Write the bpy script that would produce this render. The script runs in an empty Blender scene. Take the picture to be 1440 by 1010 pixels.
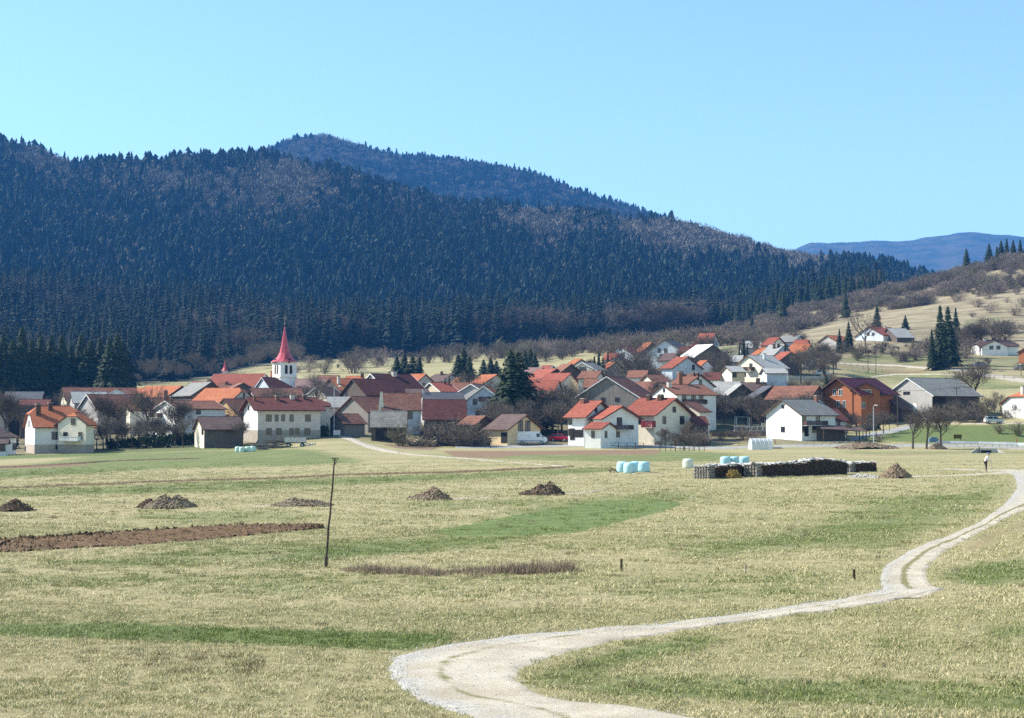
import bpy, math, random
import numpy as np
from mathutils import Vector, Matrix

random.seed(7)
RNG = np.random.default_rng(7)
R = math.radians
sc = bpy.context.scene
col = sc.collection

# ------------------------------------------------------------------ camera, sky, sun, exposure
F = 2400.0                      # focal length in photograph pixels
EYE = 4.4
PITCH = math.atan(92 / F)
cam = bpy.data.cameras.new('camera')
cam.lens = 60
cam.sensor_width = 36
cam.clip_start = 0.5
cam.clip_end = 30000
co = bpy.data.objects.new('camera', cam)
co.location = (0, 0, EYE)
co.rotation_euler = (R(90) + PITCH, 0, 0)
col.objects.link(co)
sc.camera = co

SUN_EL, SUN_AZ = 40.0, -76.0    # azimuth from +Y (view direction), negative = left
world = bpy.data.worlds.new('World')
sc.world = world
world.use_nodes = True
wn = world.node_tree
bg = wn.nodes['Background']
sky = wn.nodes.new('ShaderNodeTexSky')
sky.sky_type = 'NISHITA'
sky.sun_disc = False
sky.sun_elevation = R(SUN_EL)
sky.sun_rotation = R(SUN_AZ)
sky.altitude = 600
sky.air_density = 1.0
sky.dust_density = 0.0
sky.ozone_density = 3.0
tint = wn.nodes.new('ShaderNodeMix'); tint.data_type = 'RGBA'; tint.blend_type = 'MULTIPLY'; tint.inputs[0].default_value = 1.0
tint.inputs[7].default_value = (1.38, 1.41, 1.20, 1)      # the clear pale cyan of this spring sky
wn.links.new(sky.outputs[0], tint.inputs[6]); wn.links.new(tint.outputs[2], bg.inputs[0])
bg.inputs[1].default_value = 0.095
sl = bpy.data.lights.new('sun', 'SUN')
sl.energy = 5.0
sl.angle = R(0.53)
sl.color = (1.0, 0.94, 0.83)
so = bpy.data.objects.new('sun', sl)
tosun = Vector((math.sin(R(SUN_AZ)) * math.cos(R(SUN_EL)), math.cos(R(SUN_AZ)) * math.cos(R(SUN_EL)), math.sin(R(SUN_EL))))
so.rotation_euler = tosun.to_track_quat('Z', 'Y').to_euler()
col.objects.link(so)
sc.view_settings.view_transform = 'Standard'
sc.view_settings.look = 'None'
sc.view_settings.exposure = 0.95
sc.view_settings.gamma = 1
sc.render.engine = 'CYCLES'
sc.cycles.max_bounces = 5
sc.cycles.diffuse_bounces = 2
sc.cycles.transparent_max_bounces = 6
sc.cycles.volume_bounces = 1
sc.cycles.use_denoising = False
sc.cycles.denoiser = 'OPENIMAGEDENOISE'
sc.cycles.denoising_input_passes = 'RGB_ALBEDO_NORMAL'
sc.cycles.use_adaptive_sampling = True
sc.cycles.adaptive_threshold = 0.02

# ------------------------------------------------------------------ helpers
def tag(o, label=None, cat=None, group=None, kind=None):
    if label: o['label'] = label
    if cat: o['category'] = cat
    if group: o['group'] = group
    if kind: o['kind'] = kind
    return o

def newmesh(name, v, f, mats=(), midx=None, smooth=False):
    m = bpy.data.meshes.new(name)
    m.from_pydata([tuple(p) for p in v], [], f)
    for x in (mats if isinstance(mats, (list, tuple)) else [mats]):
        m.materials.append(x)
    if midx is not None:
        m.polygons.foreach_set('material_index', midx)
    if smooth:
        m.polygons.foreach_set('use_smooth', [True] * len(m.polygons))
    return m

def link(name, data, parent=None, loc=None, rot=None, scale=None):
    o = bpy.data.objects.new(name, data)
    col.objects.link(o)
    if parent is not None: o.parent = parent
    if loc is not None: o.location = loc
    if rot is not None: o.rotation_euler = rot
    if scale is not None: o.scale = scale if hasattr(scale, '__len__') else (scale,) * 3
    return o

def empty(name, loc, rz=0, scale=1):
    o = link(name, None, None, loc, (0, 0, rz), scale)
    o.empty_display_size = 0.3
    return o

class MB:
    """collects simple solids into one mesh"""
    def __init__(s): s.v = []; s.f = []; s.m = []
    def add(s, v, f, mi=0):
        n = len(s.v); s.v += [tuple(p) for p in v]; s.f += [tuple(i + n for i in q) for q in f]; s.m += [mi] * len(f)
    def box(s, x0, x1, y0, y1, z0, z1, mi=0, M=None):
        v = [Vector(p) for p in ((x0,y0,z0),(x1,y0,z0),(x1,y1,z0),(x0,y1,z0),(x0,y0,z1),(x1,y0,z1),(x1,y1,z1),(x0,y1,z1))]
        if M is not None: v = [M @ p for p in v]
        s.add(v, [(0,3,2,1),(4,5,6,7),(0,1,5,4),(1,2,6,5),(2,3,7,6),(3,0,4,7)], mi)
    def tube(s, a, b, r0, r1, n=6, mi=0, cap=True):
        a = Vector(a); b = Vector(b); d = (b - a)
        if d.length < 1e-6: return
        q = d.to_track_quat('Z', 'Y')
        v = []
        for P, r in ((a, r0), (b, r1)):
            for i in range(n):
                t = 2 * math.pi * i / n
                v.append(P + q @ Vector((r * math.cos(t), r * math.sin(t), 0)))
        f = [(i, (i + 1) % n, n + (i + 1) % n, n + i) for i in range(n)]
        if cap: f += [tuple(range(n - 1, -1, -1)), tuple(range(n, 2 * n))]
        s.add(v, f, mi)
    def lathe(s, prof, n=16, mi=0, M=None, squash=1.0):
        v = []
        for r, z in prof:
            for i in range(n):
                t = 2 * math.pi * i / n
                p = Vector((r * math.cos(t), r * math.sin(t) * squash, z))
                v.append(M @ p if M is not None else p)
        f = []
        for k in range(len(prof) - 1):
            for i in range(n):
                f.append((k*n+i, k*n+(i+1) % n, (k+1)*n+(i+1) % n, (k+1)*n+i))
        f.append(tuple(range(n - 1, -1, -1))); f.append(tuple(range((len(prof)-1)*n, len(prof)*n)))
        s.add(v, f, mi)
    def mesh(s, name, mats, smooth=False): return newmesh(name, s.v, s.f, mats, s.m, smooth)
    def build(s, name, mats, parent=None, loc=None, rot=None, smooth=False):
        return link(name, s.mesh(name, mats, smooth), parent, loc, rot)

# ------------------------------------------------------------------ materials
def nodes(m): return m.node_tree.nodes, m.node_tree.links
def base_mat(name, rough=0.9):
    m = bpy.data.materials.new(name); m.use_nodes = True
    n, l = nodes(m)
    b = n['Principled BSDF']
    b.inputs['Roughness'].default_value = rough
    b.inputs['Specular IOR Level'].default_value = 0.2
    return m, n, l, b
def mixc(n, l, fac, a, b):
    x = n.new('ShaderNodeMix'); x.data_type = 'RGBA'
    for inp, val in ((x.inputs[0], fac), (x.inputs[6], a), (x.inputs[7], b)):
        if hasattr(val, 'is_linked') or isinstance(val, bpy.types.NodeSocket): l.new(val, inp)
        elif hasattr(val, '__len__'): inp.default_value = (*val[:3], 1)
        else: inp.default_value = val
    return x.outputs[2]
def mathn(n, l, op, a, b=0.0, clamp=False):
    x = n.new('ShaderNodeMath'); x.operation = op; x.use_clamp = clamp
    for inp, val in ((x.inputs[0], a), (x.inputs[1], b)):
        if isinstance(val, bpy.types.NodeSocket): l.new(val, inp)
        else: inp.default_value = val
    return x.outputs[0]
def noisen(n, l, vec, scale, detail=4, rough=0.6, stretch=None):
    t = n.new('ShaderNodeTexNoise'); t.inputs['Scale'].default_value = scale
    t.inputs['Detail'].default_value = detail; t.inputs['Roughness'].default_value = rough
    if stretch is not None:
        mp = n.new('ShaderNodeMapping'); mp.inputs['Scale'].default_value = stretch
        l.new(vec, mp.inputs[0]); vec = mp.outputs[0]
    l.new(vec, t.inputs['Vector'])
    return t.outputs[0]
def ramp(n, l, fac, lo, hi):
    x = n.new('ShaderNodeMapRange'); x.inputs[1].default_value = lo; x.inputs[2].default_value = hi
    x.interpolation_type = 'SMOOTHSTEP'
    l.new(fac, x.inputs[0]); return x.outputs[0]
def coord(n, kind='Object'):
    return n.new('ShaderNodeTexCoord').outputs[kind]
def bump(n, l, b, h, dist=0.05, strength=0.6):
    x = n.new('ShaderNodeBump'); x.inputs['Distance'].default_value = dist; x.inputs['Strength'].default_value = strength
    l.new(h, x.inputs['Height']); l.new(x.outputs[0], b.inputs['Normal'])

MATS = {}
def noisy(name, a, b, scale=2.0, rough=0.9, bmp=0.0, rnd=0.12, detail=5, stretch=None):
    if name in MATS: return MATS[name]
    m, n, l, p = base_mat(name, rough)
    c = coord(n)
    f = ramp(n, l, noisen(n, l, c, scale, detail, 0.65, stretch), 0.3, 0.7)
    o = mixc(n, l, f, a, b)
    oi = n.new('ShaderNodeObjectInfo')
    hs = n.new('ShaderNodeHueSaturation')
    v = n.new('ShaderNodeMapRange'); v.inputs[3].default_value = 1 - rnd; v.inputs[4].default_value = 1 + rnd
    l.new(oi.outputs['Random'], v.inputs[0]); l.new(v.outputs[0], hs.inputs['Value']); l.new(o, hs.inputs['Color'])
    l.new(hs.outputs[0], p.inputs['Base Color'])
    if bmp: bump(n, l, p, f, bmp)
    MATS[name] = m
    return m

def roof_mat(name, a, b, moss=0.15, mosscol=(0.17, 0.15, 0.10), course=0.55, rough=0.85, depth=0.08):
    """tiled or sheeted roof: courses by height, tile-to-tile colour, weathering patches"""
    m, n, l, p = base_mat(name, rough)
    c = coord(n)
    tile = n.new('ShaderNodeTexVoronoi'); tile.inputs['Scale'].default_value = 2.0
    l.new(c, tile.inputs['Vector'])
    tv = n.new('ShaderNodeSeparateColor'); l.new(tile.outputs['Color'], tv.inputs[0])
    big = noisen(n, l, c, 0.55, 6, 0.8)
    f = mathn(n, l, 'ADD', mathn(n, l, 'MULTIPLY', tv.outputs[0], 0.6), mathn(n, l, 'MULTIPLY', ramp(n, l, big, 0.38, 0.62), 0.7))
    o = mixc(n, l, f, a, b)
    ms = ramp(n, l, noisen(n, l, c, 1.1, 6, 0.75), 0.62 - moss * 0.5, 0.72)
    o = mixc(n, l, mathn(n, l, 'MULTIPLY', ms, min(1, moss * 4)), o, mosscol)
    sep = n.new('ShaderNodeSeparateXYZ'); l.new(c, sep.inputs[0])
    w = mathn(n, l, 'FRACT', mathn(n, l, 'DIVIDE', sep.outputs[2], course * 0.6))
    line = ramp(n, l, w, 0.0, 0.25)
    dk = mixc(n, l, mathn(n, l, 'SUBTRACT', 1.0, line), o, tuple(x * 0.55 for x in a))
    oi = n.new('ShaderNodeObjectInfo'); hs = n.new('ShaderNodeHueSaturation')
    v = n.new('ShaderNodeMapRange'); v.inputs[3].default_value = 0.85; v.inputs[4].default_value = 1.15
    l.new(oi.outputs['Random'], v.inputs[0]); l.new(v.outputs[0], hs.inputs['Value']); l.new(dk, hs.inputs['Color'])
    l.new(hs.outputs[0], p.inputs['Base Color'])
    bump(n, l, p, mathn(n, l, 'ADD', w, mathn(n, l, 'MULTIPLY', tv.outputs[1], 0.5)), depth)
    return m

ROOF = {
 'orange': roof_mat('orange_clay_tiles', (0.33, 0.095, 0.042), (0.42, 0.15, 0.07), 0.10),
 'red':    roof_mat('red_clay_tiles', (0.235, 0.060, 0.040), (0.32, 0.095, 0.06), 0.08),
 'old':    roof_mat('old_clay_tiles', (0.15, 0.062, 0.043), (0.27, 0.115, 0.075), 0.24, (0.13, 0.11, 0.08)),
 'mossy':  roof_mat('mossy_clay_tiles', (0.10, 0.040, 0.030), (0.20, 0.085, 0.060), 0.30, (0.12, 0.10, 0.07)),
 'brown':  roof_mat('brown_tiles', (0.085, 0.055, 0.050), (0.13, 0.085, 0.075), 0.14, (0.10, 0.09, 0.075)),
 'maroon': roof_mat('maroon_tiles', (0.060, 0.018, 0.018), (0.105, 0.034, 0.030), 0.12, (0.08, 0.06, 0.05)),
 'wine':   roof_mat('wine_red_sheeting', (0.055, 0.008, 0.016), (0.08, 0.014, 0.024), 0.0, rough=0.5),
 'rust':   roof_mat('rust_brown_tiles', (0.105, 0.032, 0.026), (0.15, 0.052, 0.042), 0.10, (0.10, 0.07, 0.055)),
 'pinkish':roof_mat('faded_pink_tiles', (0.20, 0.115, 0.10), (0.30, 0.19, 0.17), 0.20, (0.16, 0.14, 0.12)),
 'grey':   roof_mat('grey_fibre_cement', (0.16, 0.16, 0.155), (0.24, 0.235, 0.22), 0.22, (0.12, 0.115, 0.10)),
 'light':  roof_mat('pale_fibre_cement', (0.27, 0.27, 0.26), (0.38, 0.375, 0.36), 0.20, (0.20, 0.19, 0.175)),
 'white':  roof_mat('whitish_sheet_roof', (0.70, 0.70, 0.68), (0.80, 0.80, 0.78), 0.03, (0.6, 0.6, 0.57)),
 'slate':  roof_mat('dark_slate_sheets', (0.07, 0.075, 0.09), (0.11, 0.11, 0.125), 0.10),
 'shake':  roof_mat('weathered_grey_slabs', (0.13, 0.125, 0.11), (0.27, 0.255, 0.23), 0.28, (0.10, 0.09, 0.075)),
}
def wallm(name, a, k=0.86, rnd=0.04, scale=0.9):
    return noisy(name, a, tuple(x * k for x in a), scale, 0.92, 0.0, rnd)
WALL = {
 'white': wallm('white_render', (0.79, 0.78, 0.75), 0.86, 0.05, 0.5),
 'cream': wallm('cream_render', (0.74, 0.67, 0.54)),
 'pink':  wallm('pale_pinkish_render', (0.66, 0.58, 0.52)),
 'yellow':wallm('yellow_ochre_render', (0.68, 0.53, 0.32)),
 'beige': wallm('beige_render', (0.56, 0.47, 0.36)),
 'orange':wallm('orange_render', (0.34, 0.125, 0.055), 0.8, 0.04, 3.0),
 'greyr': wallm('grey_render', (0.40, 0.38, 0.36)),
 'blue':  wallm('blue_grey_and_shaded_white_render', (0.52, 0.57, 0.62)),  # blue-grey render; on some white walls the colour stands in for shade
 'stone': wallm('old_stone_plaster', (0.42, 0.38, 0.33), 0.6, 0.08, 2.5),
 'wood':  noisy('weathered_dark_boards', (0.075, 0.058, 0.047), (0.13, 0.105, 0.088), 1.0, 0.9, 0.02, 0.15, 6, (6, 6, 0.4)),
 'gwood': noisy('silver_grey_boards', (0.17, 0.15, 0.13), (0.26, 0.235, 0.21), 1.0, 0.9, 0.02, 0.1, 6, (6, 6, 0.4)),
 'ywood': noisy('fresh_yellow_boards', (0.58, 0.38, 0.17), (0.50, 0.31, 0.13), 1.0, 0.8, 0.02, 0.05, 6, (6, 6, 0.4)),
}
M_frame = noisy('window_frame_paint', (0.13, 0.10, 0.08), (0.09, 0.07, 0.055), 3, 0.6)
M_whitef = noisy('white_frame_paint', (0.8, 0.8, 0.78), (0.7, 0.7, 0.68), 3, 0.6)
M_brown = noisy('brown_stained_wood', (0.10, 0.055, 0.035), (0.07, 0.04, 0.025), 3, 0.7)
M_dark = noisy('dark_opening', (0.02, 0.018, 0.016), (0.03, 0.027, 0.024), 3, 0.9)
M_brick = noisy('chimney_brick', (0.24, 0.11, 0.075), (0.16, 0.08, 0.06), 4, 0.9)
M_plaster = noisy('chimney_plaster', (0.55, 0.5, 0.45), (0.4, 0.36, 0.33), 2, 0.9)
M_metal = noisy('galvanised_metal', (0.50, 0.52, 0.54), (0.40, 0.42, 0.44), 2, 0.45)
M_conc = noisy('pale_concrete', (0.50, 0.48, 0.44), (0.38, 0.36, 0.33), 1.5, 0.9, 0.02)
M_glass, _n, _l, _b = base_mat('window_glass', 0.12)
_b.inputs['Base Color'].default_value = (0.02, 0.026, 0.035, 1); _b.inputs['Specular IOR Level'].default_value = 0.5
M_bark = noisy('grey_brown_bark', (0.105, 0.082, 0.062), (0.065, 0.05, 0.04), 3, 0.95, 0.02)
M_twig = noisy('bare_twigs', (0.155, 0.128, 0.102), (0.105, 0.086, 0.07), 0.6, 0.95, 0, 0.22)
M_twigf = noisy('far_grey_twigs', (0.185, 0.165, 0.135), (0.12, 0.11, 0.09), 0.05, 0.95, 0, 0.25)
M_twigp = noisy('purplish_scrub_twigs', (0.235, 0.185, 0.15), (0.165, 0.128, 0.105), 0.5, 0.95, 0, 0.2)
M_twigg = noisy('greenish_budding_twigs', (0.19, 0.17, 0.10), (0.14, 0.12, 0.08), 0.6, 0.95, 0, 0.15)
M_ivy = noisy('dark_hedge_leaves', (0.035, 0.05, 0.022), (0.055, 0.07, 0.03), 1.2, 0.9, 0, 0.15)
def leafy(name, a, b, pw=1.0):
    m, n, l, p = base_mat(name, 0.85)
    geo = n.new('ShaderNodeNewGeometry')
    oi = n.new('ShaderNodeObjectInfo')
    r = mathn(n, l, 'FRACT', mathn(n, l, 'ADD', geo.outputs['Random Per Island'], oi.outputs['Random']))
    v = mathn(n, l, 'ADD', mathn(n, l, 'MULTIPLY', r, 0.45), mathn(n, l, 'MULTIPLY', oi.outputs['Random'], 0.55))
    if pw != 1: v = mathn(n, l, 'POWER', v, pw)
    l.new(mixc(n, l, v, a, b), p.inputs['Base Color'])
    return m
M_spruce = leafy('spruce_needles', (0.012, 0.024, 0.012), (0.040, 0.054, 0.022))
M_sprucef = leafy('forest_spruce_needles', (0.004, 0.013, 0.011), (0.034, 0.054, 0.036), 2.2)

# ------------------------------------------------------------------ terrain
def etan(py): return math.tan(PITCH + math.atan((505 - py) / F))
def zof(py, D): return EYE + etan(py) * D
def etan_np(py): return np.tan(PITCH + np.arctan((505 - np.asarray(py, float)) / F))
def PY(D, pts): return (D, [p[0] for p in pts], [EYE + etan(p[1]) * D for p in pts])
RIDGE = [(-500,180),(-300,192),(0,213),(50,222),(100,236),(160,241),(220,246),(300,246),(350,240),(400,243),(450,255),(500,262),(560,276),
         (600,285),(650,298),(700,306),(800,314),(860,322),(900,328),(960,335),(1000,342),(1050,350),(1100,360),(1150,374),(1200,382),(1250,390),(1300,402),(1440,435),(1900,470)]
RIDGE = [(x, y + 9 + 7 * min(1, max(0, (x - 950) / 150))) for x, y in RIDGE]
NEAR2 = [(-500,425),(-300,430),(0,437),(100,446),(200,458),(300,468),(450,483),(600,487),(800,483),(950,483),(1050,476),(1150,455),(1250,438),(1350,416),(1440,398),(1900,340)]
TN = [
 (0.0, [0], [0.0]), (60.0, [0], [0.0]), (110.0, [0, 300, 600], [-0.15, 0, 0]),
 (200.0, [-300, 0, 300, 600, 1440], [-1.0, -0.9, -0.4, 0, 0]),
 (260.0, [-300, 0, 300, 450, 600, 1440], [-1.4, -1.3, -0.6, 0.1, 0, 0]),
 PY(320, [(-300,642),(0,641),(150,638),(300,632),(420,626),(480,619),(530,625),(600,632),(800,631),(1000,633),(1200,632),(1440,632)]),
 PY(345, [(-300,636),(0,634),(150,630),(300,625),(400,616),(480,612),(540,616),(600,620),(700,622),(800,624),(900,624),(1000,626),(1100,619),(1200,621),(1300,616),(1440,612)]),
 PY(380, [(-300,622),(0,618),(300,610),(450,600),(600,602),(800,602),(900,600),(1000,596),(1100,600),(1200,597),(1300,592),(1440,585)]),
 PY(430, [(-300,605),(0,600),(300,590),(450,581),(600,581),(800,576),(950,566),(1050,542),(1150,545),(1250,556),(1350,556),(1440,553)]),
 PY(500, [(-300,590),(0,580),(300,572),(450,560),(600,556),(800,543),(950,523),(1050,511),(1150,515),(1250,528),(1350,518),(1440,520)]),
 PY(600, [(-300,570),(0,560),(300,550),(450,535),(600,530),(800,519),(950,498),(1050,491),(1150,487),(1250,480),(1350,485),(1440,480)]),
 PY(700, [(-300,545),(0,540),(300,535),(400,518),(600,513),(800,503),(950,488),(1050,477),(1150,470),(1250,455),(1350,450),(1440,445)]),
 PY(850, [(-300,515),(0,515),(300,512),(600,505),(800,496),(950,480),(1050,464),(1150,446),(1250,428),(1350,408),(1440,392),(1900,330)]),
 PY(950, [(-300,500),(0,500),(300,500),(600,499),(800,490),(950,475),(1050,455),(1150,433),(1250,412),(1350,387),(1440,366),(1900,290)]),
 PY(1120, NEAR2),
 PY(1350, [(-500,425),(0,432),(100,438),(200,444),(300,452),(450,462),(600,465),(800,462),(950,460),(1150,455),(1440,440),(1900,400)]),
 PY(1700, [(x, y + (450 - y) * 0.44) for x, y in RIDGE]),
 PY(2000, RIDGE),
 PY(2300, [(x, y + 30) for x, y in RIDGE]),
 PY(2800, [(x, 420) for x in (0, 1440)]),
 PY(3500, [(-500,330),(100,300),(200,270),(330,240),(380,220),(410,207),(450,202),(500,214),(560,229),(600,234),(650,240),(700,248),(750,257),(800,274),(850,292),(900,308),(950,323),(1000,340),(1100,375),(1200,410),(1900,450)]),
 PY(4200, [(0, 440), (1440, 470)]),
 PY(6000, [(0, 430), (1440, 420)]),
 PY(7500, [(-500,420),(900,410),(1000,395),(1080,372),(1120,352),(1140,343),(1165,347),(1200,344),(1250,340),(1285,340),(1310,337),(1350,331),(1375,330),(1410,333),(1440,337),(1600,330),(1900,350)]),
 PY(8200, [(0, 450), (1440, 450)]),
]
TD = np.array([t[0] for t in TN])
def und(x, y):
    near = np.clip((y - 8) / 60, 0, 1)
    a = 0.10 * np.sin(x * 0.09 + 0.7 + 0.02 * y) * np.sin(y * 0.055 + 1.1) + 0.05 * np.sin(x * 0.23 + y * 0.11) + 0.02 * np.sin(x * 0.9 + 1.3 * np.sin(y * 0.4)) * np.sin(y * 0.7)
    far = np.clip((y - 900) / 500, 0, 1)
    b = far * (y / 2000) * (7 * np.sin(x * 0.013 + y * 0.004 + 1) * np.sin(y * 0.006 + x * 0.003) + 3 * np.sin(x * 0.031 - y * 0.009) + 1.5 * np.sin(x * 0.07 + y * 0.03))
    c = 0.02 * np.sin(x * 2.3 + y) * np.sin(y * 1.7 - x)
    return a * near + c + b * np.where(y > 2600, 0.22, 1.0)
def terr(x, y):
    """terrain height at world x, y (vectorised): monotone cubic in depth through the measured sections"""
    x = np.atleast_1d(np.asarray(x, float)); y = np.atleast_1d(np.asarray(y, float))
    px = 720 + F * x / np.maximum(y, 1.0)
    Z = np.empty((len(TN), x.size))
    for k, (d, xs, zs) in enumerate(TN):
        Z[k] = np.interp(px, xs, zs)
        if d >= 110 and len(xs) > 1:    # soften the kinks
            Z[k] = (Z[k] + np.interp(px - 25, xs, zs) + np.interp(px + 25, xs, zs)) / 3 if d < 1500 else Z[k]
    h = np.diff(TD)[:, None]
    dl = np.diff(Z, axis=0) / h
    m = np.zeros_like(Z)
    w1 = 2 * h[1:] + h[:-1]; w2 = h[1:] + 2 * h[:-1]
    same = dl[:-1] * dl[1:] > 0
    with np.errstate(divide='ignore', invalid='ignore'):
        hm = (w1 + w2) / (w1 / dl[:-1] + w2 / dl[1:])
    m[1:-1] = np.where(same, hm, 0)
    m[0] = dl[0]; m[-1] = dl[-1]
    i = np.clip(np.searchsorted(TD, y, side='right') - 1, 0, len(TD) - 2)
    j = np.arange(x.size)
    H = (TD[i + 1] - TD[i]); t = np.clip((y - TD[i]) / H, 0, 1)
    z = (2*t**3-3*t**2+1)*Z[i, j] + (t**3-2*t**2+t)*H*m[i, j] + (-2*t**3+3*t**2)*Z[i+1, j] + (t**3-t**2)*H*m[i+1, j]
    return z + und(x, y)
def th(x, y): return float(terr(x, y)[0])
def xof(px, D): return (px - 720) / F * D
def project(x, y, z):
    """world -> photograph pixels"""
    dz = z - EYE
    fw = y * math.cos(PITCH) + dz * math.sin(PITCH); up = -y * math.sin(PITCH) + dz * math.cos(PITCH)
    return 720 + F * x / fw, 505 - F * up / fw
def at(px, D, dz=0.0):
    x = xof(px, D)
    return Vector((x, D, th(x, D) + dz))
_DS = np.exp(np.linspace(math.log(12), math.log(2100), 1800))
def ground(px, py, dmin=12):
    """first point of the terrain seen at a photograph pixel"""
    ds = _DS[_DS >= dmin]
    z = terr(xof(px, ds), ds)
    ray = EYE + etan(py) * ds
    hit = np.nonzero(z >= ray)[0]
    if len(hit) == 0: k = len(ds) - 1
    else: k = hit[0]
    if k > 0:
        a = ray[k-1] - z[k-1]; b = z[k] - ray[k]
        t = a / (a + b) if a + b > 0 else 0
        D = ds[k-1] + (ds[k] - ds[k-1]) * t
    else: D = ds[0]
    x = xof(px, D)
    return Vector((x, D, th(x, D)))

def inpoly(px, py, poly):
    px = np.asarray(px); py = np.asarray(py)
    r = np.zeros(px.shape, bool)
    n = len(poly)
    for i in range(n):
        x0, y0 = poly[i]; x1, y1 = poly[(i + 1) % n]
        c = ((y0 > py) != (y1 > py))
        with np.errstate(divide='ignore', invalid='ignore'):
            r ^= c & (px < (x1 - x0) * (py - y0) / ((y1 - y0) if y1 != y0 else 1e-9) + x0)
    return r
def soft(px, py, poly, sx, sy):
    """soft mask of a polygon with blurred edges"""
    acc = np.zeros(np.shape(px))
    offs = [(-1,-.6),(-.5,.8),(0,0),(.5,-.8),(1,.6),(0,-1),(0,1),(.2,.4),(-.3,-.3)]
    for a, b in offs: acc += inpoly(px + a * sx, py + b * sy, poly)
    return acc / len(offs)

# regions traced on the ground: (polygon, strength, blur x, blur y)
GREEN = [
 ([(-40,879),(160,876),(330,883),(520,888),(650,893),(575,917),(430,909),(250,903),(-40,893)], 1.0, 20, 3),
 ([(735,958),(790,936),(900,905),(1000,890),(1010,905),(880,935),(800,975),(1000,985),(1500,1004),(1500,975),(1100,968),(900,958)], 0.7, 25, 6),
 ([(740,965),(760,945),(1500,965),(1500,985),(1000,975)], 0.6, 20, 5),
 ([(330,800),(420,770),(620,752),(760,752),(700,768),(520,785)], 0.8, 40, 5),
 ([(0,795),(300,770),(480,765),(460,785),(200,800)], 0.6, 40, 5),
 ([(1310,815),(1370,790),(1500,778),(1500,812),(1400,828)], 0.75, 25, 5),
 ([(1380,880),(1500,870),(1500,893),(1390,900)], 0.6, 25, 5),
 ([(900,775),(1100,745),(1240,700),(1440,672),(1380,715),(1300,750),(1240,780),(1150,770),(1000,790)], 0.65, 40, 9),
 ([(150,637),(440,630),(500,645),(520,652),(430,655),(250,660),(-40,676),(-40,660),(60,650)], 0.75, 30, 2),
 ([(-40,641),(160,637),(170,641),(-40,647)], 1.0, 10, 1),
 ([(-40,690),(300,678),(700,663),(860,655),(860,665),(600,678),(300,692),(-40,700)], 0.7, 40, 2),
 ([(560,640),(700,638),(930,632),(1050,637),(1020,650),(830,650),(700,646)], 0.7, 20, 2),
 ([(150,722),(350,715),(480,722),(400,735),(250,738)], 0.55, 40, 4),
 ([(500,715),(640,700),(780,700),(760,712),(600,722)], 0.45, 40, 3),
 ([(680,720),(850,695),(960,690),(1000,700),(830,715),(760,728)], 0.6, 25, 4),
 ([(-40,815),(200,808),(520,815),(700,830),(500,845),(100,838)], 0.35, 50, 8),
 ([(830,830),(1100,815),(1220,830),(1150,850),(950,855)], 0.45, 40, 8),
 ([(1280,598),(1330,598),(1440,597),(1500,597),(1500,622),(1300,624),(1200,618),(1240,612)], 1.0, 8, 1),
 ([(1160,632),(1240,634),(1500,634),(1500,640),(1200,640)], 0.5, 20, 1),
 ([(980,560),(1080,560),(1090,610),(1000,612),(975,590)], 0.8, 10, 3),
 ([(1085,532),(1160,530),(1180,545),(1140,545),(1090,542)], 0.9, 10, 2),
 ([(1180,520),(1320,522),(1440,540),(1500,545),(1400,550),(1300,540),(1200,532)], 0.6, 20, 3),
 ([(1160,505),(1300,490),(1330,470),(1340,500),(1300,515),(1180,512)], 0.6, 20, 4),
 ([(1340,500),(1500,500),(1500,520),(1350,518)], 0.5, 15, 3),
 ([(1340,455),(1400,440),(1420,450),(1360,465)], 0.5, 15, 4),
 ([(660,595),(790,590),(790,606),(680,606)], 0.9, 8, 2),
 ([(80,620),(260,616),(340,625),(440,630),(150,640)], 0.8, 8, 2),
 ([(1020,485),(1060,487),(1010,515),(990,505)], 0.7, 6, 3),
]
SOIL = [
 ([(618,634),(745,634),(930,632),(925,640),(740,640),(690,645),(640,643)], 0.75, 10, 1.5),
 ([(-40,656),(90,652),(150,652),(90,657),(-40,661)], 0.7, 20, 1),
 ([(1150,641),(1280,637),(1360,640),(1250,642)], 0.4, 15, 1),
 ([(530,624),(620,625),(615,634),(560,632)], 0.6, 6, 1.5),
 ([(1080,595),(1180,592),(1190,618),(1085,620)], 0.6, 8, 3),
 ([(1090,524),(1290,530),(1290,538),(1180,536)], 0.35, 10, 2),
 ([(1240,520),(1310,520),(1300,527),(1230,527)], 0.5, 10, 2),
 ([(1345,770),(1400,742),(1445,725),(1450,738),(1405,760),(1360,790)], 0.42, 14, 6),
 ([(1225,835),(1330,826),(1345,832),(1290,846)], 0.35, 6, 2),
 ([(200,922),(300,918),(345,928),(300,940),(210,938)], 0.32, 25, 5),
 ([(340,268),(400,300),(345,300),(300,285)], 0.0, 5, 5),
]
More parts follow.
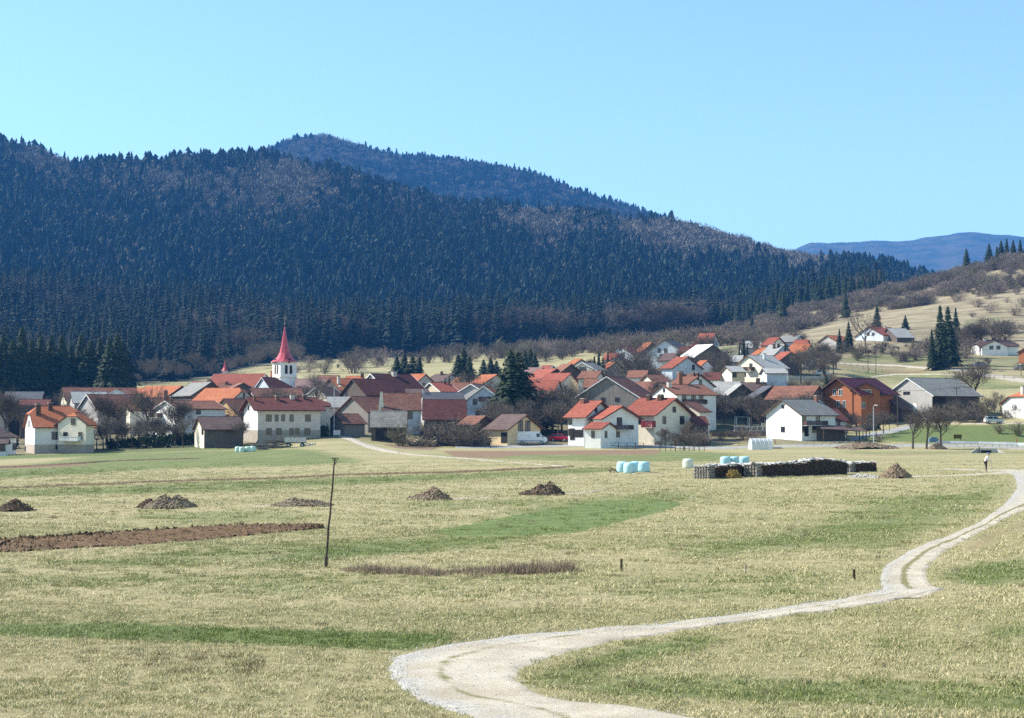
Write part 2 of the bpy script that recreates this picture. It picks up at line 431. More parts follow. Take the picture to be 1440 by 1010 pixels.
# ground sheet: rows at growing depth, columns fanning out with distance
NU, NV = 520, 760
us = np.linspace(-0.62, 0.62, NU)
vs = np.concatenate([[0.0, 2.0, 4.0], np.exp(np.linspace(math.log(6), math.log(8200), NV - 3))])
UU, VV = np.meshgrid(us, vs)
XX = (UU * (VV + 12)).ravel(); YY = VV.ravel()
ZZ = terr(XX, YY)
idx = np.arange(NU * NV).reshape(NV, NU)
quads = np.stack([idx[:-1, :-1], idx[:-1, 1:], idx[1:, 1:], idx[1:, :-1]], -1).reshape(-1, 4)
gm = bpy.data.meshes.new('ground')
gm.vertices.add(len(XX)); gm.vertices.foreach_set('co', np.stack([XX, YY, ZZ], 1).ravel())
gm.loops.add(quads.size); gm.loops.foreach_set('vertex_index', quads.ravel())
gm.polygons.add(len(quads)); gm.polygons.foreach_set('loop_start', np.arange(0, quads.size, 4))
gm.update(calc_edges=True)
gm.polygons.foreach_set('use_smooth', np.ones(len(quads), bool))
GPX, GPY = project(XX, YY, ZZ)
def masks(px, py, Y):
    near = Y < 900
    g = np.zeros(px.shape); s = np.zeros(px.shape)
    for poly, st, sx, sy in GREEN: g = np.maximum(g, soft(px, py, poly, sx, sy) * st * near)
    for poly, st, sx, sy in SOIL: s = np.maximum(s, soft(px, py, poly, sx, sy) * st * near)
    return g, s
gmask, smask = masks(GPX, GPY, YY)
# woodland floor: beyond the meadows on the left and beyond the hill crest on the right
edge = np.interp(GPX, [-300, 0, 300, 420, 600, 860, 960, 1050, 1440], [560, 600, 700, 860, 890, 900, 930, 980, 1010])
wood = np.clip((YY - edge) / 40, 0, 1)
# village floor: worn yards and gardens
vill = soft(GPX, GPY, [(0,640),(140,636),(300,628),(480,615),(620,628),(1000,626),(1190,622),(1185,560),(1160,520),(1100,480),(960,470),(850,500),(600,545),(300,560),(0,570)], 10, 3) * ((YY > 318) & (YY < 620))
pas = np.clip((YY - 470) / 60, 0, 1) * np.clip((GPX - 960) / 60, 0, 1) * (YY < 1100)
cb = gm.color_attributes.new('mask2', 'FLOAT_COLOR', 'POINT')
cb.data.foreach_set('color', np.stack([pas, pas * 0, pas * 0, pas * 0 + 1], 1).ravel())
ca = gm.color_attributes.new('mask', 'FLOAT_COLOR', 'POINT')
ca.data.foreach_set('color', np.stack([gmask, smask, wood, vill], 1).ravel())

def ground_mat():
    m, n, l, p = base_mat('meadow', 0.95)
    c = coord(n)
    at_ = n.new('ShaderNodeAttribute'); at_.attribute_name = 'mask'
    sep = n.new('ShaderNodeSeparateColor'); l.new(at_.outputs['Color'], sep.inputs[0])
    fine = noisen(n, l, c, 3.0, 8, 0.75)
    mid = noisen(n, l, c, 0.22, 6, 0.65, (1, 0.8, 1))
    strip = noisen(n, l, c, 0.06, 5, 0.6, (0.22, 1.6, 1))
    vfar = noisen(n, l, c, 0.012, 5, 0.6)
    dry = mixc(n, l, ramp(n, l, fine, 0.3, 0.7), (0.275, 0.23, 0.115), (0.46, 0.395, 0.225))
    dry = mixc(n, l, mathn(n, l, 'MULTIPLY', ramp(n, l, mid, 0.45, 0.7), 0.5), dry, (0.50, 0.43, 0.27))
    grn = mixc(n, l, ramp(n, l, fine, 0.3, 0.7), (0.075, 0.110, 0.028), (0.175, 0.205, 0.070))
    olive = mixc(n, l, ramp(n, l, fine, 0.3, 0.7), (0.18, 0.17, 0.07), (0.33, 0.30, 0.145))
    # olive tinge in broad uneven strips over all of the meadow
    f0 = mathn(n, l, 'ADD', mathn(n, l, 'MULTIPLY', ramp(n, l, strip, 0.38, 0.62), 0.65), mathn(n, l, 'MULTIPLY', ramp(n, l, mid, 0.35, 0.7), 0.35))
    o = mixc(n, l, f0, dry, olive)
    at2 = n.new('ShaderNodeAttribute'); at2.attribute_name = 'mask2'
    sep2 = n.new('ShaderNodeSeparateColor'); l.new(at2.outputs['Color'], sep2.inputs[0])
    heath = noisen(n, l, c, 0.09, 6, 0.7, (0.6, 1.2, 1))
    tan = mixc(n, l, ramp(n, l, heath, 0.4, 0.62), (0.20, 0.155, 0.095), (0.33, 0.275, 0.18))
    o = mixc(n, l, mathn(n, l, 'MULTIPLY', sep2.outputs[0], 0.85), o, tan)
    f1 = mathn(n, l, 'ADD', sep.outputs[0], mathn(n, l, 'MULTIPLY', mathn(n, l, 'SUBTRACT', mid, 0.5), 0.9))
    f1 = ramp(n, l, f1, 0.12, 0.95)
    o = mixc(n, l, f1, o, grn)
    soil = mixc(n, l, ramp(n, l, fine, 0.3, 0.7), (0.16, 0.095, 0.055), (0.28, 0.19, 0.12))
    f2 = ramp(n, l, mathn(n, l, 'ADD', sep.outputs[1], mathn(n, l, 'MULTIPLY', mathn(n, l, 'SUBTRACT', fine, 0.5), 0.6)), 0.25, 0.6)
    o = mixc(n, l, f2, o, soil)
    yard = mixc(n, l, ramp(n, l, mid, 0.35, 0.65), (0.075, 0.07, 0.042), (0.17, 0.145, 0.095))
    o = mixc(n, l, mathn(n, l, 'MULTIPLY', at_.outputs['Alpha'], 0.75), o, yard)
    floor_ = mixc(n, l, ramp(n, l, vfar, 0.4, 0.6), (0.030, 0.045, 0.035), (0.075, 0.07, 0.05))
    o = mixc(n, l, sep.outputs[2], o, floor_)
    # bare flecks
    fl = ramp(n, l, noisen(n, l, c, 1.1, 6, 0.8), 0.66, 0.74)
    o = mixc(n, l, mathn(n, l, 'MULTIPLY', fl, 0.5), o, (0.12, 0.09, 0.055))
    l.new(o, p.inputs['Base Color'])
    bump(n, l, p, fine, 0.12, 0.8)
    return m
gm.materials.append(ground_mat())
tag(link('ground', gm), 'pale dry meadow rising through the village to wooded hills', kind='structure')

# ------------------------------------------------------------------ strips lying on the ground
def strip_mesh(name, left, right, mat, lift=0.02, nseg=6, sub=None, jag=0.0, crown=0.0, smooth=True):
    """ribbon between two polylines of photograph pixels, laid on the terrain"""
    L = [ground(*p) for p in left]; Rr = [ground(*p) for p in right]
    def resample(P, n):
        d = [0]
        for a, b in zip(P[:-1], P[1:]): d.append(d[-1] + (Vector(b) - Vector(a)).length)
        # smooth by catmull interpolation on parameter
        out = []
        for k in range(n):
            s = d[-1] * k / (n - 1)
            i = max(0, min(len(P) - 2, int(np.searchsorted(d, s) - 1)))
            t = (s - d[i]) / max(1e-6, d[i+1] - d[i])
            p0 = P[max(0, i-1)]; p1 = P[i]; p2 = P[i+1]; p3 = P[min(len(P)-1, i+2)]
            out.append(0.5 * ((2*p1) + (p2-p0)*t + (2*p0-5*p1+4*p2-p3)*t*t + (3*p1-p0-3*p2+p3)*t**3))
        return out, d[-1]
    n = sub or 200
    A, la = resample(L, n); B, lb = resample(Rr, n)
    xs, ys, us_, vs_ = [], [], [], []
    for k in range(n):
        kk = k * 400.0 / n; ja = jag * (.5 * math.sin(kk * .35) + .35 * math.sin(kk * .9 + 1) + .3 * (random.random() - .5)); jb = jag * (.5 * math.sin(kk * .31 + 2) + .35 * math.sin(kk * 1.1) + .3 * (random.random() - .5))
        for j in range(nseg + 1):
            u = j / nseg
            uu = u if 0 < j < nseg else (ja if j == 0 else 1 + jb)
            p = A[k] + (B[k] - A[k]) * uu
            xs.append(p.x); ys.append(p.y); us_.append(u); vs_.append(k / (n - 1) * (la + lb) / 2)
    ua = np.array(us_)
    zs = terr(np.array(xs), np.array(ys)) + np.where((ua < 1e-6) | (ua > 1 - 1e-6), -0.03 if lift < 0.06 else 0.0, lift)
    if crown:
        zs += crown * RNG.random(len(zs)) * np.sin(np.array(us_) * math.pi)
    W = nseg + 1
    faces = [(k*W+j, k*W+j+1, (k+1)*W+j+1, (k+1)*W+j) for k in range(n-1) for j in range(nseg)]
    m = newmesh(name, list(zip(xs, ys, zs)), faces, mat, None, smooth)
    if m.polygons[0].normal.z < 0: m.flip_normals()
    uv = m.uv_layers.new(name='UVMap')
    lv = np.empty(len(m.loops), int); m.loops.foreach_get('vertex_index', lv)
    uv.data.foreach_set('uv', np.stack([np.array(us_)[lv], np.array(vs_)[lv]], 1).ravel())
    return m

def track_mat(name, centre=0.5, grass=0.0, tone=1.0, verge=0.0):
    m, n, l, p = base_mat(name, 0.95)
    c = coord(n)
    uv = coord(n, 'UV'); s = n.new('ShaderNodeSeparateXYZ'); l.new(uv, s.inputs[0])
    fine = noisen(n, l, c, 14.0, 6, 0.8); mid = noisen(n, l, c, 0.7, 5, 0.7)
    vor = n.new('ShaderNodeTexVoronoi'); vor.inputs['Scale'].default_value = 16; l.new(c, vor.inputs['Vector'])
    sv = n.new('ShaderNodeSeparateColor'); l.new(vor.outputs['Color'], sv.inputs[0])
    k = tone
    o = mixc(n, l, ramp(n, l, mid, 0.35, 0.65), (0.42*k, 0.36*k, 0.275*k), (0.55*k, 0.49*k, 0.395*k))
    gr = mixc(n, l, sv.outputs[0], (0.27*k, 0.265*k, 0.25*k), (0.50*k, 0.485*k, 0.455*k))
    # loose pale gravel towards the edges and in patches, packed dirt in the wheel tracks
    ed = mathn(n, l, 'SUBTRACT', 1.0, mathn(n, l, 'MULTIPLY', s.outputs[0], 2.2))
    gf = ramp(n, l, mathn(n, l, 'ADD', ed, mathn(n, l, 'MULTIPLY', mathn(n, l, 'SUBTRACT', mid, 0.5), 1.8)), 0.25, 1.0)
    o = mixc(n, l, mathn(n, l, 'MULTIPLY', gf, 0.85), o, gr)
    o = mixc(n, l, mathn(n, l, 'MULTIPLY', ramp(n, l, fine, 0.55, 0.75), 0.35), o, (0.27, 0.22, 0.16))
    if grass:
        cs = mathn(n, l, 'ABSOLUTE', mathn(n, l, 'SUBTRACT', s.outputs[0], centre))
        nz = noisen(n, l, c, 1.3, 6, 0.75)
        gfac = ramp(n, l, mathn(n, l, 'ADD', cs, mathn(n, l, 'MULTIPLY', mathn(n, l, 'SUBTRACT', nz, 0.5), 0.35)), grass + 0.03, grass - 0.03)
        x = n.new('ShaderNodeMapRange'); x.inputs[1].default_value = grass + 0.03; x.inputs[2].default_value = grass - 0.03
        l.new(mathn(n, l, 'ADD', cs, mathn(n, l, 'MULTIPLY', mathn(n, l, 'SUBTRACT', nz, 0.5), 0.3)), x.inputs[0])
        gcol = mixc(n, l, fine, (0.12, 0.13, 0.05), (0.30, 0.26, 0.13))
        o = mixc(n, l, x.outputs[0], o, gcol)
    l.new(o, p.inputs['Base Color'])
    bump(n, l, p, mathn(n, l, 'ADD', sv.outputs[1], fine), 0.03, 0.8)
    return m
M_track = track_mat('gravel_track', 0.42, 0.012)
M_track2 = track_mat('rutted_gravel_track', 0.5, 0.065)
M_path = track_mat('pale_dirt_path', 0.5, 0.0, 0.95)
M_asph = noisy('worn_asphalt', (0.26, 0.26, 0.255), (0.34, 0.335, 0.32), 0.6, 0.9, 0.01, 0.0)

# main gravel track, in two runs: the bend near the camera and the rutted run up to the junction
TR_L = [(690,1060),(650,1008),(585,985),(548,955),(547,928),(600,912),(700,897),(800,889),(900,881),(1000,869),(1100,855),(1180,843),(1236,830)]
TR_R = [(1130,1060),(1000,1014),(900,996),(790,985),(738,962),(735,946),(770,929),(850,906),(930,893),(1020,878),(1120,864),(1230,850),(1330,828)]
TR2_L = [(1250,842),(1235,830),(1236,800),(1262,782),(1300,763),(1350,745),(1388,724),(1415,700),(1424,684),(1418,668),(1400,662)]
TR2_R = [(1296,841),(1322,829),(1306,818),(1308,795),(1335,772),(1368,754),(1400,738),(1440,717),(1500,697),(1520,680),(1520,662)]
M1 = strip_mesh('gravel_track', TR_L, TR_R, M_track, 0.030, 14, 420, 0.05)
tag(link('gravel_track', M1), 'pale gravel farm track curving through the meadow', kind='structure')
M2 = strip_mesh('gravel_track', TR2_L, TR2_R, M_track2, 0.018, 12, 200, 0.03)
tag(link('gravel_track', M2), 'rutted gravel track climbing to the junction with grass down its middle', kind='structure')
def line_strip(name, pts, wpx, mat, label, lift=0.03, jag=0.06, sub=120, nseg=4, crown=0):
    up = [(x, y - (w if hasattr(wpx, '__len__') else wpx) / 2) for (x, y), w in zip(pts, wpx if hasattr(wpx, '__len__') else [wpx] * len(pts))]
    dn = [(x, y + (w if hasattr(wpx, '__len__') else wpx) / 2) for (x, y), w in zip(pts, wpx if hasattr(wpx, '__len__') else [wpx] * len(pts))]
    o = link(name, strip_mesh(name, up, dn, mat, lift, nseg, sub, jag, crown))
    tag(o, label, kind='structure')
    return o
line_strip('dirt_path', [(1150,673),(1220,672),(1290,670),(1360,668),(1424,665)], [0.6,1.6,2,2.2,3], M_path, 'thin pale path running past the earth mound')
line_strip('dirt_path', [(1310,660),(1350,660.5),(1400,662),(1440,662),(1500,664)], [0.6,1.2,3,5,8], M_path, 'thin pale path passing behind the standing person', 0.05)
line_strip('dirt_path', [(525,630),(560,637),(600,641),(650,644.5),(700,648.5),(750,652.5),(805,657)], [3,2.4,1.6,1.5,1.4,1.2,0.8], M_path, 'narrow pale path slanting down from the village across the field')
line_strip('dirt_path', [(590,703),(640,701.5),(694,699)], [0.5,1.2,0.6], M_path, 'short pale streak of path beside the middle earth mound')
line_strip('dirt_path', [(795,695),(820,693),(848,690)], [0.6,1.8,0.7], M_path, 'short pale streak of path right of the twin-topped earth mound')
line_strip('dirt_path', [(352,712),(380,711),(410,710)], [0.4,1.0,0.5], M_path, 'short pale streak beside the low gravel mound')
line_strip('village_lane', [(478,612),(492,617),(508,624),(530,631),(560,637)], [8,6,6,5,3], M_path, 'pale lane leaving the village beside the lamp post', 0.08)
line_strip('road', [(640,629),(700,628.5),(770,627),(850,627.5),(930,628),(1000,630),(1100,627.5),(1180,627),(1250,627),(1310,627),(1380,628),(1440,630),(1520,632)], 3.4, M_asph, 'grey village road along the foot of the houses', 0.06, 0.0, 160)
line_strip('road', [(1195,620),(1215,613),(1245,608),(1272,602),(1285,597),(1275,592),(1250,590)], [5,5,6,6,4,2,1], M_asph, 'side road curving up past the roadside trees', 0.08, 0.0, 80)
line_strip('road', [(1290,596),(1340,596),(1400,596),(1460,596)], 1.6, M_path, 'thin pale lane above the green verge', 0.06, 0.0, 60)
line_strip('road', [(1170,510),(1200,512),(1260,514),(1310,518),(1350,521),(1380,526),(1410,531),(1440,535),(1500,545)], [1.6,2,2.4,3,3.4,5,6,7,8], M_path, 'white gravel road crossing the hillside', 0.1, 0.0, 100)
line_strip('road', [(1225,531),(1245,528),(1270,526.5),(1320,526.5),(1355,528)], [1.4,2,1.6,1.2,0.6], M_path, 'pale hillside side road behind the grey barn', 0.1, 0.0, 60)
# bright green crop strip
M_crop = noisy('young_green_crop', (0.088, 0.128, 0.034), (0.160, 0.195, 0.066), 0.9, 0.9, 0.05, 0, 7)
M_soil = noisy('ploughed_soil', (0.082, 0.050, 0.027), (0.150, 0.100, 0.058), 2.2, 0.95, 0.06, 0, 8)
cs = link('crop_strip', strip_mesh('crop_strip', [(600,748),(660,735),(720,724),(780,713),(830,706),(880,702),(930,703),(957,708)],
     [(640,755),(700,754),(760,754),(800,751),(850,743),(900,731),(940,720),(960,709)], M_crop, 0.02, 10, 200, 0.10))
tag(cs, 'bright green strip of young crop in the dry meadow', kind='structure')

def rough_patch(name, left, right, mat, label, amp, step, lift=0.0, cat=None, n=300, nseg=10, kind='structure'):
    m = strip_mesh(name, left, right, mat, lift, nseg, n, 0.15, 0.0, False)
    co_ = np.empty(len(m.vertices) * 3); m.vertices.foreach_get('co', co_); co_ = co_.reshape(-1, 3)
    W = nseg + 1
    j = np.arange(len(co_)) % W
    prof = np.sin(math.pi * (j / nseg)) ** 0.5
    co_[:, 2] += prof * amp * (0.25 + RNG.random(len(co_))) - (prof < 0.1) * 0.03
    co_[:, :2] += (RNG.random((len(co_), 2)) - 0.5) * step * (prof[:, None] > 0.1)
    m.vertices.foreach_set('co', co_.ravel())
    return tag(link(name, m), label, kind=kind)
rough_patch('ploughed_strip', [(-40,764),(60,757),(150,751),(260,744),(340,740),(400,739),(452,741)], [(-40,779),(60,775),(150,770),(260,762),(340,755),(400,749),(456,743.5)],
            M_soil, 'brown ploughed strip with turned clods at its far edge', 0.16, 0.12, 0.0, n=520, nseg=16)
rough_patch('furrow', [(-40,686.5),(150,680),(300,674),(450,669),(600,664),(700,660),(770,657),(806,655.5)], [(-40,688.5),(150,682),(300,676),(450,671),(600,666),(700,662.4),(770,660),(806,657)],
            M_soil, 'long thin dark furrow across the middle of the field', 0.10, 0.1, 0.0, n=500, nseg=5)
rough_patch('furrow', [(-40,657),(60,652.5),(150,648),(280,644)], [(-40,661),(60,656),(150,650),(280,645.5)],
            M_soil, 'brown earth line just below the village edge', 0.08, 0.1, 0.0, n=260, nseg=4)
# turned clods along the far edge of the ploughed strip
mb = MB()
for k in range(420):
    t = random.random(); px = -30 + 440 * t
    py = np.interp(px, [-40,60,150,260,340,400,452], [765,758,752,745,741,740,742]) + abs(random.gauss(0, 2.2))
    g = ground(px, float(py)); s = random.uniform(0.06, 0.17)
    M = Matrix.Translation(g + Vector((0, 0, s * 0.6))) @ Matrix.Rotation(random.random() * 6, 4, (random.random(), random.random(), 1)) @ Matrix.Diagonal((s, s * 0.8, s * 0.6, 1))
    q = [Vector((random.uniform(.7, 1.2) * a, random.uniform(.7, 1.2) * b, random.uniform(.7, 1.2) * c)) for a, b, c in ((1,0,0),(-1,0,0),(0,1,0),(0,-1,0),(0,0,1),(0,0,-1))]
    mb.add([M @ v for v in q], [(0,2,4),(2,1,4),(1,3,4),(3,0,4),(2,0,5),(1,2,5),(3,1,5),(0,3,5)])
tag(mb.build('soil_clods', M_soil), 'turned dark clods along the far edge of the ploughed strip', 'soil', kind='stuff')

# ------------------------------------------------------------------ instancer for woods, grass and gravel
def instancer(name, pos, rot, scl, pid, tint, protos):
    """one object that stands copies of the given meshes on its points"""
    n = len(pos)
    m = bpy.data.meshes.new(name); m.vertices.add(n)
    m.vertices.foreach_set('co', np.asarray(pos, float).ravel())
    a = m.attributes.new('rot', 'FLOAT_VECTOR', 'POINT'); a.data.foreach_set('vector', np.asarray(rot, float).ravel())
    a = m.attributes.new('scl', 'FLOAT_VECTOR', 'POINT'); a.data.foreach_set('vector', np.asarray(scl, float).ravel())
    a = m.attributes.new('pid', 'INT', 'POINT'); a.data.foreach_set('value', np.asarray(pid, np.int32))
    a = m.attributes.new('tint', 'FLOAT', 'POINT'); a.data.foreach_set('value', np.asarray(tint, float))
    o = link(name, m)
    ng = bpy.data.node_groups.new(name + '_nodes', 'GeometryNodeTree')
    ng.interface.new_socket('Geometry', in_out='INPUT', socket_type='NodeSocketGeometry')
    ng.interface.new_socket('Geometry', in_out='OUTPUT', socket_type='NodeSocketGeometry')
    N, Lk = ng.nodes, ng.links
    gi = N.new('NodeGroupInput'); go = N.new('NodeGroupOutput')
    j = N.new('GeometryNodeJoinGeometry')
    for p in reversed(protos):
        oi = N.new('GeometryNodeObjectInfo'); oi.inputs['Object'].default_value = p; oi.inputs['As Instance'].default_value = True
        Lk.new(oi.outputs['Geometry'], j.inputs[0])
    ip = N.new('GeometryNodeInstanceOnPoints'); ip.inputs['Pick Instance'].default_value = True
    def attr(nm, typ):
        x = N.new('GeometryNodeInputNamedAttribute'); x.data_type = typ; x.inputs['Name'].default_value = nm
        return [s for s in x.outputs if s.enabled][0]
    Lk.new(gi.outputs[0], ip.inputs['Points']); Lk.new(j.outputs[0], ip.inputs['Instance'])
    Lk.new(attr('pid', 'INT'), ip.inputs['Instance Index'])
    e2r = N.new('FunctionNodeEulerToRotation'); Lk.new(attr('rot', 'FLOAT_VECTOR'), e2r.inputs[0])
    Lk.new(e2r.outputs[0], ip.inputs['Rotation'])
    Lk.new(attr('scl', 'FLOAT_VECTOR'), ip.inputs['Scale'])
    Lk.new(ip.outputs[0], go.inputs[0])
    md = o.modifiers.new('scatter', 'NODES'); md.node_group = ng
    return o
def proto(name, mesh): return bpy.data.objects.new(name, mesh)

# ------------------------------------------------------------------ trees
def merge(parts):
    v = np.concatenate([p[0] for p in parts]); f = []; n = 0
    for p in parts:
        f += [tuple(i + n for i in q) for q in p[1]]; n += len(p[0])
    return v, f
def spruce_crown(seed, h=1.0, rad=0.2, levels=22, nb=9, tufts=3, low=0.06, dens=1.0, taper=0.9):
    """whorls of drooping boughs, each bough a spray of needle tufts; height 1 unit = h"""
    r_ = random.Random(seed); v = []; f = []
    for k in range(levels):
        t = low + (1 - low) * (k + r_.uniform(-.3, .3)) / levels
        t = min(max(t, low), 0.985)
        rr = rad * h * (1 - t) ** taper * r_.uniform(0.82, 1.15) + 0.012 * h
        nn = max(4, int(nb * (0.5 + 0.6 * (1 - t))))
        a0 = r_.random() * 6.28
        for b in range(nn):
            a = a0 + 6.283 * b / nn + r_.uniform(-.25, .25)
            L = rr * r_.uniform(0.65, 1.12)
            if r_.random() > dens: continue
            ca, sa = math.cos(a), math.sin(a)
            z0 = t * h
            droop = r_.uniform(0.15, 0.5) * (1.1 - t)
            for q in range(tufts):
                s0 = q / tufts; s1 = (q + 1.25) / tufts
                r0 = L * s0; r1 = L * min(s1, 1.05)
                za = z0 - droop * r0 * s0 + 0.0; zb = z0 - droop * r1 * s1 - 0.02 * h * r_.random()
                w = (0.30 * L * (1.15 - s0)) * r_.uniform(.8, 1.3) + 0.008 * h
                m_ = len(v)
                v += [(ca*r0, sa*r0, za + 0.010*h), (ca*(r0+r1)/2 - sa*w, sa*(r0+r1)/2 + ca*w, (za+zb)/2 - 0.018*h), (ca*r1, sa*r1, zb - 0.012*h), (ca*(r0+r1)/2 + sa*w, sa*(r0+r1)/2 - ca*w, (za+zb)/2 - 0.018*h)]
                f += [(m_, m_+1, m_+2), (m_, m_+2, m_+3)]
    # leader
    m_ = len(v); v += [(0.006*h, 0, 0.95*h), (-0.003*h, 0.005*h, 0.95*h), (-0.003*h, -0.005*h, 0.95*h), (0, 0, 1.02*h)]; f += [(m_, m_+1, m_+3), (m_+1, m_+2, m_+3), (m_+2, m_, m_+3)]
    return v, f
def far_spruce(seed):
    """forest spruce a few hundred metres and more away: jagged tiers round a dark cone, 1 m high unit"""
    r_ = random.Random(seed); v = []; f = []
    tiers = 8
    for k in range(tiers):
        t0 = 0.10 + 0.86 * k / tiers; t1 = min(1.0, t0 + 0.26 * (1 - 0.4 * k / tiers))
        R_ = (0.185, 0.20, 0.15, 0.17, 0.22)[seed % 5] * (1 - t0) ** (0.8, 0.55, 0.7, 0.9, 0.5)[seed % 5] * r_.uniform(.8, 1.2) + 0.01
        n = 7; a0 = r_.random() * 6
        ox, oy = r_.uniform(-.012, .012), r_.uniform(-.012, .012)
        top = len(v); v.append((ox, oy, t1))
        ring = []
        for i in range(2 * n):
            a = a0 + math.pi * i / n + r_.uniform(-.12, .12)
            q = R_ * (r_.uniform(.85, 1.3) if i % 2 == 0 else r_.uniform(.4, .6))
            z = t0 - (0.03 if i % 2 == 0 else -0.015) + r_.uniform(-.02, .02)
            ring.append(len(v)); v.append((ox + q * math.cos(a), oy + q * math.sin(a), z))
        for i in range(2 * n): f.append((ring[i], ring[(i+1) % (2*n)], top))
    return v, f

def bare_tree(seed, h=1.0, spread=0.42, dens=1.0, trunk=0.22, upright=0.35):
    """returns (trunk verts, faces), (twig verts, faces)"""
    r_ = random.Random(seed)
    tb = MB(); tw = MB()
    def perp(d):
        a = Vector((r_.gauss(0,1), r_.gauss(0,1), r_.gauss(0,1)))
        return (a - d * a.dot(d)).normalized()
    def branch(p, d, L, r, lev):
        seg = 3 if lev < 3 else 2
        pts = [p.copy()]; dd = d.copy()
        for s in range(seg):
            dd = (dd + perp(dd) * (0.05 if lev == 0 else 0.2) + Vector((0, 0, 0.10 * upright / 0.35))).normalized()
            pts.append(pts[-1] + dd * L / seg)
        for s in range(seg):
            r0 = r * (1 - 0.55 * s / seg); r1 = r * (1 - 0.55 * (s + 1) / seg)
            if lev <= 1: tb.tube(pts[s], pts[s+1], r0, r1, 6 if lev == 0 else 5, 0, False)
            elif lev == 2: tw.tube(pts[s], pts[s+1], r0, r1, 3, 0, False)
            else:
                w = perp((pts[s+1] - pts[s]).normalized()) * max(r0, 0.0016 * h)
                w2 = w * (0.6 if s < seg - 1 else 0.25)
                tw.add([pts[s] - w, pts[s] + w, pts[s+1] + w2, pts[s+1] - w2], [(0, 1, 2, 3)])
        if lev >= 4: return
        nch = [8, 7, 7, 6][lev]
        nch = max(2, int(nch * dens * r_.uniform(.8, 1.2)))
        for c in range(nch):
            t = r_.uniform(0.35 if lev else 0.55, 1.0)
            i = min(seg - 1, int(t * seg)); q = pts[i].lerp(pts[i+1], t * seg - i)
            base = (pts[i+1] - pts[i]).normalized()
            ang = r_.uniform(0.45, 1.0)
            nd = (base * math.cos(ang) + perp(base) * math.sin(ang) + Vector((0, 0, upright * 0.5))).normalized()
            branch(q, nd, L * r_.uniform(0.5, 0.8) * (1.0 if lev else 0.95), r * (0.5 if lev else 0.42), lev + 1)
    branch(Vector((0, 0, -0.02 * h)), Vector((0, 0, 1)), h * 0.46, h * 0.018, 0)
    # scale to height
    zs = max(p[2] for p in tw.v); k = h / zs
    xs = sorted(math.hypot(p[0], p[1]) for p in tw.v)[int(len(tw.v) * 0.97)]
    kx = spread * h / max(xs, 1e-3); kx = max(0.6 * k, min(1.6 * k, kx))
    sc3 = lambda P: [(p[0] * kx, p[1] * kx, p[2] * k) for p in P]
    tb.v = sc3(tb.v); tw.v = sc3(tw.v)
    return tb, tw
def shrub(seed, stems=34, h=1.0, rad=0.75, sub=9, wid=0.010):
    r_ = random.Random(seed); mb = MB()
    for s in range(stems):
        a = r_.random() * 6.283; q = r_.random() ** 0.6
        p = Vector((0.25 * rad * q * math.cos(a), 0.25 * rad * q * math.sin(a), -0.03))
        tip = Vector((rad * q * math.cos(a), rad * q * math.sin(a), h * (1 - 0.55 * q * q) * r_.uniform(.75, 1.05)))
        mid = p.lerp(tip, 0.5) + Vector((0, 0, 0.10 * h))
        for A, B in ((p, mid), (mid, tip)):
            w = Vector((-math.sin(a + r_.random()), math.cos(a), 0)) * wid
            mb.add([A - w, A + w, B + w * .6, B - w * .6], [(0, 1, 2, 3)])
        for k in range(sub):
            t = r_.uniform(.15, 1); B0 = (p.lerp(mid, t * 2) if t < .5 else mid.lerp(tip, t * 2 - 1))
            dv = Vector((r_.gauss(0, 1), r_.gauss(0, 1), r_.gauss(0.7, .6))).normalized()
            B1 = B0 + dv * h * r_.uniform(.15, .38)
            w = dv.cross(Vector((r_.gauss(0,1), r_.gauss(0,1), r_.gauss(0,1)))).normalized() * wid * 0.7
            mb.add([B0 - w, B0 + w, B1 + w * .4, B1 - w * .4], [(0, 1, 2, 3)])
            dv2 = (dv + Vector((r_.gauss(0,.7), r_.gauss(0,.7), r_.gauss(.2,.5)))).normalized()
            C0 = B0.lerp(B1, .5); C1 = C0 + dv2 * h * r_.uniform(.1, .22)
            mb.add([C0 - w * .7, C0 + w * .7, C1 + w * .3, C1 - w * .3], [(0, 1, 2, 3)])
    return mb

# prototypes (meshes of unit height)
SPR = [newmesh('spruce_crown', *spruce_crown(s, 1.0, rad, lv, nb, 4, low), M_spruce) for s, rad, lv, nb, low in ((1, .19, 34, 15, .05), (2, .15, 36, 14, .09), (3, .22, 32, 16, .04), (4, .13, 38, 13, .12))]
_tm = MB(); _tm.tube((0,0,-0.03), (0,0,0.5), 0.014, 0.009, 7, 0, False); _tm.tube((0,0,0.5), (0,0,0.96), 0.009, 0.002, 6, 0, False)
SPR_TRUNK = _tm.mesh('spruce_trunk', M_bark)
MIDS = [newmesh('forest_spruce_crown', *spruce_crown(s, 1.0, rad, 17, 9, 2, low), M_sprucef) for s, rad, low in ((11, .19, .08), (12, .15, .12), (13, .17, .06))]
FAR = [newmesh('far_spruce', *far_spruce(s), M_sprucef) for s in range(5)]
BT = []
for s, sp, dn, up in ((1, .42, 1.0, .35), (2, .36, 1.0, .5), (3, .5, .95, .25), (4, .30, .95, .7), (5, .46, .85, .3)):
    a, b = bare_tree(s, 1.0, sp, dn, 0.2, up)
    BT.append((a.mesh('bare_trunk', M_bark), b.mesh('bare_crown', M_twig)))
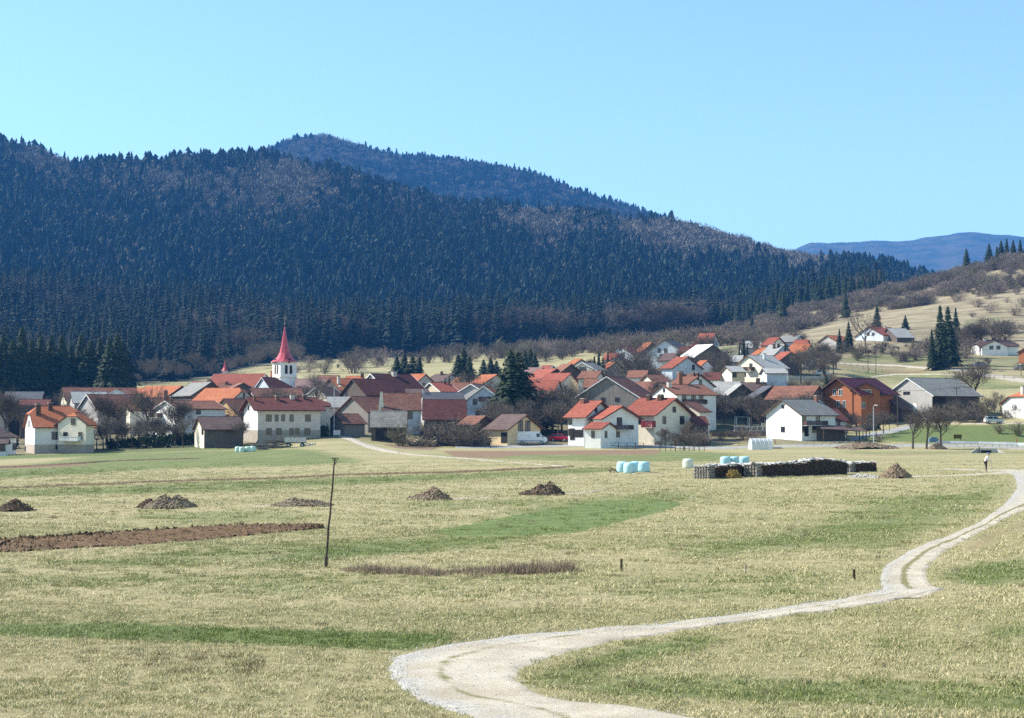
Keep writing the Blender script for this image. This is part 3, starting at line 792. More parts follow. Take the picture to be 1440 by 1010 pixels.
def fartree(seed, mat, n=150, w=0.012):
    r_ = random.Random(seed); mb = MB()
    mb.tube((0,0,-.02), (0,0,.5), .016, .008, 3, 0, False)
    for k in range(n):
        a = r_.random() * 6.283; e = math.acos(r_.uniform(-.5, 1)); q = r_.random() ** .4
        P = Vector((.28*q*math.sin(e)*math.cos(a), .28*q*math.sin(e)*math.sin(a), .62 + .38*q*math.cos(e)))
        dv = (Vector((P.x, P.y, (P.z - .35))).normalized() + Vector((r_.gauss(0,.3), r_.gauss(0,.3), r_.gauss(0,.3)))).normalized()
        Q = P - dv * r_.uniform(.12, .22)
        ww = dv.cross(Vector((r_.gauss(0,1), r_.gauss(0,1), r_.gauss(0,1)))).normalized() * w
        mb.add([Q - ww, Q + ww, P], [(0, 1, 2)])
    return mb.mesh('far_bare_tree', mat)
FARB = [fartree(50 + i, M_twigf) for i in range(3)]
SH = [shrub(60 + i, 40, 1.0, rd).mesh('shrub_crown', mt) for i, (rd, mt) in enumerate(((.75, M_twigp), (.95, M_twig), (.6, M_twigg), (1.1, M_twigp)))]

def spruce(px, D, h, label, var=0, group=None, wide=1.0, base=None, rz=None, name='spruce_tree', mesh=None):
    p = at(px, D) if base is None else base
    e = empty(name, p, random.random() * 6.28 if rz is None else rz)
    tag(e, label, 'tree', group)
    link('trunk', SPR_TRUNK, e, scale=(h * .9, h * .9, h))
    link('crown', mesh or SPR[var % 4], e, scale=(h * wide, h * wide, h))
    return e
def bare(px, D, h, label, var=0, group=None, wide=1.0, base=None, name='bare_tree'):
    p = at(px, D) if base is None else base
    e = empty(name, p, random.random() * 6.28)
    tag(e, label, 'tree', group)
    t, c = BT[var % 5]
    link('trunk', t, e, scale=(h * wide, h * wide, h)); link('crown', c, e, scale=(h * wide, h * wide, h))
    return e
def bush(px, D, h, label, var=0, group=None, wide=1.0, base=None, name='bare_shrub'):
    p = at(px, D) if base is None else base
    o = link(name, SH[var % 4], None, p, (0, 0, random.random() * 6.28), (h * wide, h * wide, h))
    return tag(o, label, 'shrub', group)

# ------------------------------------------------------------------ haze
hz = MB(); hz.box(-4200, 4200, -40, 9000, -9, 960)
HAZE_D = 8.0e-5
hm = bpy.data.materials.new('haze_air'); hm.use_nodes = True
hn, hl = nodes(hm); hn.remove(hn['Principled BSDF'])
pv = hn.new('ShaderNodeVolumePrincipled')
pv.inputs['Color'].default_value = (0.09, 0.38, 1.0, 1)
pv.inputs['Density'].default_value = HAZE_D
pv.inputs['Anisotropy'].default_value = 0.2
hl.new(pv.outputs[0], hn['Material Output'].inputs['Volume'])
tag(hz.build('haze', hm), 'thin blue air over the valley', kind='stuff')

# ------------------------------------------------------------------ woods
def jitter_field(y0, y1, sp, umax=0.40, umin=None):
    """roughly even scatter over the fan between two depths"""
    ys = []; xs = []
    y = y0
    while y < y1:
        hw = umax * y
        n = int((hw - (umin * y if umin is not None else -hw)) / sp)
        x = np.linspace(umin * y if umin is not None else -hw, hw, n)
        xs.append(x + RNG.uniform(-.45, .45, n) * sp); ys.append(np.full(n, y) + RNG.uniform(-.45, .45, n) * sp)
        y += sp
    return np.concatenate(xs), np.concatenate(ys)
def smooth_noise(x, y, s, seed):
    r_ = np.random.default_rng(seed); v = np.zeros_like(x)
    for k in range(6):
        a = r_.uniform(0, 6.28); fr = r_.uniform(.6, 1.8) / s
        v += np.sin((x * math.cos(a) + y * math.sin(a)) * fr * 6.28 + r_.uniform(0, 6.28) + 1.3 * np.sin((x * math.sin(a) - y * math.cos(a)) * fr * 3))
    return v / 6
def rots(n, tilt=0.04): return np.stack([RNG.normal(0, tilt, n), RNG.normal(0, tilt, n), RNG.uniform(0, 6.28, n)], 1)

x, y = jitter_field(600, 2130, 8.3, 0.40)
z = terr(x, y); px, py = project(x, y, z)
edge = np.interp(px, [-300, 0, 250, 400, 600, 860, 960, 1050, 1440], [600, 625, 690, 860, 950, 965, 1000, 1060, 1060])
n1 = smooth_noise(x, y, 150, 3); n2 = smooth_noise(x, y, 45, 4)
dec = 0.03 + 0.17 * np.clip(n1 + n2 * 0.7 - 0.15, 0, 1)
ridge_py = np.interp(px, [p[0] for p in RIDGE], [p[1] for p in RIDGE])
below = py - ridge_py
dec += 0.60 * np.exp(-((below - 12) / 20) ** 2) * (0.6 + 0.6 * np.sin(px * 0.035))
for (cx_, cy_, rx, ry, st) in ((330,300,95,38,.75),(150,300,60,40,.35),(400,285,50,35,.6),(470,300,60,30,.3),(720,330,50,22,.5),(90,255,60,30,.5),(960,350,110,22,.75),(1050,362,80,18,.8),(1000,380,120,18,.35),(820,330,60,15,.5),(1150,385,60,15,.5),(770,365,25,18,.5),(140,405,50,18,.4),(320,500,120,12,.25),(780,498,120,10,.4),(950,480,80,12,.6)):
    dec += st * np.exp(-((px - cx_) / rx) ** 2 - ((py - cy_) / ry) ** 2)
isdec = RNG.random(len(x)) < dec
clear = np.exp(-((px - 358) / 32) ** 2 - ((py - 292) / 9) ** 2) * 1.1
keep = (RNG.random(len(x)) > .05) & ~((px < 440) & (y < 900) & (py < 490)) & ~((px > 1240) & (y < 1600)) & (y > edge + 12 * n2) & (RNG.random(len(x)) > clear)
# thin the belt that a hillside hides
x, y, z, px, py, isdec, n1 = (a[keep] for a in (x, y, z, px, py, isdec, n1))
h = RNG.normal(1, .20, len(x)) * (26.5 + 4.0 * n1) * np.where(y < 880, .72, 1)
h = np.clip(h, 12, 33)
w = h * RNG.uniform(1.0, 1.5, len(x))
nearf = (y < 1230)
def wood(name, sel, protos, label, wf=1.0, hf=1.0):
    o = instancer(name, np.stack([x[sel], y[sel], z[sel]], 1), rots(sel.sum()), np.stack([w[sel] * wf, w[sel] * wf, h[sel] * hf], 1),
                  RNG.integers(0, len(protos), sel.sum()), RNG.random(sel.sum()), protos)
    tag(o, label, 'forest', kind='stuff')
PM = [proto('p', m) for m in MIDS]; PF = [proto('p', m) for m in FAR]; PB = [proto('p', m) for m in FARB]
# the tallest trees of the front edge stand as individuals
front = nearf & (~isdec) & (y < edge[keep] + 55 if False else y < np.interp(px, [-300, 0, 250, 400, 600, 860, 960, 1050, 1440], [620, 645, 710, 880, 970, 985, 1020, 1080, 1080]) + 22) & (px > -10) & (px < 1010)
fi = np.nonzero(front)[0]
fi = fi[np.argsort(-h[fi])][:110]
indiv = np.zeros(len(x), bool); indiv[fi] = True
wood('forest', nearf & ~isdec & ~indiv, PM, 'dark spruce forest standing along the foot of the hills')
wood('hillside_forest', ~nearf & ~isdec, PF, 'dark blue spruce forest covering the long hillside', 1.05)
PBN = [proto('p', m[1]) for m in BT]
wood('bare_wood_edge', isdec & (y < 1350), PBN, 'grey leafless trees along the foot of the spruce forest', 1.15, .85)
wood('bare_woodland', isdec & (y >= 1350), PB, 'grey leafless trees mixed into the spruce forest', 1.15, .80)
for k in fi:
    e = empty('edge_spruce', (x[k], y[k], z[k]), random.random() * 6)
    tag(e, 'tall dark spruce in the front rank of the forest behind the village', 'tree', 'spruces along the forest edge')
    link('trunk', SPR_TRUNK, e, scale=(h[k] * 1.1, h[k] * 1.1, h[k] * 1.05)); link('crown', MIDS[k % 3], e, scale=(w[k], w[k], h[k] * 1.08))

# second mountain
x, y = jitter_field(2900, 3620, 9.5, 0.23, -0.19)
z = terr(x, y); px, py = project(x, y, z)
n2 = smooth_noise(x, y, 140, 9)
isdec = RNG.random(len(x)) < np.clip(0.35 + 0.5 * n2 + 0.55 * np.exp(-((px - 470) / 70) ** 2), 0, .92)
h = np.clip(RNG.normal(21, 3.5, len(x)), 12, 30); w = h * RNG.uniform(1.0, 1.5, len(x))
wood('mountain_forest', ~isdec, PF, 'spruce forest on the far blue mountain', 1.1)
wood('mountain_woodland', isdec, PB, 'leafless woods on the far blue mountain', 1.4, .8)

# scrub belt on the right hill
def scatter_px(n, poly, dmin, dmax):
    """scatter over the ground between two depths, kept to a traced region"""
    yy = np.sqrt(RNG.uniform(dmin ** 2, dmax ** 2, n)); xx = RNG.uniform(-0.34, 0.40, n) * yy
    zz = terr(xx, yy); a, b = project(xx, yy, zz)
    k = inpoly(a, b, poly) & (smooth_noise(xx, yy, 60, 31) + .6 * smooth_noise(xx, yy, 22, 32) > (-.05 if b.size and poly is SCRUB else -9))
    return xx[k], yy[k], zz[k], a[k], b[k]
SCRUB = [(1000,496),(1040,486),(1090,472),(1140,462),(1180,450),(1230,440),(1300,430),(1345,425),(1390,415),(1440,410),(1520,405),(1520,345),(1440,352),(1400,362),(1340,378),(1290,388),(1240,405),(1180,428),(1120,440),(1060,456),(1000,470)]
PS = [proto('p', m) for m in SH]
def scrub(name, n, poly, d0, d1, hm_, label, pr=None, wf=1.3):
    x, y, z, a, b = scatter_px(n, poly, d0, d1)
    h = np.clip(RNG.normal(hm_, hm_ * .25, len(x)), hm_ * .4, hm_ * 1.8)
    pr = pr or PS
    o = instancer(name, np.stack([x, y, z], 1), rots(len(x), .06), np.stack([h * wf, h * wf, h], 1), RNG.integers(0, len(pr), len(x)), RNG.random(len(x)), pr)
    tag(o, label, 'scrub', kind='stuff')
scrub('hill_scrub', 9500, SCRUB, 640, 1010, 4.0, 'purplish leafless scrub covering the upper part of the right hill')
scrub('hill_crest_scrub', 5000, [(1150,440),(1240,405),(1340,376),(1440,350),(1520,335),(1520,365),(1440,375),(1340,398),(1240,425)], 780, 1060, 3.6, 'taller leafless scrub along the crest of the right hill')
scrub('slope_thicket', 1500, [(1275,512),(1290,500),(1330,480),(1355,470),(1410,466),(1440,455),(1500,445),(1500,470),(1440,475),(1360,490),(1360,505),(1310,512)], 480, 760, 5.0, 'brown thicket beside the tall spruces on the hillside')
scrub('slope_thicket', 800, [(1195,505),(1215,495),(1330,493),(1335,508),(1270,511),(1200,509)], 480, 620, 3.0, 'low brown bushes above the hillside gravel road')
scrub('meadow_edge_scrub', 2300, [(400,523),(470,520),(540,514),(600,508),(700,503),(860,492),(960,480),(1010,478),(1000,495),(900,500),(820,503),(740,512),(640,510),(560,518),(480,528),(420,530)], 640, 960, 6.0, 'grey leafless bushes between the forest and the meadows', PBN + PS, 1.0)
scrub('meadow_edge_scrub', 900, [(180,552),(240,542),(380,528),(425,515),(420,505),(300,505),(180,510),(0,520),(0,545)], 540, 900, 9.5, 'grey leafless trees at the forest foot behind the church', PBN, 1.0)
scrub('hedgerow_scrub', 700, [(1030,484),(1060,478),(1100,472),(1140,475),(1140,482),(1100,485),(1050,487)], 560, 760, 3.2, 'dark hedgerow under the hillside pasture')
scrub('lane_thicket', 900, [(1295,590),(1310,580),(1440,580),(1440,592),(1380,594),(1300,595)], 340, 430, 2.9, 'reddish brown thicket beside the lane right of the grey barn')
scrub('lane_thicket', 220, [(1370,606),(1400,600),(1500,600),(1500,612),(1400,612)], 325, 400, 1.6, 'low olive brush on the green verge at the right edge', [PS[2], PS[0]])

# ------------------------------------------------------------------ buildings
M_plinth = noisy('plinth_render', (0.40, 0.35, 0.30), (0.33, 0.29, 0.25), 1.2, 0.9)
M_barge_w = noisy('white_bargeboard', (0.72, 0.72, 0.70), (0.55, 0.55, 0.53), 2, 0.7)

FOOT = []
def wbox(name, parent, x, z, w, h, M, fm, bars=True):
    """a window: frame bars round a dark pane; local x along the wall, z up, M puts it on the wall"""
    mb = MB(); t = 0.07; d = 0.07
    mb.box(x-w/2-t, x+w/2+t, -d, -0.004, z-h/2-t, z-h/2, 0, M); mb.box(x-w/2-t, x+w/2+t, -d, -0.004, z+h/2, z+h/2+t, 0, M)
    mb.box(x-w/2-t, x-w/2, -d, -0.004, z-h/2, z+h/2, 0, M); mb.box(x+w/2, x+w/2+t, -d, -0.004, z-h/2, z+h/2, 0, M)
    if bars and w > 0.8: mb.box(x-0.035, x+0.035, -d+.01, -0.012, z-h/2, z+h/2, 0, M)
    o = mb.build(name, fm, parent)
    pb = MB(); pb.box(x-w/2, x+w/2, -0.018, -0.002, z-h/2, z+h/2, 0, M)
    pb.build('pane', M_glass, o)
    return o

def house(label, A, B, rpy, epy, D, W, yaw, roof, wall, name='house', cat='house', ov=0.45, gov=0.4, hip=(0, 0), chim=(), win=(), auto=None,
          fm=None, plinth=None, barge=None, balc=(), doors=(), dark=(), depth_off=0.0, gable=None, group=None, sink=0.6, base=None, rt=0.18):
    """gabled building. A, B: ridge ends in photograph pixels; rpy, epy: ridge and front eave rows; D: depth of the ridge centre"""
    ya = R(yaw)
    cx = xof((A + B) / 2, D)
    # ridge length from its projected span
    u0, u1 = (A - 720) / F, (B - 720) / F
    u = (u0 + u1) / 2
    L = (u1 - u0) * D / max(0.08, (math.cos(ya) - u * math.sin(ya)))
    Wt = W + 2 * ov
    zr = zof(rpy, D)
    De = D - (Wt / 2) * math.cos(ya)
    ze = zof(epy, De)
    ze = min(ze, zr - 0.5)
    rm = Matrix.Translation((cx, D, 0)) @ Matrix.Rotation(ya, 4, 'Z')
    corners = [rm @ Vector((sx * L / 2, sy * W / 2, 0)) for sx in (-1, 1) for sy in (-1, 1)]
    hs_ = [th(c.x, c.y) for c in corners]
    zb = min(hs_) - sink if base is None else base
    z0 = sum(hs_) / 4
    FOOT.append((cx, D, L / 2 + 1.5, W / 2 + 1.5, ya, label, cat))
    e = empty(name, (cx, D, zb), ya)
    tag(e, label, cat, group)
    MW = Matrix.Translation((cx, D, zb)) @ Matrix.Rotation(ya, 4, 'Z'); MI = MW.inverted()
    rz = zr - zb; ez = ze - zb
    s = (rz - ez) / (Wt / 2)
    lw = L - 2 * gov if L > 3 else L * .9
    # --- walls
    k0, k1 = hip
    wt = lambda yy: rz - rt - s * abs(yy) + 0.04
    v = []; f = []
    def gab(x, k):
        zc = rz - rt - k * (rz - ez); yc = (rz - rt - zc) / s if s > 0 else 0
        zc += .0
        p = [(x, -W/2, 0), (x, -W/2, wt(W/2))]
        if k > 0.98: p += [(x, W/2, wt(W/2)), (x, W/2, 0)]
        elif k > 0.02: p += [(x, -min(yc, W/2), wt(min(yc, W/2))), (x, min(yc, W/2), wt(min(yc, W/2))), (x, W/2, wt(W/2)), (x, W/2, 0)]
        else: p += [(x, 0, wt(0)), (x, W/2, wt(W/2)), (x, W/2, 0)]
        return p
    gl = gab(-lw/2, k0); gr = gab(lw/2, k1)
    mb = MB()
    mats = [wall, gable or wall]
    mb.add(gl, [tuple(range(len(gl)))[::-1] if False else tuple(range(len(gl)))], 1)
    mb.add(gr, [tuple(range(len(gr)))[::-1]], 1)
    mb.add([(-lw/2,-W/2,0),(lw/2,-W/2,0),(lw/2,-W/2,wt(W/2)),(-lw/2,-W/2,wt(W/2)),(-lw/2,W/2,0),(lw/2,W/2,0),(lw/2,W/2,wt(W/2)),(-lw/2,W/2,wt(W/2))], [(0,1,2,3),(5,4,7,6)], 0)
    mb.build('wall', mats, e)
    if plinth:
        pm = MB(); pm.box(-lw/2-.013, lw/2+.013, -W/2-.013, W/2+.013, 0, plinth, 0); pm.build('plinth', M_plinth, e)
    # --- roof
    h0 = k0 * W * 0.42; h1 = k1 * W * 0.42
    def clip(x, k):
        y = k * Wt / 2
        return [(x, -y, rz - s * y), (x, y, rz - s * y)]
    cl = clip(-L/2, k0); cr = clip(L/2, k1)
    rl = (-L/2 + h0, 0, rz); rr = (L/2 - h1, 0, rz)
    top = [rl, rr, cl[0], cl[1], cr[0], cr[1], (-L/2, -Wt/2, ez), (L/2, -Wt/2, ez), (-L/2, Wt/2, ez), (L/2, Wt/2, ez)]
    fr = [(6, 7, 4, 1, 0, 2), (9, 8, 3, 0, 1, 5)]
    if k0 > 0: fr.append((2, 0, 3))
    if k1 > 0: fr.append((4, 5, 1))
    if k0 == 0: fr = [tuple(i for i in q if i not in (2, 3)) for q in fr]
    if k1 == 0: fr = [tuple(i for i in q if i not in (4, 5)) for q in fr]
    loop = [6, 7] + ([4, 5] if k1 else [1]) + [9, 8] + ([3, 2] if k0 else [0])
    n = len(top)
    bot = [(p[0], p[1], p[2] - rt) for p in top]
    faces = fr + [tuple(i + n for i in q[::-1]) for q in fr] + [(loop[i], loop[i] + n, loop[(i+1) % len(loop)] + n, loop[(i+1) % len(loop)]) for i in range(len(loop))]
    rb = MB(); rb.add(top + bot, faces, 0)
    # slight sag and unevenness of old roofs comes from a ridge cap built of short pieces
    x = rl[0]
    while x < rr[0] - 0.2:
        x2 = min(x + 0.42, rr[0]); jj = random.uniform(0, .03)
        rb.add([(x, -.16, rz - .10 + jj), (x2, -.16, rz - .10 + jj), (x2, 0, rz + .07 + jj), (x, 0, rz + .07 + jj), (x, .16, rz - .10 + jj), (x2, .16, rz - .10 + jj)], [(0,1,2,3),(3,2,5,4),(0,3,4),(1,5,2)], 0)
        x = x2
    ro = rb.build('roof', roof, e)
    bm_ = barge or M_brown
    for sx, k, cc in ((-1, k0, cl), (1, k1, cr)):
        if k >= 0.98: continue
        for sy in (-1, 1):
            g = MB(); y0 = cc[0][1] if sy < 0 else cc[1][1]
            a = Vector((sx*(L/2+.03), y0 if k else 0, rz - s*abs(y0 if k else 0) + .02)); b = Vector((sx*(L/2+.03), sy*Wt/2, ez + .02)); t = -0.26
            q = 0.03 * sx
            g.add([a, b, b + Vector((0,0,t)), a + Vector((0,0,t)), a + Vector((q,0,0)), b + Vector((q,0,0)), b + Vector((q,0,t)), a + Vector((q,0,t))],
                  [(0,1,2,3),(4,7,6,5),(0,4,5,1),(1,5,6,2),(2,6,7,3),(3,7,4,0)], 0)
            g.build('bargeboard', bm_, e)
    # gutter along the front eave
    gt = MB(); gt.tube((-L/2, -Wt/2-.06, ez-.10), (L/2, -Wt/2-.06, ez-.10), .07, .07, 6); gt.build('gutter', M_brown, e)
    # --- wall frames
    WM = {'f': (Matrix.Translation((0, -W/2, 0)), lw), 'l': (Matrix.Translation((-lw/2, 0, 0)) @ Matrix.Rotation(R(-90), 4, 'Z'), W), 'r': (Matrix.Translation((lw/2, 0, 0)) @ Matrix.Rotation(R(90), 4, 'Z'), W)}
    def hit(face, px, py):
        M, _ = WM[face]; MM = MW @ M
        nrm = MM.to_3x3() @ Vector((0, -1, 0)); p0 = MM.translation
        d = Vector(((px - 720) / F, math.cos(PITCH) - (505 - py) / F * math.sin(PITCH), math.sin(PITCH) + (505 - py) / F * math.cos(PITCH)))
        o_ = Vector((0, 0, EYE)); den = d.dot(nrm)
        t = (p0 - o_).dot(nrm) / den
        q = MM.inverted() @ (o_ + d * t)
        return q.x, q.z
    fm_ = fm or M_frame
    for wi in win:
        face, px, py = wi[:3]; w, h = (wi[3], wi[4]) if len(wi) > 4 else (0.95, 1.25)
        x_, z_ = hit(face, px, py)
        lim = WM[face][1] / 2 - w / 2 - 0.15
        if abs(x_) > lim + 1.5: continue
        x_ = max(-lim, min(lim, x_)); z_ = max(h / 2 + .2, z_)
        wbox('window', e, x_, z_, w, h, WM[face][0], fm_)
    if auto:
        for face, nn, zz in auto:
            for i in range(nn):
                x_ = WM[face][1] * ((i + .5) / nn - .5) * .85
                z_ = (z0 - zb) + zz
                if z_ + .7 < wt(x_ if face in 'lr' else W/2): wbox('window', e, x_, z_, .9, 1.2, WM[face][0], fm_)
    for d_ in doors:
        face, px, py, w, h = d_[:5]; x_, z_ = hit(face, px, py)
        lim = WM[face][1] / 2 - w / 2 - 0.05
        x_ = max(-lim, min(lim, x_))
        mb = MB(); mb.box(x_-w/2-.08, x_+w/2+.08, -.06, .003, z_-h/2, z_+h/2+.08, 0, WM[face][0]); mb.box(x_-w/2, x_+w/2, -.075, -.055, z_-h/2+.03, z_+h/2, 1, WM[face][0])
        mb.build('door' if len(d_) < 6 else d_[5], [fm_, d_[6] if len(d_) > 6 else M_dark], e)
    for b_ in balc:
        face, p0, p1, py, pyb, mt = b_; x0, z0_ = hit(face, p0, py); x1, _ = hit(face, p1, py); _, z1_ = hit(face, p1, pyb)
        x0, x1 = min(x0, x1), max(x0, x1); zz0, zz1 = min(z0_, z1_), max(z0_, z1_)
        mb = MB(); M = WM[face][0]; dp = 1.2
        mb.box(x0, x1, -dp, 0.0, zz0 - .15, zz0, 1, M)
        o_ = mb.build('balcony', [mt, M_conc], e)
        nb = max(3, int((x1 - x0) / .30)); bb = MB()
        for i in range(nb + 1):
            xx = x0 + (x1 - x0) * i / nb
            bb.box(xx - .11, xx + .11, -dp - .03, -dp, zz0 + .02, zz1 - .06, 0, M)
        bb.box(x0, x1, -dp - .08, -dp + .02, zz1 - .06, zz1 + .02, 0, M)
        for xx in (x0, x1): bb.box(xx - .04, xx + .04, -dp, 0, zz0, zz1, 0, M)
        bb.build('railing', mt, o_)
    for c_ in chim:
        px, pyt = c_[0], c_[1]; w = c_[2] if len(c_) > 2 else .7; mt = c_[3] if len(c_) > 3 else M_brick; yo = c_[4] if len(c_) > 4 else -0.7
        # place along the ridge by its pixel
        # solve local x so that the projected column is px
        best = 0
        dirx, diry = math.cos(ya), math.sin(ya)
        bx, by = cx + math.sin(ya) * -yo * 1.0, D + math.cos(ya) * yo
        bx = cx - math.sin(ya) * yo; by = D + math.cos(ya) * yo
        uu = (px - 720) / F
        den = dirx - uu * diry
        tloc = (uu * by - bx) / den if abs(den) > .05 else 0
        tloc = max(-L/2 + .5, min(L/2 - .5, tloc))
        zt = zof(pyt, by + tloc * diry) - zb
        zt = max(zt, rz + .25)
        mb = MB(); zlow = rz - s * abs(yo) - 1.0
        mb.box(tloc - w/2, tloc + w/2, yo - w/2, yo + w/2, zlow, zt, 0); mb.box(tloc - w/2 - .07, tloc + w/2 + .07, yo - w/2 - .07, yo + w/2 + .07, zt - .003, zt + .10, 1)
        mb.box(tloc - w/2 + .12, tloc + w/2 - .12, yo - w/2 + .12, yo + w/2 - .12, zt + .10, zt + .22, 2)
        mb.build('chimney', [mt, M_conc, M_dark], ro)
    return e

RO, WA = ROOF, WALL
# ---- left end
house('white house at the left edge with a dark brown roof', -62, -14, 592, 615, 325, 13, 70, RO['brown'], WA['white'], win=[('f', 10, 605, .8, .9), ('f', 22, 628)], sink=1.2, auto=[('l', 2, 3.6)])
house('low white annex with a dark lean-to roof at the left edge', -30, 14, 617, 624, 316, 4.5, 12, RO['brown'], WA['white'], win=[('f', 5, 630, 1.2, 1.2)], name='annex', sink=1.2)
H2 = house('white and beige house with orange half-hipped roof and two dark chimneys', 40, 128, 571, 601, 335, 12.5, 24, RO['orange'], WA['white'], hip=(.35, .75), sink=1.5, ov=.8,
      chim=[(54, 574, .9, M_brown, -2.8), (71, 567, .8, M_brown, -1.2)], plinth=3.3,
      win=[('l', 41, 596, 1, 1.2), ('l', 35, 631, 1.1, .9), ('f', 78, 613, 1.3, 1.4), ('f', 122, 612, .9, 1.4), ('f', 81, 629, .7, .7), ('f', 98, 629, .8, .7)],
      doors=[('f', 89, 632, .9, 2.2), ('f', 113, 632, .9, 2.2)])
house('orange gabled bay on the front of the half-hipped house', 101, 113, 580, 598, 327.5, 6.6, 66, RO['orange'], WA['cream'], name='gabled_bay', cat='house wing', hip=(.3, 0), sink=1.5, ov=.9, gov=.7,
      win=[('l', 103, 593, .9, 1.1), ('l', 92, 613, .9, 1.3), ('l', 113, 613, .8, 1.3)], balc=[('l', 90, 114, 620, 614, M_whitef)], plinth=3.25)
house('slate grey barn roof behind the half-hipped house', 8, 62, 551, 568, 400, 11, 8, RO['slate'], WA['wood'], name='barn', cat='barn')
house('low red roof strip under the slate barn', 28, 72, 562, 570, 385, 6, 8, RO['rust'], WA['wood'], name='shed', cat='shed')
house('long brown tiled farmhouse left of the bare orchard', 88, 192, 545, 563, 440, 11, 22, RO['old'], WA['cream'], auto=[('l', 2, 2.5)])
house('pale grey roofed barn wedged between brown roofs', 99, 150, 551, 567, 415, 9, 22, RO['light'], WA['greyr'], name='barn', cat='barn')
house('farmhouse with grey gable and white bargeboards behind the orchard', 122, 196, 555, 577, 395, 11, 38, RO['old'], WA['greyr'], barge=M_barge_w, auto=[('l', 2, 2.4)])
house('little white gable rising over the brown roofs', 164, 171, 548, 557, 425, 6, 78, RO['old'], WA['white'], barge=M_barge_w)
house('brown tiled house end behind the bare trees near the balcony house', 178, 240, 560, 577, 385, 9, 18, RO['old'], WA['cream'], chim=[(233, 550, .9, M_brick)])
house('bright orange roofed barn with a dark right gable', 205, 256, 543, 559, 445, 11, -32, RO['orange'], WA['wood'], name='barn', cat='barn')
house('orange roof at the far left of the orange barn', 182, 214, 546, 556, 462, 10, -20, RO['orange'], WA['cream'])
house('balcony house with white gable and long brown roof', 232, 303, 564, 575, 372, 10, 40, RO['old'], WA['white'], barge=M_barge_w, win=[('f', 279, 579, 1, 1.1)], balc=[('l', 216, 228, 600, 594, M_brown), ('l', 216, 228, 587, 581, M_brown)], chim=[(241, 558, .6, M_brown)])
house('small red roof with a chimney peeping over the grey barn', 255, 276, 545, 555, 455, 8, 12, RO['red'], WA['cream'])
house('grey roofed barn with a dark open gable', 268, 297, 538, 557, 432, 10, -58, RO['grey'], WA['wood'], name='barn', cat='barn', win=[('r', 268, 562)])
house('low red tiled roof with twin chimneys before the monastery', 270, 300, 537, 548, 470, 9, -12, RO['red'], WA['cream'], chim=[(294, 534, .8), (305, 535, .8)])
house('huge brick-red roof of the monastery beside the church', 301, 374, 526, 547, 482, 20, -14, RO['red'], WA['cream'], name='monastery', cat='monastery', barge=M_barge_w, auto=[('f', 8, 4.5)])
house('brown-red hipped roof with a small dormer before the monastery', 308, 345, 539, 549, 458, 9, 0, RO['old'], WA['cream'], chim=[(319, 541, .8)])
house('dark dormer gable between the monastery roof and the orange roof', 333, 342, 539, 548, 450, 6, -70, RO['old'], WA['wood'], name='dormer_house')
house('large orange-brown roofed house with a windowed right gable', 288, 344, 546, 566, 420, 13, -22, RO['orange'], WA['cream'], win=[('r', 343, 557, .8, 1.2)], hip=(0, .25))
house('low brown roof in front of the orange-brown roof', 255, 300, 564, 576, 385, 8, 10, RO['old'], WA['white'])
house('house with honey-coloured boarded gable', 314, 346, 561, 583, 382, 10.5, 42, RO['old'], WA['ywood'], name='boarded_house', dark=(), doors=[('l', 317, 586, 3, .9)])
house('church nave under a dark maroon roof with a blue-grey gable', 368, 402, 531, 556, 466, 15, 34, RO['maroon'], WA['blue'], name='church_nave', cat='church', hip=(0, .5), barge=M_metal)
house('brown roof with a pale ridge left of the church tower foot', 352, 397, 546, 560, 430, 10, 20, RO['mossy'], WA['greyr'])
# ---- the long two-storey house
w12 = [('f', x, 588, 1.0, 1.25) for x in (378, 433)] + [('f', x, 588, .6, 1.2) for x in (389, 398)] + [('f', 410, 588, .7, 1.25)] + \
      [('f', x, 607, 1.0, 1.2) for x in (378, 392, 432)] + [('f', x, 607, .7, 1.2) for x in (410, 418)] + [('l', 350, 574, .7, .8)]
house('long two-storey cream house with rust-brown roof and four chimneys', 347, 446, 559, 577, 343, 10.5, 24, RO['rust'], WA['pink'], gable=WA['white'], ov=.7, gov=.9, sink=1.0,
      chim=[(358, 562, .45, M_brick, -1.5), (390, 557, .8, M_brick, -1.2), (411, 556, .8, M_plaster, -.6), (428, 556, .6, M_brown, -.6)], win=w12, plinth=3.6)
house('hipped side wing at the right end of the long cream house', 442, 461, 560, 571, 352, 9.5, 14, RO['rust'], WA['pink'], name='side_wing', cat='house wing', hip=(0, .6), sink=1)
house('low shed with brown roof and pale left gable before the cream house', 278, 338, 586, 604, 333, 9, 22, RO['brown'], WA['wood'], gable=WA['cream'], name='shed', cat='shed', win=[('l', 285, 607, 1.6, 1.1)], ov=.6, sink=1)
# ---- centre left
house('house with long dusty-pink roof right of the church tower', 415, 459, 533, 550, 478, 13, 6, RO['pinkish'], WA['white'], auto=[('f', 5, 1.5)])
house('bright orange roof with a dark left gable behind the maroon barns', 463, 493, 532, 549, 456, 12, 32, RO['orange'], WA['wood'], chim=[(476, 543, .6, M_plaster, -3)])
house('orange roofed house with brick chimney between maroon barns', 486, 512, 529, 540, 470, 10, 5, RO['orange'], WA['cream'], chim=[(512, 526, .9)])
house('barn with maroon tiled roof and dark plank gable', 495, 538, 533, 556, 412, 13, 34, RO['maroon'], WA['wood'], name='barn', cat='barn', win=[('l', 487, 553)])
house('great maroon roofed farmhouse with pale bargeboards and tall chimney', 521, 578, 526, 551, 432, 15, 38, RO['maroon'], WA['greyr'], barge=M_barge_w, chim=[(554, 523, 1.1, M_plaster, -.8)])
house('small yellow gabled house with dark roof', 443, 470, 545, 560, 418, 9, 48, RO['brown'], WA['cream'], barge=M_barge_w, win=[('l', 445, 554, .8, .9)])
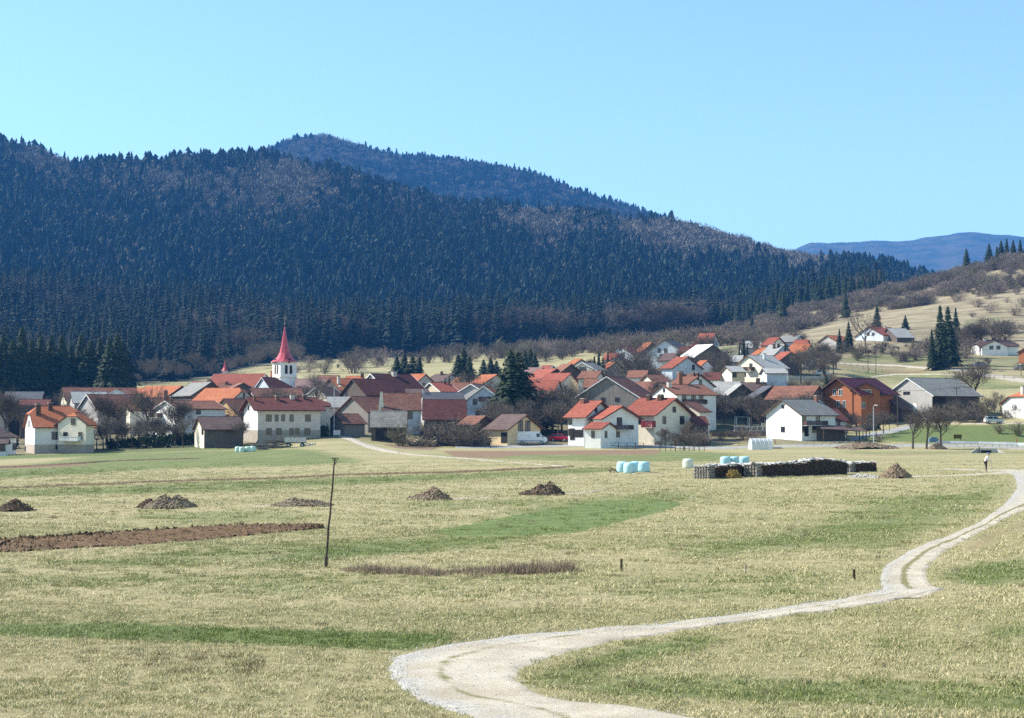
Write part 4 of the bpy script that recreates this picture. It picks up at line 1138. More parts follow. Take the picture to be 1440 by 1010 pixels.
house('pale grey metal roofed house beside the lamp post', 460, 494, 558, 573, 380, 11, 6, RO['light'], WA['pink'])
house('old barn with mossy red tiles and grey plank gable', 494, 538, 558, 580, 368, 11.5, 40, RO['mossy'], WA['gwood'], name='barn', cat='barn')
house('mossy tiled house with pale blue end wall and whitewashed fire wall', 537, 592, 553, 577, 366, 11, 4, RO['mossy'], WA['blue'], win=[('f', 576, 583, 1.2, 1.8)], gov=.1)
house('small open plank shed with brown tiles beside the lane', 471, 504, 582, 596, 350, 7, 34, RO['mossy'], WA['gwood'], name='shed', cat='shed', dark=1)
house('shed with rough grey slab roof and open dark front', 521, 573, 578, 601, 338, 8, 3, RO['shake'], WA['wood'], name='shed', cat='shed', gov=.3, doors=[('f', 560, 611, 4.5, 2.4, 'opening'), ('f', 534, 611, 1.6, 2.2, 'opening')])
house('long barn with dark red roof behind the bare bushes', 594, 656, 562, 590, 364, 11.5, 3, RO['maroon'], WA['wood'], name='barn', cat='barn')
house('grey patched roof adjoining the long dark red barn', 592, 650, 552, 563, 392, 10, 10, RO['slate'], WA['greyr'], chim=[(596, 548, .5, M_metal)])
house('wine-red hipped roof with beige gable in the middle of the village', 604, 632, 538, 551, 432, 11, 30, RO['red'], WA['beige'], barge=M_barge_w, chim=[(625, 535, .5, M_brown), (636, 532, .5, M_brown)])
house('bright orange roof with grey right gable', 576, 599, 526, 546, 474, 11, -42, RO['orange'], WA['greyr'], win=[('r', 596, 542)])
house('brown-violet roofed house in the back row', 612, 636, 526, 537, 502, 10, -36, RO['brown'], WA['greyr'], chim=[(621, 523, .6, M_brown)])
house('small dull brown roof at the left of the back row', 607, 624, 529, 538, 515, 9, 20, RO['brown'], WA['wood'])
house('tiny orange roof beside the wooden pole', 641, 652, 531, 539, 470, 7, -20, RO['orange'], WA['cream'])
house('brown roof under the wooden pole', 637, 660, 538, 553, 440, 9, -10, RO['old'], WA['cream'])
house('brown roofed house with grey weathered gable', 662, 682, 540, 553, 415, 9, 52, RO['brown'], WA['greyr'], barge=M_barge_w)
house('red-orange roof left of the tall spruce', 677, 699, 527, 543, 455, 11, -50, RO['orange'], WA['cream'])
house('blue-grey gabled house with wooden balcony left of the tall spruce', 680, 690, 543, 566, 388, 10, 68, RO['orange'], WA['blue'], barge=M_barge_w, win=[('l', 668, 565), ('l', 672, 582)], balc=[('l', 676, 690, 565, 558, M_brown)])
house('small house with orange-brown roof among the bare bushes', 657, 683, 585, 597, 350, 7.5, -30, RO['old'], WA['wood'], name='shed', cat='shed')
house('yellow house with brown roof and two windows behind the white van', 705, 741, 583, 604, 340, 9.5, -44, RO['brown'], WA['yellow'], ov=.7, gov=.8, win=[('r', 732, 599, 1.3, 2.0), ('r', 742, 599, 1.3, 2.0)], doors=[('f', 712, 616, 1.6, 2)])
# ---- centre behind the tall spruce
house('pale pinkish roof behind the tall spruce', 742, 764, 517, 528, 490, 10, -30, RO['pinkish'], WA['cream'])
house('red roof with pale ridge above the pink one', 762, 778, 514, 524, 500, 9, -28, RO['red'], WA['white'], barge=M_barge_w)
house('long red sloping roof right of the tall spruce', 757, 783, 519, 536, 452, 12, -52, RO['red'], WA['wood'], name='barn', cat='barn')
house('orange-red roof stepping down before the pointed brown gable', 770, 803, 525, 538, 440, 12, -24, RO['red'], WA['cream'])
house('broad orange-red roof over a white wall right of the spruce', 742, 787, 535, 549, 405, 12, -10, RO['red'], WA['white'], auto=[('f', 4, 2.2)])
house('dark gabled shed below the broad orange-red roof', 770, 781, 549, 563, 392, 8, -60, RO['old'], WA['wood'], name='shed', cat='shed')
house('faded orange roof with dark pointed gable', 790, 804, 512, 528, 452, 9.5, -52, RO['old'], WA['wood'], name='barn', cat='barn')
house('small orange roof above the creamy gable', 807, 818, 505, 516, 482, 8, -48, RO['orange'], WA['cream'])
house('little creamy house with white bargeboards and grey roof', 819, 834, 510, 521, 470, 8.5, 58, RO['grey'], WA['cream'], barge=M_barge_w, win=[('l', 817, 520), ('l', 822, 520)])
house('rust coloured roof left of the big plank barn', 822, 842, 533, 545, 410, 9, -8, RO['old'], WA['wood'], name='shed', cat='shed')
house('great barn with grey plank gable and white bargeboards', 853, 882, 530, 562, 378, 15.5, 62, RO['mossy'], WA['gwood'], name='barn', cat='barn', barge=M_barge_w, ov=.9, win=[('l', 848, 562, .9, .8), ('l', 868, 562, .9, .8)])
house('low brick-brown roof right of the big plank barn', 892, 923, 537, 551, 404, 9, -18, RO['old'], WA['greyr'])
house('white house with a fan of red roof on the left of the pair', 815, 847, 564, 587, 338, 10, -38, RO['red'], WA['white'], ov=.7, gov=.8, chim=[(820, 561, .8, M_brick)], win=[('f', 798, 592, .8, 1.4), ('f', 796, 608, .7, 1.2), ('r', 838, 577, .7, .7)],
      doors=[('f', 805, 611, 1.0, 2.2), ('f', 813, 610, 2.4, 1.4, 'window')], balc=[('r', 826, 836, 602, 596, M_brown)])
house('white house with red roof and dark balcony on its gable', 856, 876, 571, 589, 335, 9.5, -52, RO['red'], WA['white'], ov=.7, gov=.8, win=[('r', 871, 593, 1.2, 1.5), ('r', 868, 611, 1.1, 1.1)], balc=[('r', 863, 885, 604, 598, M_brown)])
house('low white entrance annex with red roof between the white houses', 831, 858, 594, 603, 326, 6.5, -30, RO['red'], WA['white'], name='annex', cat='house wing', win=[('f', 834, 611, .6, 1.2), ('r', 852, 611, .9, 1.2)])
house('big cream house with broad red roof and red balcony', 898, 951, 560, 584, 348, 13, -40, RO['red'], WA['cream'], ov=.8, gov=.9, chim=[(913, 556, .8, M_brown), (929, 556, 1.0, M_brown)],
      win=[('r', 934, 591, 1.1, 1.4), ('r', 959, 591, 1.5, 1.6), ('r', 948, 576, 1.0, 1.1), ('r', 934, 609, 1.1, 1.2), ('f', 892, 592), ('f', 899, 592)], balc=[('f', 907, 922, 601, 592, noisy('red_balcony_boards', (.25, .04, .04), (.2, .03, .03), 3))])
house('white gabled house with scalloped brown tile roof and chimneys', 931, 990, 541, 555, 374, 11, 26, RO['old'], WA['white'], barge=M_brown, chim=[(941, 538, .8, M_plaster, -1.5), (956, 524, .9, M_brick, 1)], win=[('l', 934, 549, .7, .8), ('f', 962, 560), ('f', 975, 560), ('f', 986, 560)], balc=[('f', 960, 990, 568, 562, M_brown)])
house('upper house with weathered tile roof and blue-shaded right gable', 957, 986, 527, 543, 388, 11, -42, RO['old'], WA['white'], chim=[(958, 524, .9), (975, 525, .7), (985, 524, .6, M_brown)], win=[('r', 985, 538, 1, 1.2)])
house('small brown roofed outbuilding beside the big cream house', 962, 978, 565, 579, 356, 7, 55, RO['old'], WA['cream'], name='annex', cat='outbuilding')
house('rusty low roof beside the bare hedge right of the cream house', 972, 992, 586, 597, 348, 5, 8, RO['rust'], WA['wood'], name='shed', cat='shed')
# ---- upper village
house('white house with red roof end high behind the bare trees', 872, 892, 487, 500, 540, 11, 46, RO['rust'], WA['blue'], win=[('l', 873, 491, 1, 1), ('l', 876, 499, 1.2, 1.4)], name='house')
house('red roofed house below the high white one', 852, 872, 497, 507, 515, 9, -20, RO['red'], WA['white'])
house('whitish gabled house with dark eaves among bare trees', 868, 876, 502, 511, 500, 8, 72, RO['brown'], WA['blue'], win=[('l', 865, 508, .7, .8)])
house('little orange roof with dark blue-grey gable', 856, 867, 509, 521, 480, 8, -52, RO['orange'], WA['greyr'])
house('steep bright orange roof slope on the upper slope', 906, 917, 482, 498, 540, 10, -50, RO['orange'], WA['wood'])
house('house with broad dark gable and shaded white wall on the upper slope', 935, 952, 479, 496, 530, 13, 62, RO['slate'], WA['blue'], win=[('l', 927, 493), ('l', 936, 493), ('l', 930, 501)])  # white wall in blue-grey: its shade is painted into the colour
house('small red roof beside the white-roofed barn', 956, 972, 488, 500, 520, 8, -15, RO['rust'], WA['white'])
house('barn with a glaring white roof slope and black gable', 979, 1003, 485, 503, 495, 14, -52, RO['white'], WA['wood'], name='barn', cat='barn')
house('topmost red roofed house at the upper end of the village', 984, 1007, 469, 480, 585, 9, -24, RO['red'], WA['blue'], auto=[('r', 2, 3.5)])
house('lower red roof tucked under the topmost house', 976, 998, 479, 487, 570, 8, -20, RO['red'], WA['white'])
house('small grey roof left of the topmost house', 964, 978, 481, 487, 575, 7, -8, RO['light'], WA['greyr'], name='shed', cat='shed')
house('brown roof above the red-orange roofed blue-shaded house', 934, 953, 497, 507, 470, 9, -26, RO['brown'], WA['cream'])
house('blue-shaded house with red-orange roof in front of the white-roofed barn', 950, 968, 502, 518, 448, 11, -50, RO['red'], WA['blue'], win=[('r', 975, 517)])  # blue of these walls is shade put into the colour
house('small bright orange roof under the black barn gable', 984, 995, 507, 516, 455, 7, -35, RO['orange'], WA['white'])
house('low hall with a curved whitish roof and white wall', 1043, 1070, 480, 489, 560, 9, 4, RO['white'], WA['greyr'], name='hall', cat='hall', auto=[('f', 4, 1.5)])
house('small pale grey roof left of the large white house', 1028, 1046, 500, 509, 450, 9, -14, RO['light'], WA['greyr'], name='shed', cat='shed')
house('large white house with grey roof and balcony on its sunny gable', 1051, 1087, 500, 518, 430, 12, 34, RO['light'], WA['white'], gable=WA['cream'], chim=[(1075, 500, .6, M_metal, -1.8)], win=[('l', 1047, 526), ('l', 1041, 526), ('l', 1056, 515)],
      balc=[('l', 1050, 1061, 522, 516, M_brown)])
house('low yellow annex with pale roof beside the large white house', 1020, 1042, 515, 523, 420, 7, 14, RO['light'], WA['yellow'], name='annex', cat='house wing', win=[('f', 1027, 527), ('f', 1033, 527)], gable=WA['cream'])
house('right annex of the large white house with flat grey roof', 1072, 1104, 518, 525, 418, 7, 4, RO['light'], WA['blue'], name='annex', cat='house wing', auto=[('f', 4, 1.4)])
house('whitish roofed house with purple-shaded gable', 1082, 1104, 485, 500, 490, 11, -40, RO['light'], WA['blue'], barge=M_brown, chim=[(1089, 488, .6, M_brown, -2), (1095, 484, .6, M_brown, -1)], win=[('r', 1104, 492, 1, 1)])  # gable shade comes from the blue-grey wall colour
house('red roofed barn with dark gable and turquoise awning', 1098, 1113, 495, 508, 465, 10, -48, RO['red'], WA['wood'], name='barn', cat='barn')
house('orange roof before the white-gabled upper house', 1113, 1141, 484, 497, 500, 11, -26, RO['orange'], WA['pink'])
house('small orange-red roof at the left of the upper hillside cluster', 1081, 1097, 475, 486, 535, 10, -40, RO['red'], WA['cream'])
house('rusty roof slanting behind the whitish roofed house', 1069, 1080, 489, 499, 510, 8, -50, RO['orange'], WA['cream'])
house('grey roofed house with bluish gable in the upper hillside cluster', 1100, 1126, 472, 481, 545, 10, -32, RO['grey'], WA['blue'], chim=[(1117, 469, .6)], win=[('r', 1124, 480)])
house('small house with red roof and white wall at the end of the cluster', 1118, 1138, 478, 486, 525, 9, -20, RO['red'], WA['white'])
house('small orange roof behind the first hillside spruce', 1163, 1185, 472, 480, 575, 9, 30, RO['orange'], WA['greyr'])
# ---- right
house('barn with pale grey roof above the dark gables', 1003, 1042, 537, 556, 408, 12, -24, RO['light'], WA['wood'], name='barn', cat='barn')
house('black plank barn with pale roof edge on its left slope', 1033, 1044, 540, 566, 392, 12, -62, RO['light'], WA['wood'], name='barn', cat='barn')
house('purple-brown roof with chimney behind the black barns', 1044, 1078, 538, 550, 412, 10, -14, RO['brown'], WA['wood'], chim=[(1066, 533, .9, M_brick)])
house('black plank barn with slate roof right of the first dark gable', 1072, 1086, 543, 563, 390, 12, -58, RO['slate'], WA['wood'], name='barn', cat='barn')
house('long barn with faded red-brown tiles and black right gable', 1088, 1152, 543, 562, 386, 13, -28, RO['old'], WA['wood'], name='barn', cat='barn')
house('white house with grey roof and wooden balcony beside the road', 1099, 1152, 562, 584, 350, 10.5, 34, RO['grey'], WA['white'], ov=.7, gov=.6, sink=.8, chim=[(1148, 557, .7, M_brick, -.5)],
      win=[('l', 1101, 604, 1, 1), ('l', 1101, 572, .6, .6), ('f', 1125, 604, .8, 1.1), ('f', 1145, 604), ('f', 1125, 588), ('f', 1150, 588)], doors=[('f', 1134, 606, 1.0, 2.2)], balc=[('f', 1129, 1158, 598, 592, M_brown)])
house('small red-tiled annex behind the white roadside house', 1158, 1176, 574, 592, 356, 8, 26, RO['rust'], WA['white'], name='annex', cat='house wing', win=[('f', 1164, 596, .6, 1), ('f', 1173, 596, .6, 1)])
H62 = house('orange brick house with wine-red sheet roof and white window surrounds', 1176, 1232, 532, 555, 386, 13, 34, RO['wine'], WA['orange'], ov=1.0, gov=1.2, fm=M_whitef, sink=1,
      win=[('l', 1174, 552, 1.0, 1.3), ('l', 1182, 552, 1.0, 1.3), ('l', 1179, 568, 1.0, 1.4), ('l', 1187, 568, 1.0, 1.4), ('f', 1214, 570), ('f', 1225, 570)])
house('small wine-red cross gable on the orange brick house', 1217, 1219, 538, 549, 380.5, 6, 76, RO['wine'], WA['orange'], name='cross_gable', cat='house wing', fm=M_whitef, win=[('l', 1214, 552, .8, 1.2), ('l', 1222, 552, .8, 1.2)])
house('large barn with grey corrugated roof and grey left gable', 1276, 1346, 532, 557, 388, 15, 30, RO['grey'], WA['wood'], gable=WA['greyr'], name='barn', cat='barn', barge=M_barge_w, ov=.8, win=[('l', 1275, 553, 2.0, .6)],
      doors=[('l', 1287, 572, 1.0, 1.6, 'door', M_whitef), ('f', 1310, 566, 4, 2.5, 'opening')])
house('dark lean-to against the left of the large grey barn', 1248, 1264, 560, 576, 384, 8, 32, RO['brown'], WA['wood'], name='shed', cat='shed')
house('hillside farmhouse with half-red roof and white gable', 1222, 1254, 460, 472, 612, 14, 32, RO['red'], WA['white'], gable=WA['blue'], chim=[(1245, 459, .7, M_plaster)], win=[('l', 1221, 470, 1.2, 1), ('l', 1228, 470, 1.2, 1)])
house('grey roofed barn joined to the hillside farmhouse', 1248, 1275, 462, 475, 606, 14, 14, RO['light'], WA['wood'], name='barn', cat='barn')
house('white bungalow with brown roof high on the right slope', 1370, 1428, 478, 487, 556, 10, 0, RO['brown'], WA['white'], hip=(.6, .6), chim=[(1386, 478, .8, M_plaster), (1397, 475, .6, M_brown)], win=[('f', 1394, 489, 1.2, 1.1), ('f', 1404, 489, 1.3, 1.1), ('f', 1379, 490, 1.8, 1.6)])
house('white gabled front bay of the bungalow', 1397, 1399, 479, 488, 550.5, 8, 82, RO['brown'], WA['white'], name='gabled_bay', cat='house wing', win=[('l', 1394, 489, 1.1, 1.1), ('l', 1404, 489, 1.1, 1.1)])
house('brick house with dark roof cut by the right edge on the slope', 1452, 1480, 484, 495, 520, 10, 40, RO['brown'], WA['orange'])
house('white house with light orange roof at the right edge', 1432, 1475, 547, 567, 378, 12, 22, RO['orange'], WA['white'], hip=(.5, 0), chim=[(1439, 544, .9, M_plaster)], ov=.7)
house('brown-red roof peeping above the maroon farmhouse', 548, 566, 560, 572, 372, 6, 0, RO['mossy'], WA['wood'], name='shed', cat='shed') if False else None

for a_ in (('low dull red roof behind the small yellow gable', 446, 478, 528, 537, 505, 9, 8, RO['old'], WA['cream']),
           ('brown roof squeezed right of the church nave', 398, 424, 546, 556, 440, 9, 14, RO['mossy'], WA['cream']),
           ('dull roof ridge between the great maroon roof and the grey gable', 570, 602, 547, 557, 405, 9, 6, RO['brown'], WA['greyr']),
           ('old tiled roof behind the faded orange roof', 818, 846, 522, 532, 440, 9, -18, RO['old'], WA['cream']),
           ('low tiled roof left of the white gabled house with scalloped tiles', 884, 912, 521, 531, 430, 9, -12, RO['old'], WA['white']),
           ('brown roof under the bare poplar', 908, 932, 527, 538, 418, 9, 20, RO['mossy'], WA['cream']),
           ('rusty roof between the blue-shaded house and the pale barn roof', 990, 1016, 524, 534, 425, 9, -16, RO['rust'], WA['white']),
           ('red roof peeping over the monastery end', 381, 392, 522, 530, 520, 8, 6, RO['red'], WA['cream']),
           ('brown roof of a long shed behind the balcony house', 300, 345, 571, 580, 398, 7, 4, RO['mossy'], WA['wood']),
           ('dark roof behind the slate barn at the left edge', -30, 14, 556, 568, 392, 9, 10, RO['brown'], WA['greyr']),
           ('low red roof left of the tall spruce foot', 690, 716, 553, 563, 410, 8, -14, RO['old'], WA['cream'])):
    house(*a_)
# whitewashed fire wall between the two mossy roofs
mb = MB(); p = at(536, 361)
zt = zof(553, 361); mb.add([(-.9,-.25,0),(.9,-.25,0),(.55,-.25,zof(572,361)-p.z),(.25,-.25,zt-p.z+.3),(-.15,-.25,zt-p.z+.3),(-.5,-.25,zof(572,361)-p.z),(-.9,.25,0),(.9,.25,0),(.55,.25,zof(572,361)-p.z),(.25,.25,zt-p.z+.3),(-.15,.25,zt-p.z+.3),(-.5,.25,zof(572,361)-p.z)],
   [(0,1,2,3,4,5),(11,10,9,8,7,6),(0,6,7,1),(1,7,8,2),(2,8,9,3),(3,9,10,4),(4,10,11,5),(5,11,6,0)])
tag(mb.build('fire_wall', WA['cream'], None, p), 'whitewashed tapering fire wall between the two mossy roofs', 'wall')

# ---- carport beside the white roadside house
e = empty('carport', at(1183, 343), R(6)); tag(e, 'dark low carport roof beside the white roadside house', 'carport')
mb = MB(); mb.add([(-4.5,-2,2.6),(4.8,-2,2.1),(4.8,3,2.9),(-4.5,3,3.4),(-4.5,-2,2.45),(4.8,-2,1.95),(4.8,3,2.75),(-4.5,3,3.25)], [(0,1,2,3),(7,6,5,4),(0,4,5,1),(1,5,6,2),(2,6,7,3),(3,7,4,0)]); mb.build('roof', ROOF['brown'], e)
for xx, yy, zz in ((-4.2,-1.8,2.45),(0,-1.8,2.2),(4.5,-1.8,1.97),(4.5,2.7,2.7),(-4.2,2.7,3.2)):
    mb = MB(); mb.box(xx-.09, xx+.09, yy-.09, yy+.09, -.4, zz); mb.build('post', M_brown, e)
mb = MB(); mb.box(-4.3, 1.5, 2.6, 2.7, -.4, 2.9); mb.build('back_panel', WALL['wood'], e)

# ---- terrace with pergola in front of the black barns
e = empty('pergola', at(1062, 372), 0); tag(e, 'small pergola with pale roof before the black barns', 'pergola')
mb = MB(); mb.box(-4.4, -1.2, -1, 2, 2.7, 2.85); mb.build('roof', ROOF['light'], e)
for xx in (-4.2, -1.4): 
    for yy in (-.8, 1.8):
        mb = MB(); mb.box(xx-.07, xx+.07, yy-.07, yy+.07, -.5, 2.7); mb.build('post', M_barge_w, e)
e = empty('terrace', at(1064, 366), 0); tag(e, 'raised terrace with pale rail in front of the black barns', 'terrace')
mb = MB(); mb.box(-5, 6, -1.5, 2, -.5, .5, 0); mb.build('deck', M_conc, e)
mb = MB(); mb.box(-5, 6, -1.5, -1.42, 1.25, 1.4); [mb.box(x_-.05, x_+.05, -1.5, -1.42, .5, 1.25) for x_ in np.arange(-4.9, 6, 1.2)]; mb.build('railing', M_barge_w, e)
mb = MB(); mb.tube((1.8,.5,.5),(1.8,.5,4.2),.05,.04,6); mb.tube((.6,.5,3.4),(3.0,.5,3.4),.04,.04,6); mb.tube((1.2,.5,.5),(1.2,.5,2.2),.2,.1,6)
tag(mb.build('aerial_mast', M_metal, None, at(1064, 366)), 'thin metal mast with crossbar on the terrace', 'mast')

# ------------------------------------------------------------------ church tower
M_spire = noisy('red_painted_spire', (0.40, 0.055, 0.075), (0.50, 0.11, 0.13), 2.2, 0.42, 0.03, 0)
TD_ = 484.0
base = at(400, TD_, -1); sc_ = TD_ / F
hw = 2.55
zt = zof(509, TD_) - base.z
e = empty('church_tower', base, R(34)); tag(e, 'white church tower with flared red spire and gilt cross', 'church tower')
mb = MB(); mb.box(-hw, hw, -hw, hw, 0, zt); mb.build('wall', WA['white'], e)
zc = zof(531, TD_) - base.z
mb = MB(); mb.box(-hw-.14, hw+.14, -hw-.14, hw+.14, zc-.2, zc+.15); mb.build('string_course', WA['cream'], e)
mb = MB(); mb.box(-hw-.28, hw+.28, -hw-.28, hw+.28, zt-.35, zt); mb.build('cornice', WA['cream'], e)
zb_ = zof(520, TD_) - base.z
for k in range(4):
    M = Matrix.Rotation(R(90 * k), 4, 'Z') @ Matrix.Translation((0, -hw, 0))
    for xx in (-.72, .72):
        mb = MB(); pts = [(-.42, -1.25), (.42, -1.25), (.42, .8)] + [(.42 * math.cos(t), .8 + .42 * math.sin(t)) for t in np.linspace(.4, 2.74, 5)] + [(-.42, .8)]
        v = [M @ Vector((xx + a, -.03, zb_ + b)) for a, b in pts] + [M @ Vector((xx + a * 1.35, -.015, zb_ + (b * 1.1))) for a, b in pts]
        n_ = len(pts); mb.add(v[:n_], [tuple(range(n_))], 0); mb.add(v[n_:], [tuple(range(n_))], 1)
        mb.build('belfry_window', [M_dark, WA['cream']], e)
    mb = MB(); mb.lathe([(.0, 0), (.62, 0), (.62, .06), (.0, .07)], 14, 0, M @ Matrix.Translation((0, -.30, zt + .25)) @ Matrix.Rotation(R(90), 4, 'X'))
    mb.build('clock_face', noisy('dark_clock_face', (.05, .03, .03), (.08, .05, .05), 3), e)
ztip = zof(459, TD_) - base.z
H_ = ztip - zt
prof = [(1.26, 0), (.98, .06), (.72, .14), (.55, .25), (.43, .38), (.31, .55), (.19, .75), (.09, .92), (.03, 1.0)]
v = []; f = []
for k, (rr_, tt) in enumerate(prof):
    sq = max(0, 1 - tt * 4)      # square at the eaves, eight-sided above
    for i in range(8):
        a = math.pi / 8 + i * math.pi / 4
        x_, y_ = math.cos(a), math.sin(a)
        m_ = max(abs(x_), abs(y_)); r8 = hw * rr_ * 1.06
        cxq, cyq = x_ / m_, y_ / m_
        # corners pull out towards a square
        qx = (1 - sq) * x_ + sq * (1 if x_ > 0 else -1) * (1 if abs(x_) > .5 else .62)
        qy = (1 - sq) * y_ + sq * (1 if y_ > 0 else -1) * (1 if abs(y_) > .5 else .62)
        v.append((r8 * qx, r8 * qy, zt + tt * H_))
for k in range(len(prof) - 1):
    for i in range(8): f.append((k*8+i, k*8+(i+1) % 8, (k+1)*8+(i+1) % 8, (k+1)*8+i))
f.append(tuple(range(7, -1, -1)))
sp = link('spire', newmesh('spire', v, f, M_spire), e)
mb = MB(); mb.tube((0,0,ztip-.2),(0,0,ztip+3.0),.06,.04,6); mb.lathe([(.02,ztip+.5),(.26,ztip+.75),(.02,ztip+1.0)],8); mb.box(-.55,.55,-.04,.04,ztip+2.3,ztip+2.42); mb.box(-.05,.05,-.04,.04,ztip+1.4,ztip+3.2)
mb.build('cross', noisy('dull_gilt_metal', (.35,.30,.22),(.25,.22,.18),3,.4), sp)
# little ridge turret
b2 = Vector((xof(316, 490), 490, zof(528, 490))); e = empty('ridge_turret', b2, 0); tag(e, 'tiny red spired turret on the monastery roof', 'turret')
mb = MB(); mb.box(-.7,.7,-.7,.7,-1.5,1.4); mb.build('wall', WA['pink'], e)
mb = MB(); mb.lathe([(1.05,1.3),(.55,2.0),(.25,3.0),(.03,4.2)],8); mb.tube((0,0,4.1),(0,0,5.0),.03,.02,4); mb.build('spire', M_spire, e)

# ------------------------------------------------------------------ trees in and around the village
def top_h(px, D, py): return zof(py, D) - th(xof(px, D), D)
def spruce_to(px, D, py, label, var=0, group=None, wide=1.0): return spruce(px, D, max(3, top_h(px, D, py)), label, var, group, wide)
def bare_to(px, D, py, label, var=0, group=None, wide=1.0): return bare(px, D, max(2, top_h(px, D, py)), label, var, group, wide)

for i, (px, py) in enumerate([(-14,478),(3,474),(17,480),(30,468),(44,482),(57,472),(71,479),(86,474),(99,484),(113,476),(127,482),(140,474),(153,480),(164,470),(172,488),(24,492),(50,495),(92,497),(120,493),(147,497)]):
    spruce_to(px, 480 + (i * 37) % 34, py - (i * 29) % 11, 'tall dark spruce in the dense clump behind the slate barn', i, 'spruces in the clump at the left', 1.7)
for i, (px, D, py, lb) in enumerate([
    (208, 352, 536, 'largest bare tree of the orchard, reaching above the orange barn'),
    (150, 356, 546, 'bare tree with spreading limbs right of the half-hipped house'),
    (172, 358, 548, 'bare tree between the spreading orchard tree and the largest one'),
    (118, 420, 540, 'bare tree rising before the long brown farmhouse'),
    (100, 425, 545, 'lower bare tree at the gable of the long brown farmhouse'),
    (8, 372, 548, 'bare tree behind the annex at the left edge'),
    (-6, 368, 540, 'bare tree cut by the left edge above the dark-roofed house'),
    (30, 380, 556, 'bare tree before the slate barn'),
    (258, 334, 577, 'bare tree with a straight trunk beside the low shed'),
    (285, 336, 583, 'little bare tree at the pale gable of the low shed'),
    (341, 328, 588, 'round bare fruit tree in front of the low shed'),
    (296, 329, 596, 'small bare tree in front of the dark shed wall'),
    (230, 345, 578, 'bare tree in front of the balcony house'),
    (688, 352, 566, 'dark forked tree behind the yellow house'),
    (888, 455, 466, 'tall thin bare poplar in the middle of the upper village'),
    (1371, 392, 497, 'tall slender bare tree right of the grey barn'),
    (1391, 495, 500, 'round bare tree beside the hillside gravel road'),
    (1436, 480, 504, 'bare tree by the gravel road near the right edge'),
    (961, 312, 584, 'taller dark branched tree before the big cream house'),
    (1218, 560, 432, 'fine bare tree left of the hillside farmhouse'),
    (1190, 345, 592, 'slim bare tree beside the carport'),
    (930, 330, 598, 'thin bare tree at the corner of the big cream house'),
    (1354, 388, 552, 'bare tree at the right end of the grey barn'),
    (832, 348, 575, 'bare tree behind the red car'),
    (1150, 470, 508, 'bare tree at the garden wall of the upper village')]):
    bare_to(px, D, py, lb, i)
ORD = 'first second third fourth fifth sixth seventh eighth ninth tenth eleventh twelfth thirteenth fourteenth'.split()
def clump(pts, label, group, fn=bare_to, **k):
    order = sorted(pts)
    for i, (px, D, py) in enumerate(pts):
        lb = label if len(pts) > 14 else label + ', ' + ORD[order.index((px, D, py))] + ' from the left'
        fn(px, D, py, lb, i + len(pts), group, **k)
clump([(137,342,592),(146,338,586),(157,345,582),(166,337,590),(176,344,584),(186,339,588),(197,346,580),(207,338,586),(217,344,584),(226,337,590),(238,343,585),(247,340,592)],
      'small dark fruit tree beside the half-hipped house', 'fruit trees of the left orchard', wide=1.2)
clump([(704,352,560),(714,347,566),(733,349,562),(744,352,558),(757,356,556)], 'bare tree round the foot of the tall spruce', 'bare trees at the tall spruce')
clump([(768,372,535),(778,365,540),(790,374,532),(801,366,545),(812,372,536),(823,378,540),(798,360,556),(785,358,558)], 'bare tree before the great plank barn', 'bare trees behind the white van')
clump([(876,470,492),(882,450,510),(897,460,498),(904,472,494),(912,455,503),(921,465,506),(928,450,512),(944,470,512),(900,440,520),(935,442,520),(868,440,516),(918,440,516)], 'bare tree in the wooded middle of the upper village', 'bare trees of the upper village', wide=1.2)
clump([(1122,470,495),(1130,480,490),(1138,475,486),(1148,482,482),(1158,470,488),(1165,485,484),(1172,478,490),(1144,460,500),(1160,455,500),(1176,500,478)], 'bare tree east of the orange roof in the upper village', 'bare trees at the garden wall', wide=1.2)
clump([(1010,440,508),(1018,448,505),(1028,470,495),(1003,430,516),(995,425,520)], 'bare tree left of the large white hillside house', 'bare trees by the large white house', wide=1.2)
clump([(1204,356,575),(1213,350,580),(1222,357,572),(1232,352,578),(1242,358,574),(1250,362,580)], 'bare tree before the orange brick house', 'bare trees before the orange brick house', wide=1.1)
clump([(1283,322,562),(1302,321,566),(1323,323,560)], 'dark roadside tree of three before the grey barn', 'three roadside trees', wide=1.25)
clump([(1388,385,550),(1398,380,556),(1407,390,548),(1418,384,558),(1343,375,560),(1352,372,566),(1428,378,560)], 'bare tree in the thicket right of the grey barn', 'bare trees in the lane thicket')
clump([(928,297,612),(936,300,606),(943,298,610),(949,301,604),(956,299,609),(963,302,605),(969,298,603),(976,300,608),(983,302,606),(990,299,612),(974,296,614),(950,295,613)],
      'thin bare sapling in the row below the cream house', 'saplings in a row below the road', wide=1.1)
clump([(1245,570,478),(1255,560,482),(1232,560,484),(1264,565,486),(1210,560,486),(1290,570,490),(1276,575,484),(1222,550,490)], 'bare fruit tree below the hillside farmhouse', 'fruit trees below the hillside farmhouse', wide=1.2)
clump([(1338,560,462),(1352,570,455),(1366,565,452),(1380,560,448),(1334,545,470),(1360,540,470),(1402,560,440),(1415,565,446)], 'brown bare tree above the bungalow', 'bare trees above the bungalow', wide=1.3)
clump([(430,820,500),(445,800,498),(520,840,488),(530,850,486),(545,830,492),(508,860,484),(560,850,490),(655,870,488),(670,860,486)], 'grey bare tree at the far meadow edge', 'bare trees on the far meadow', wide=1.3)
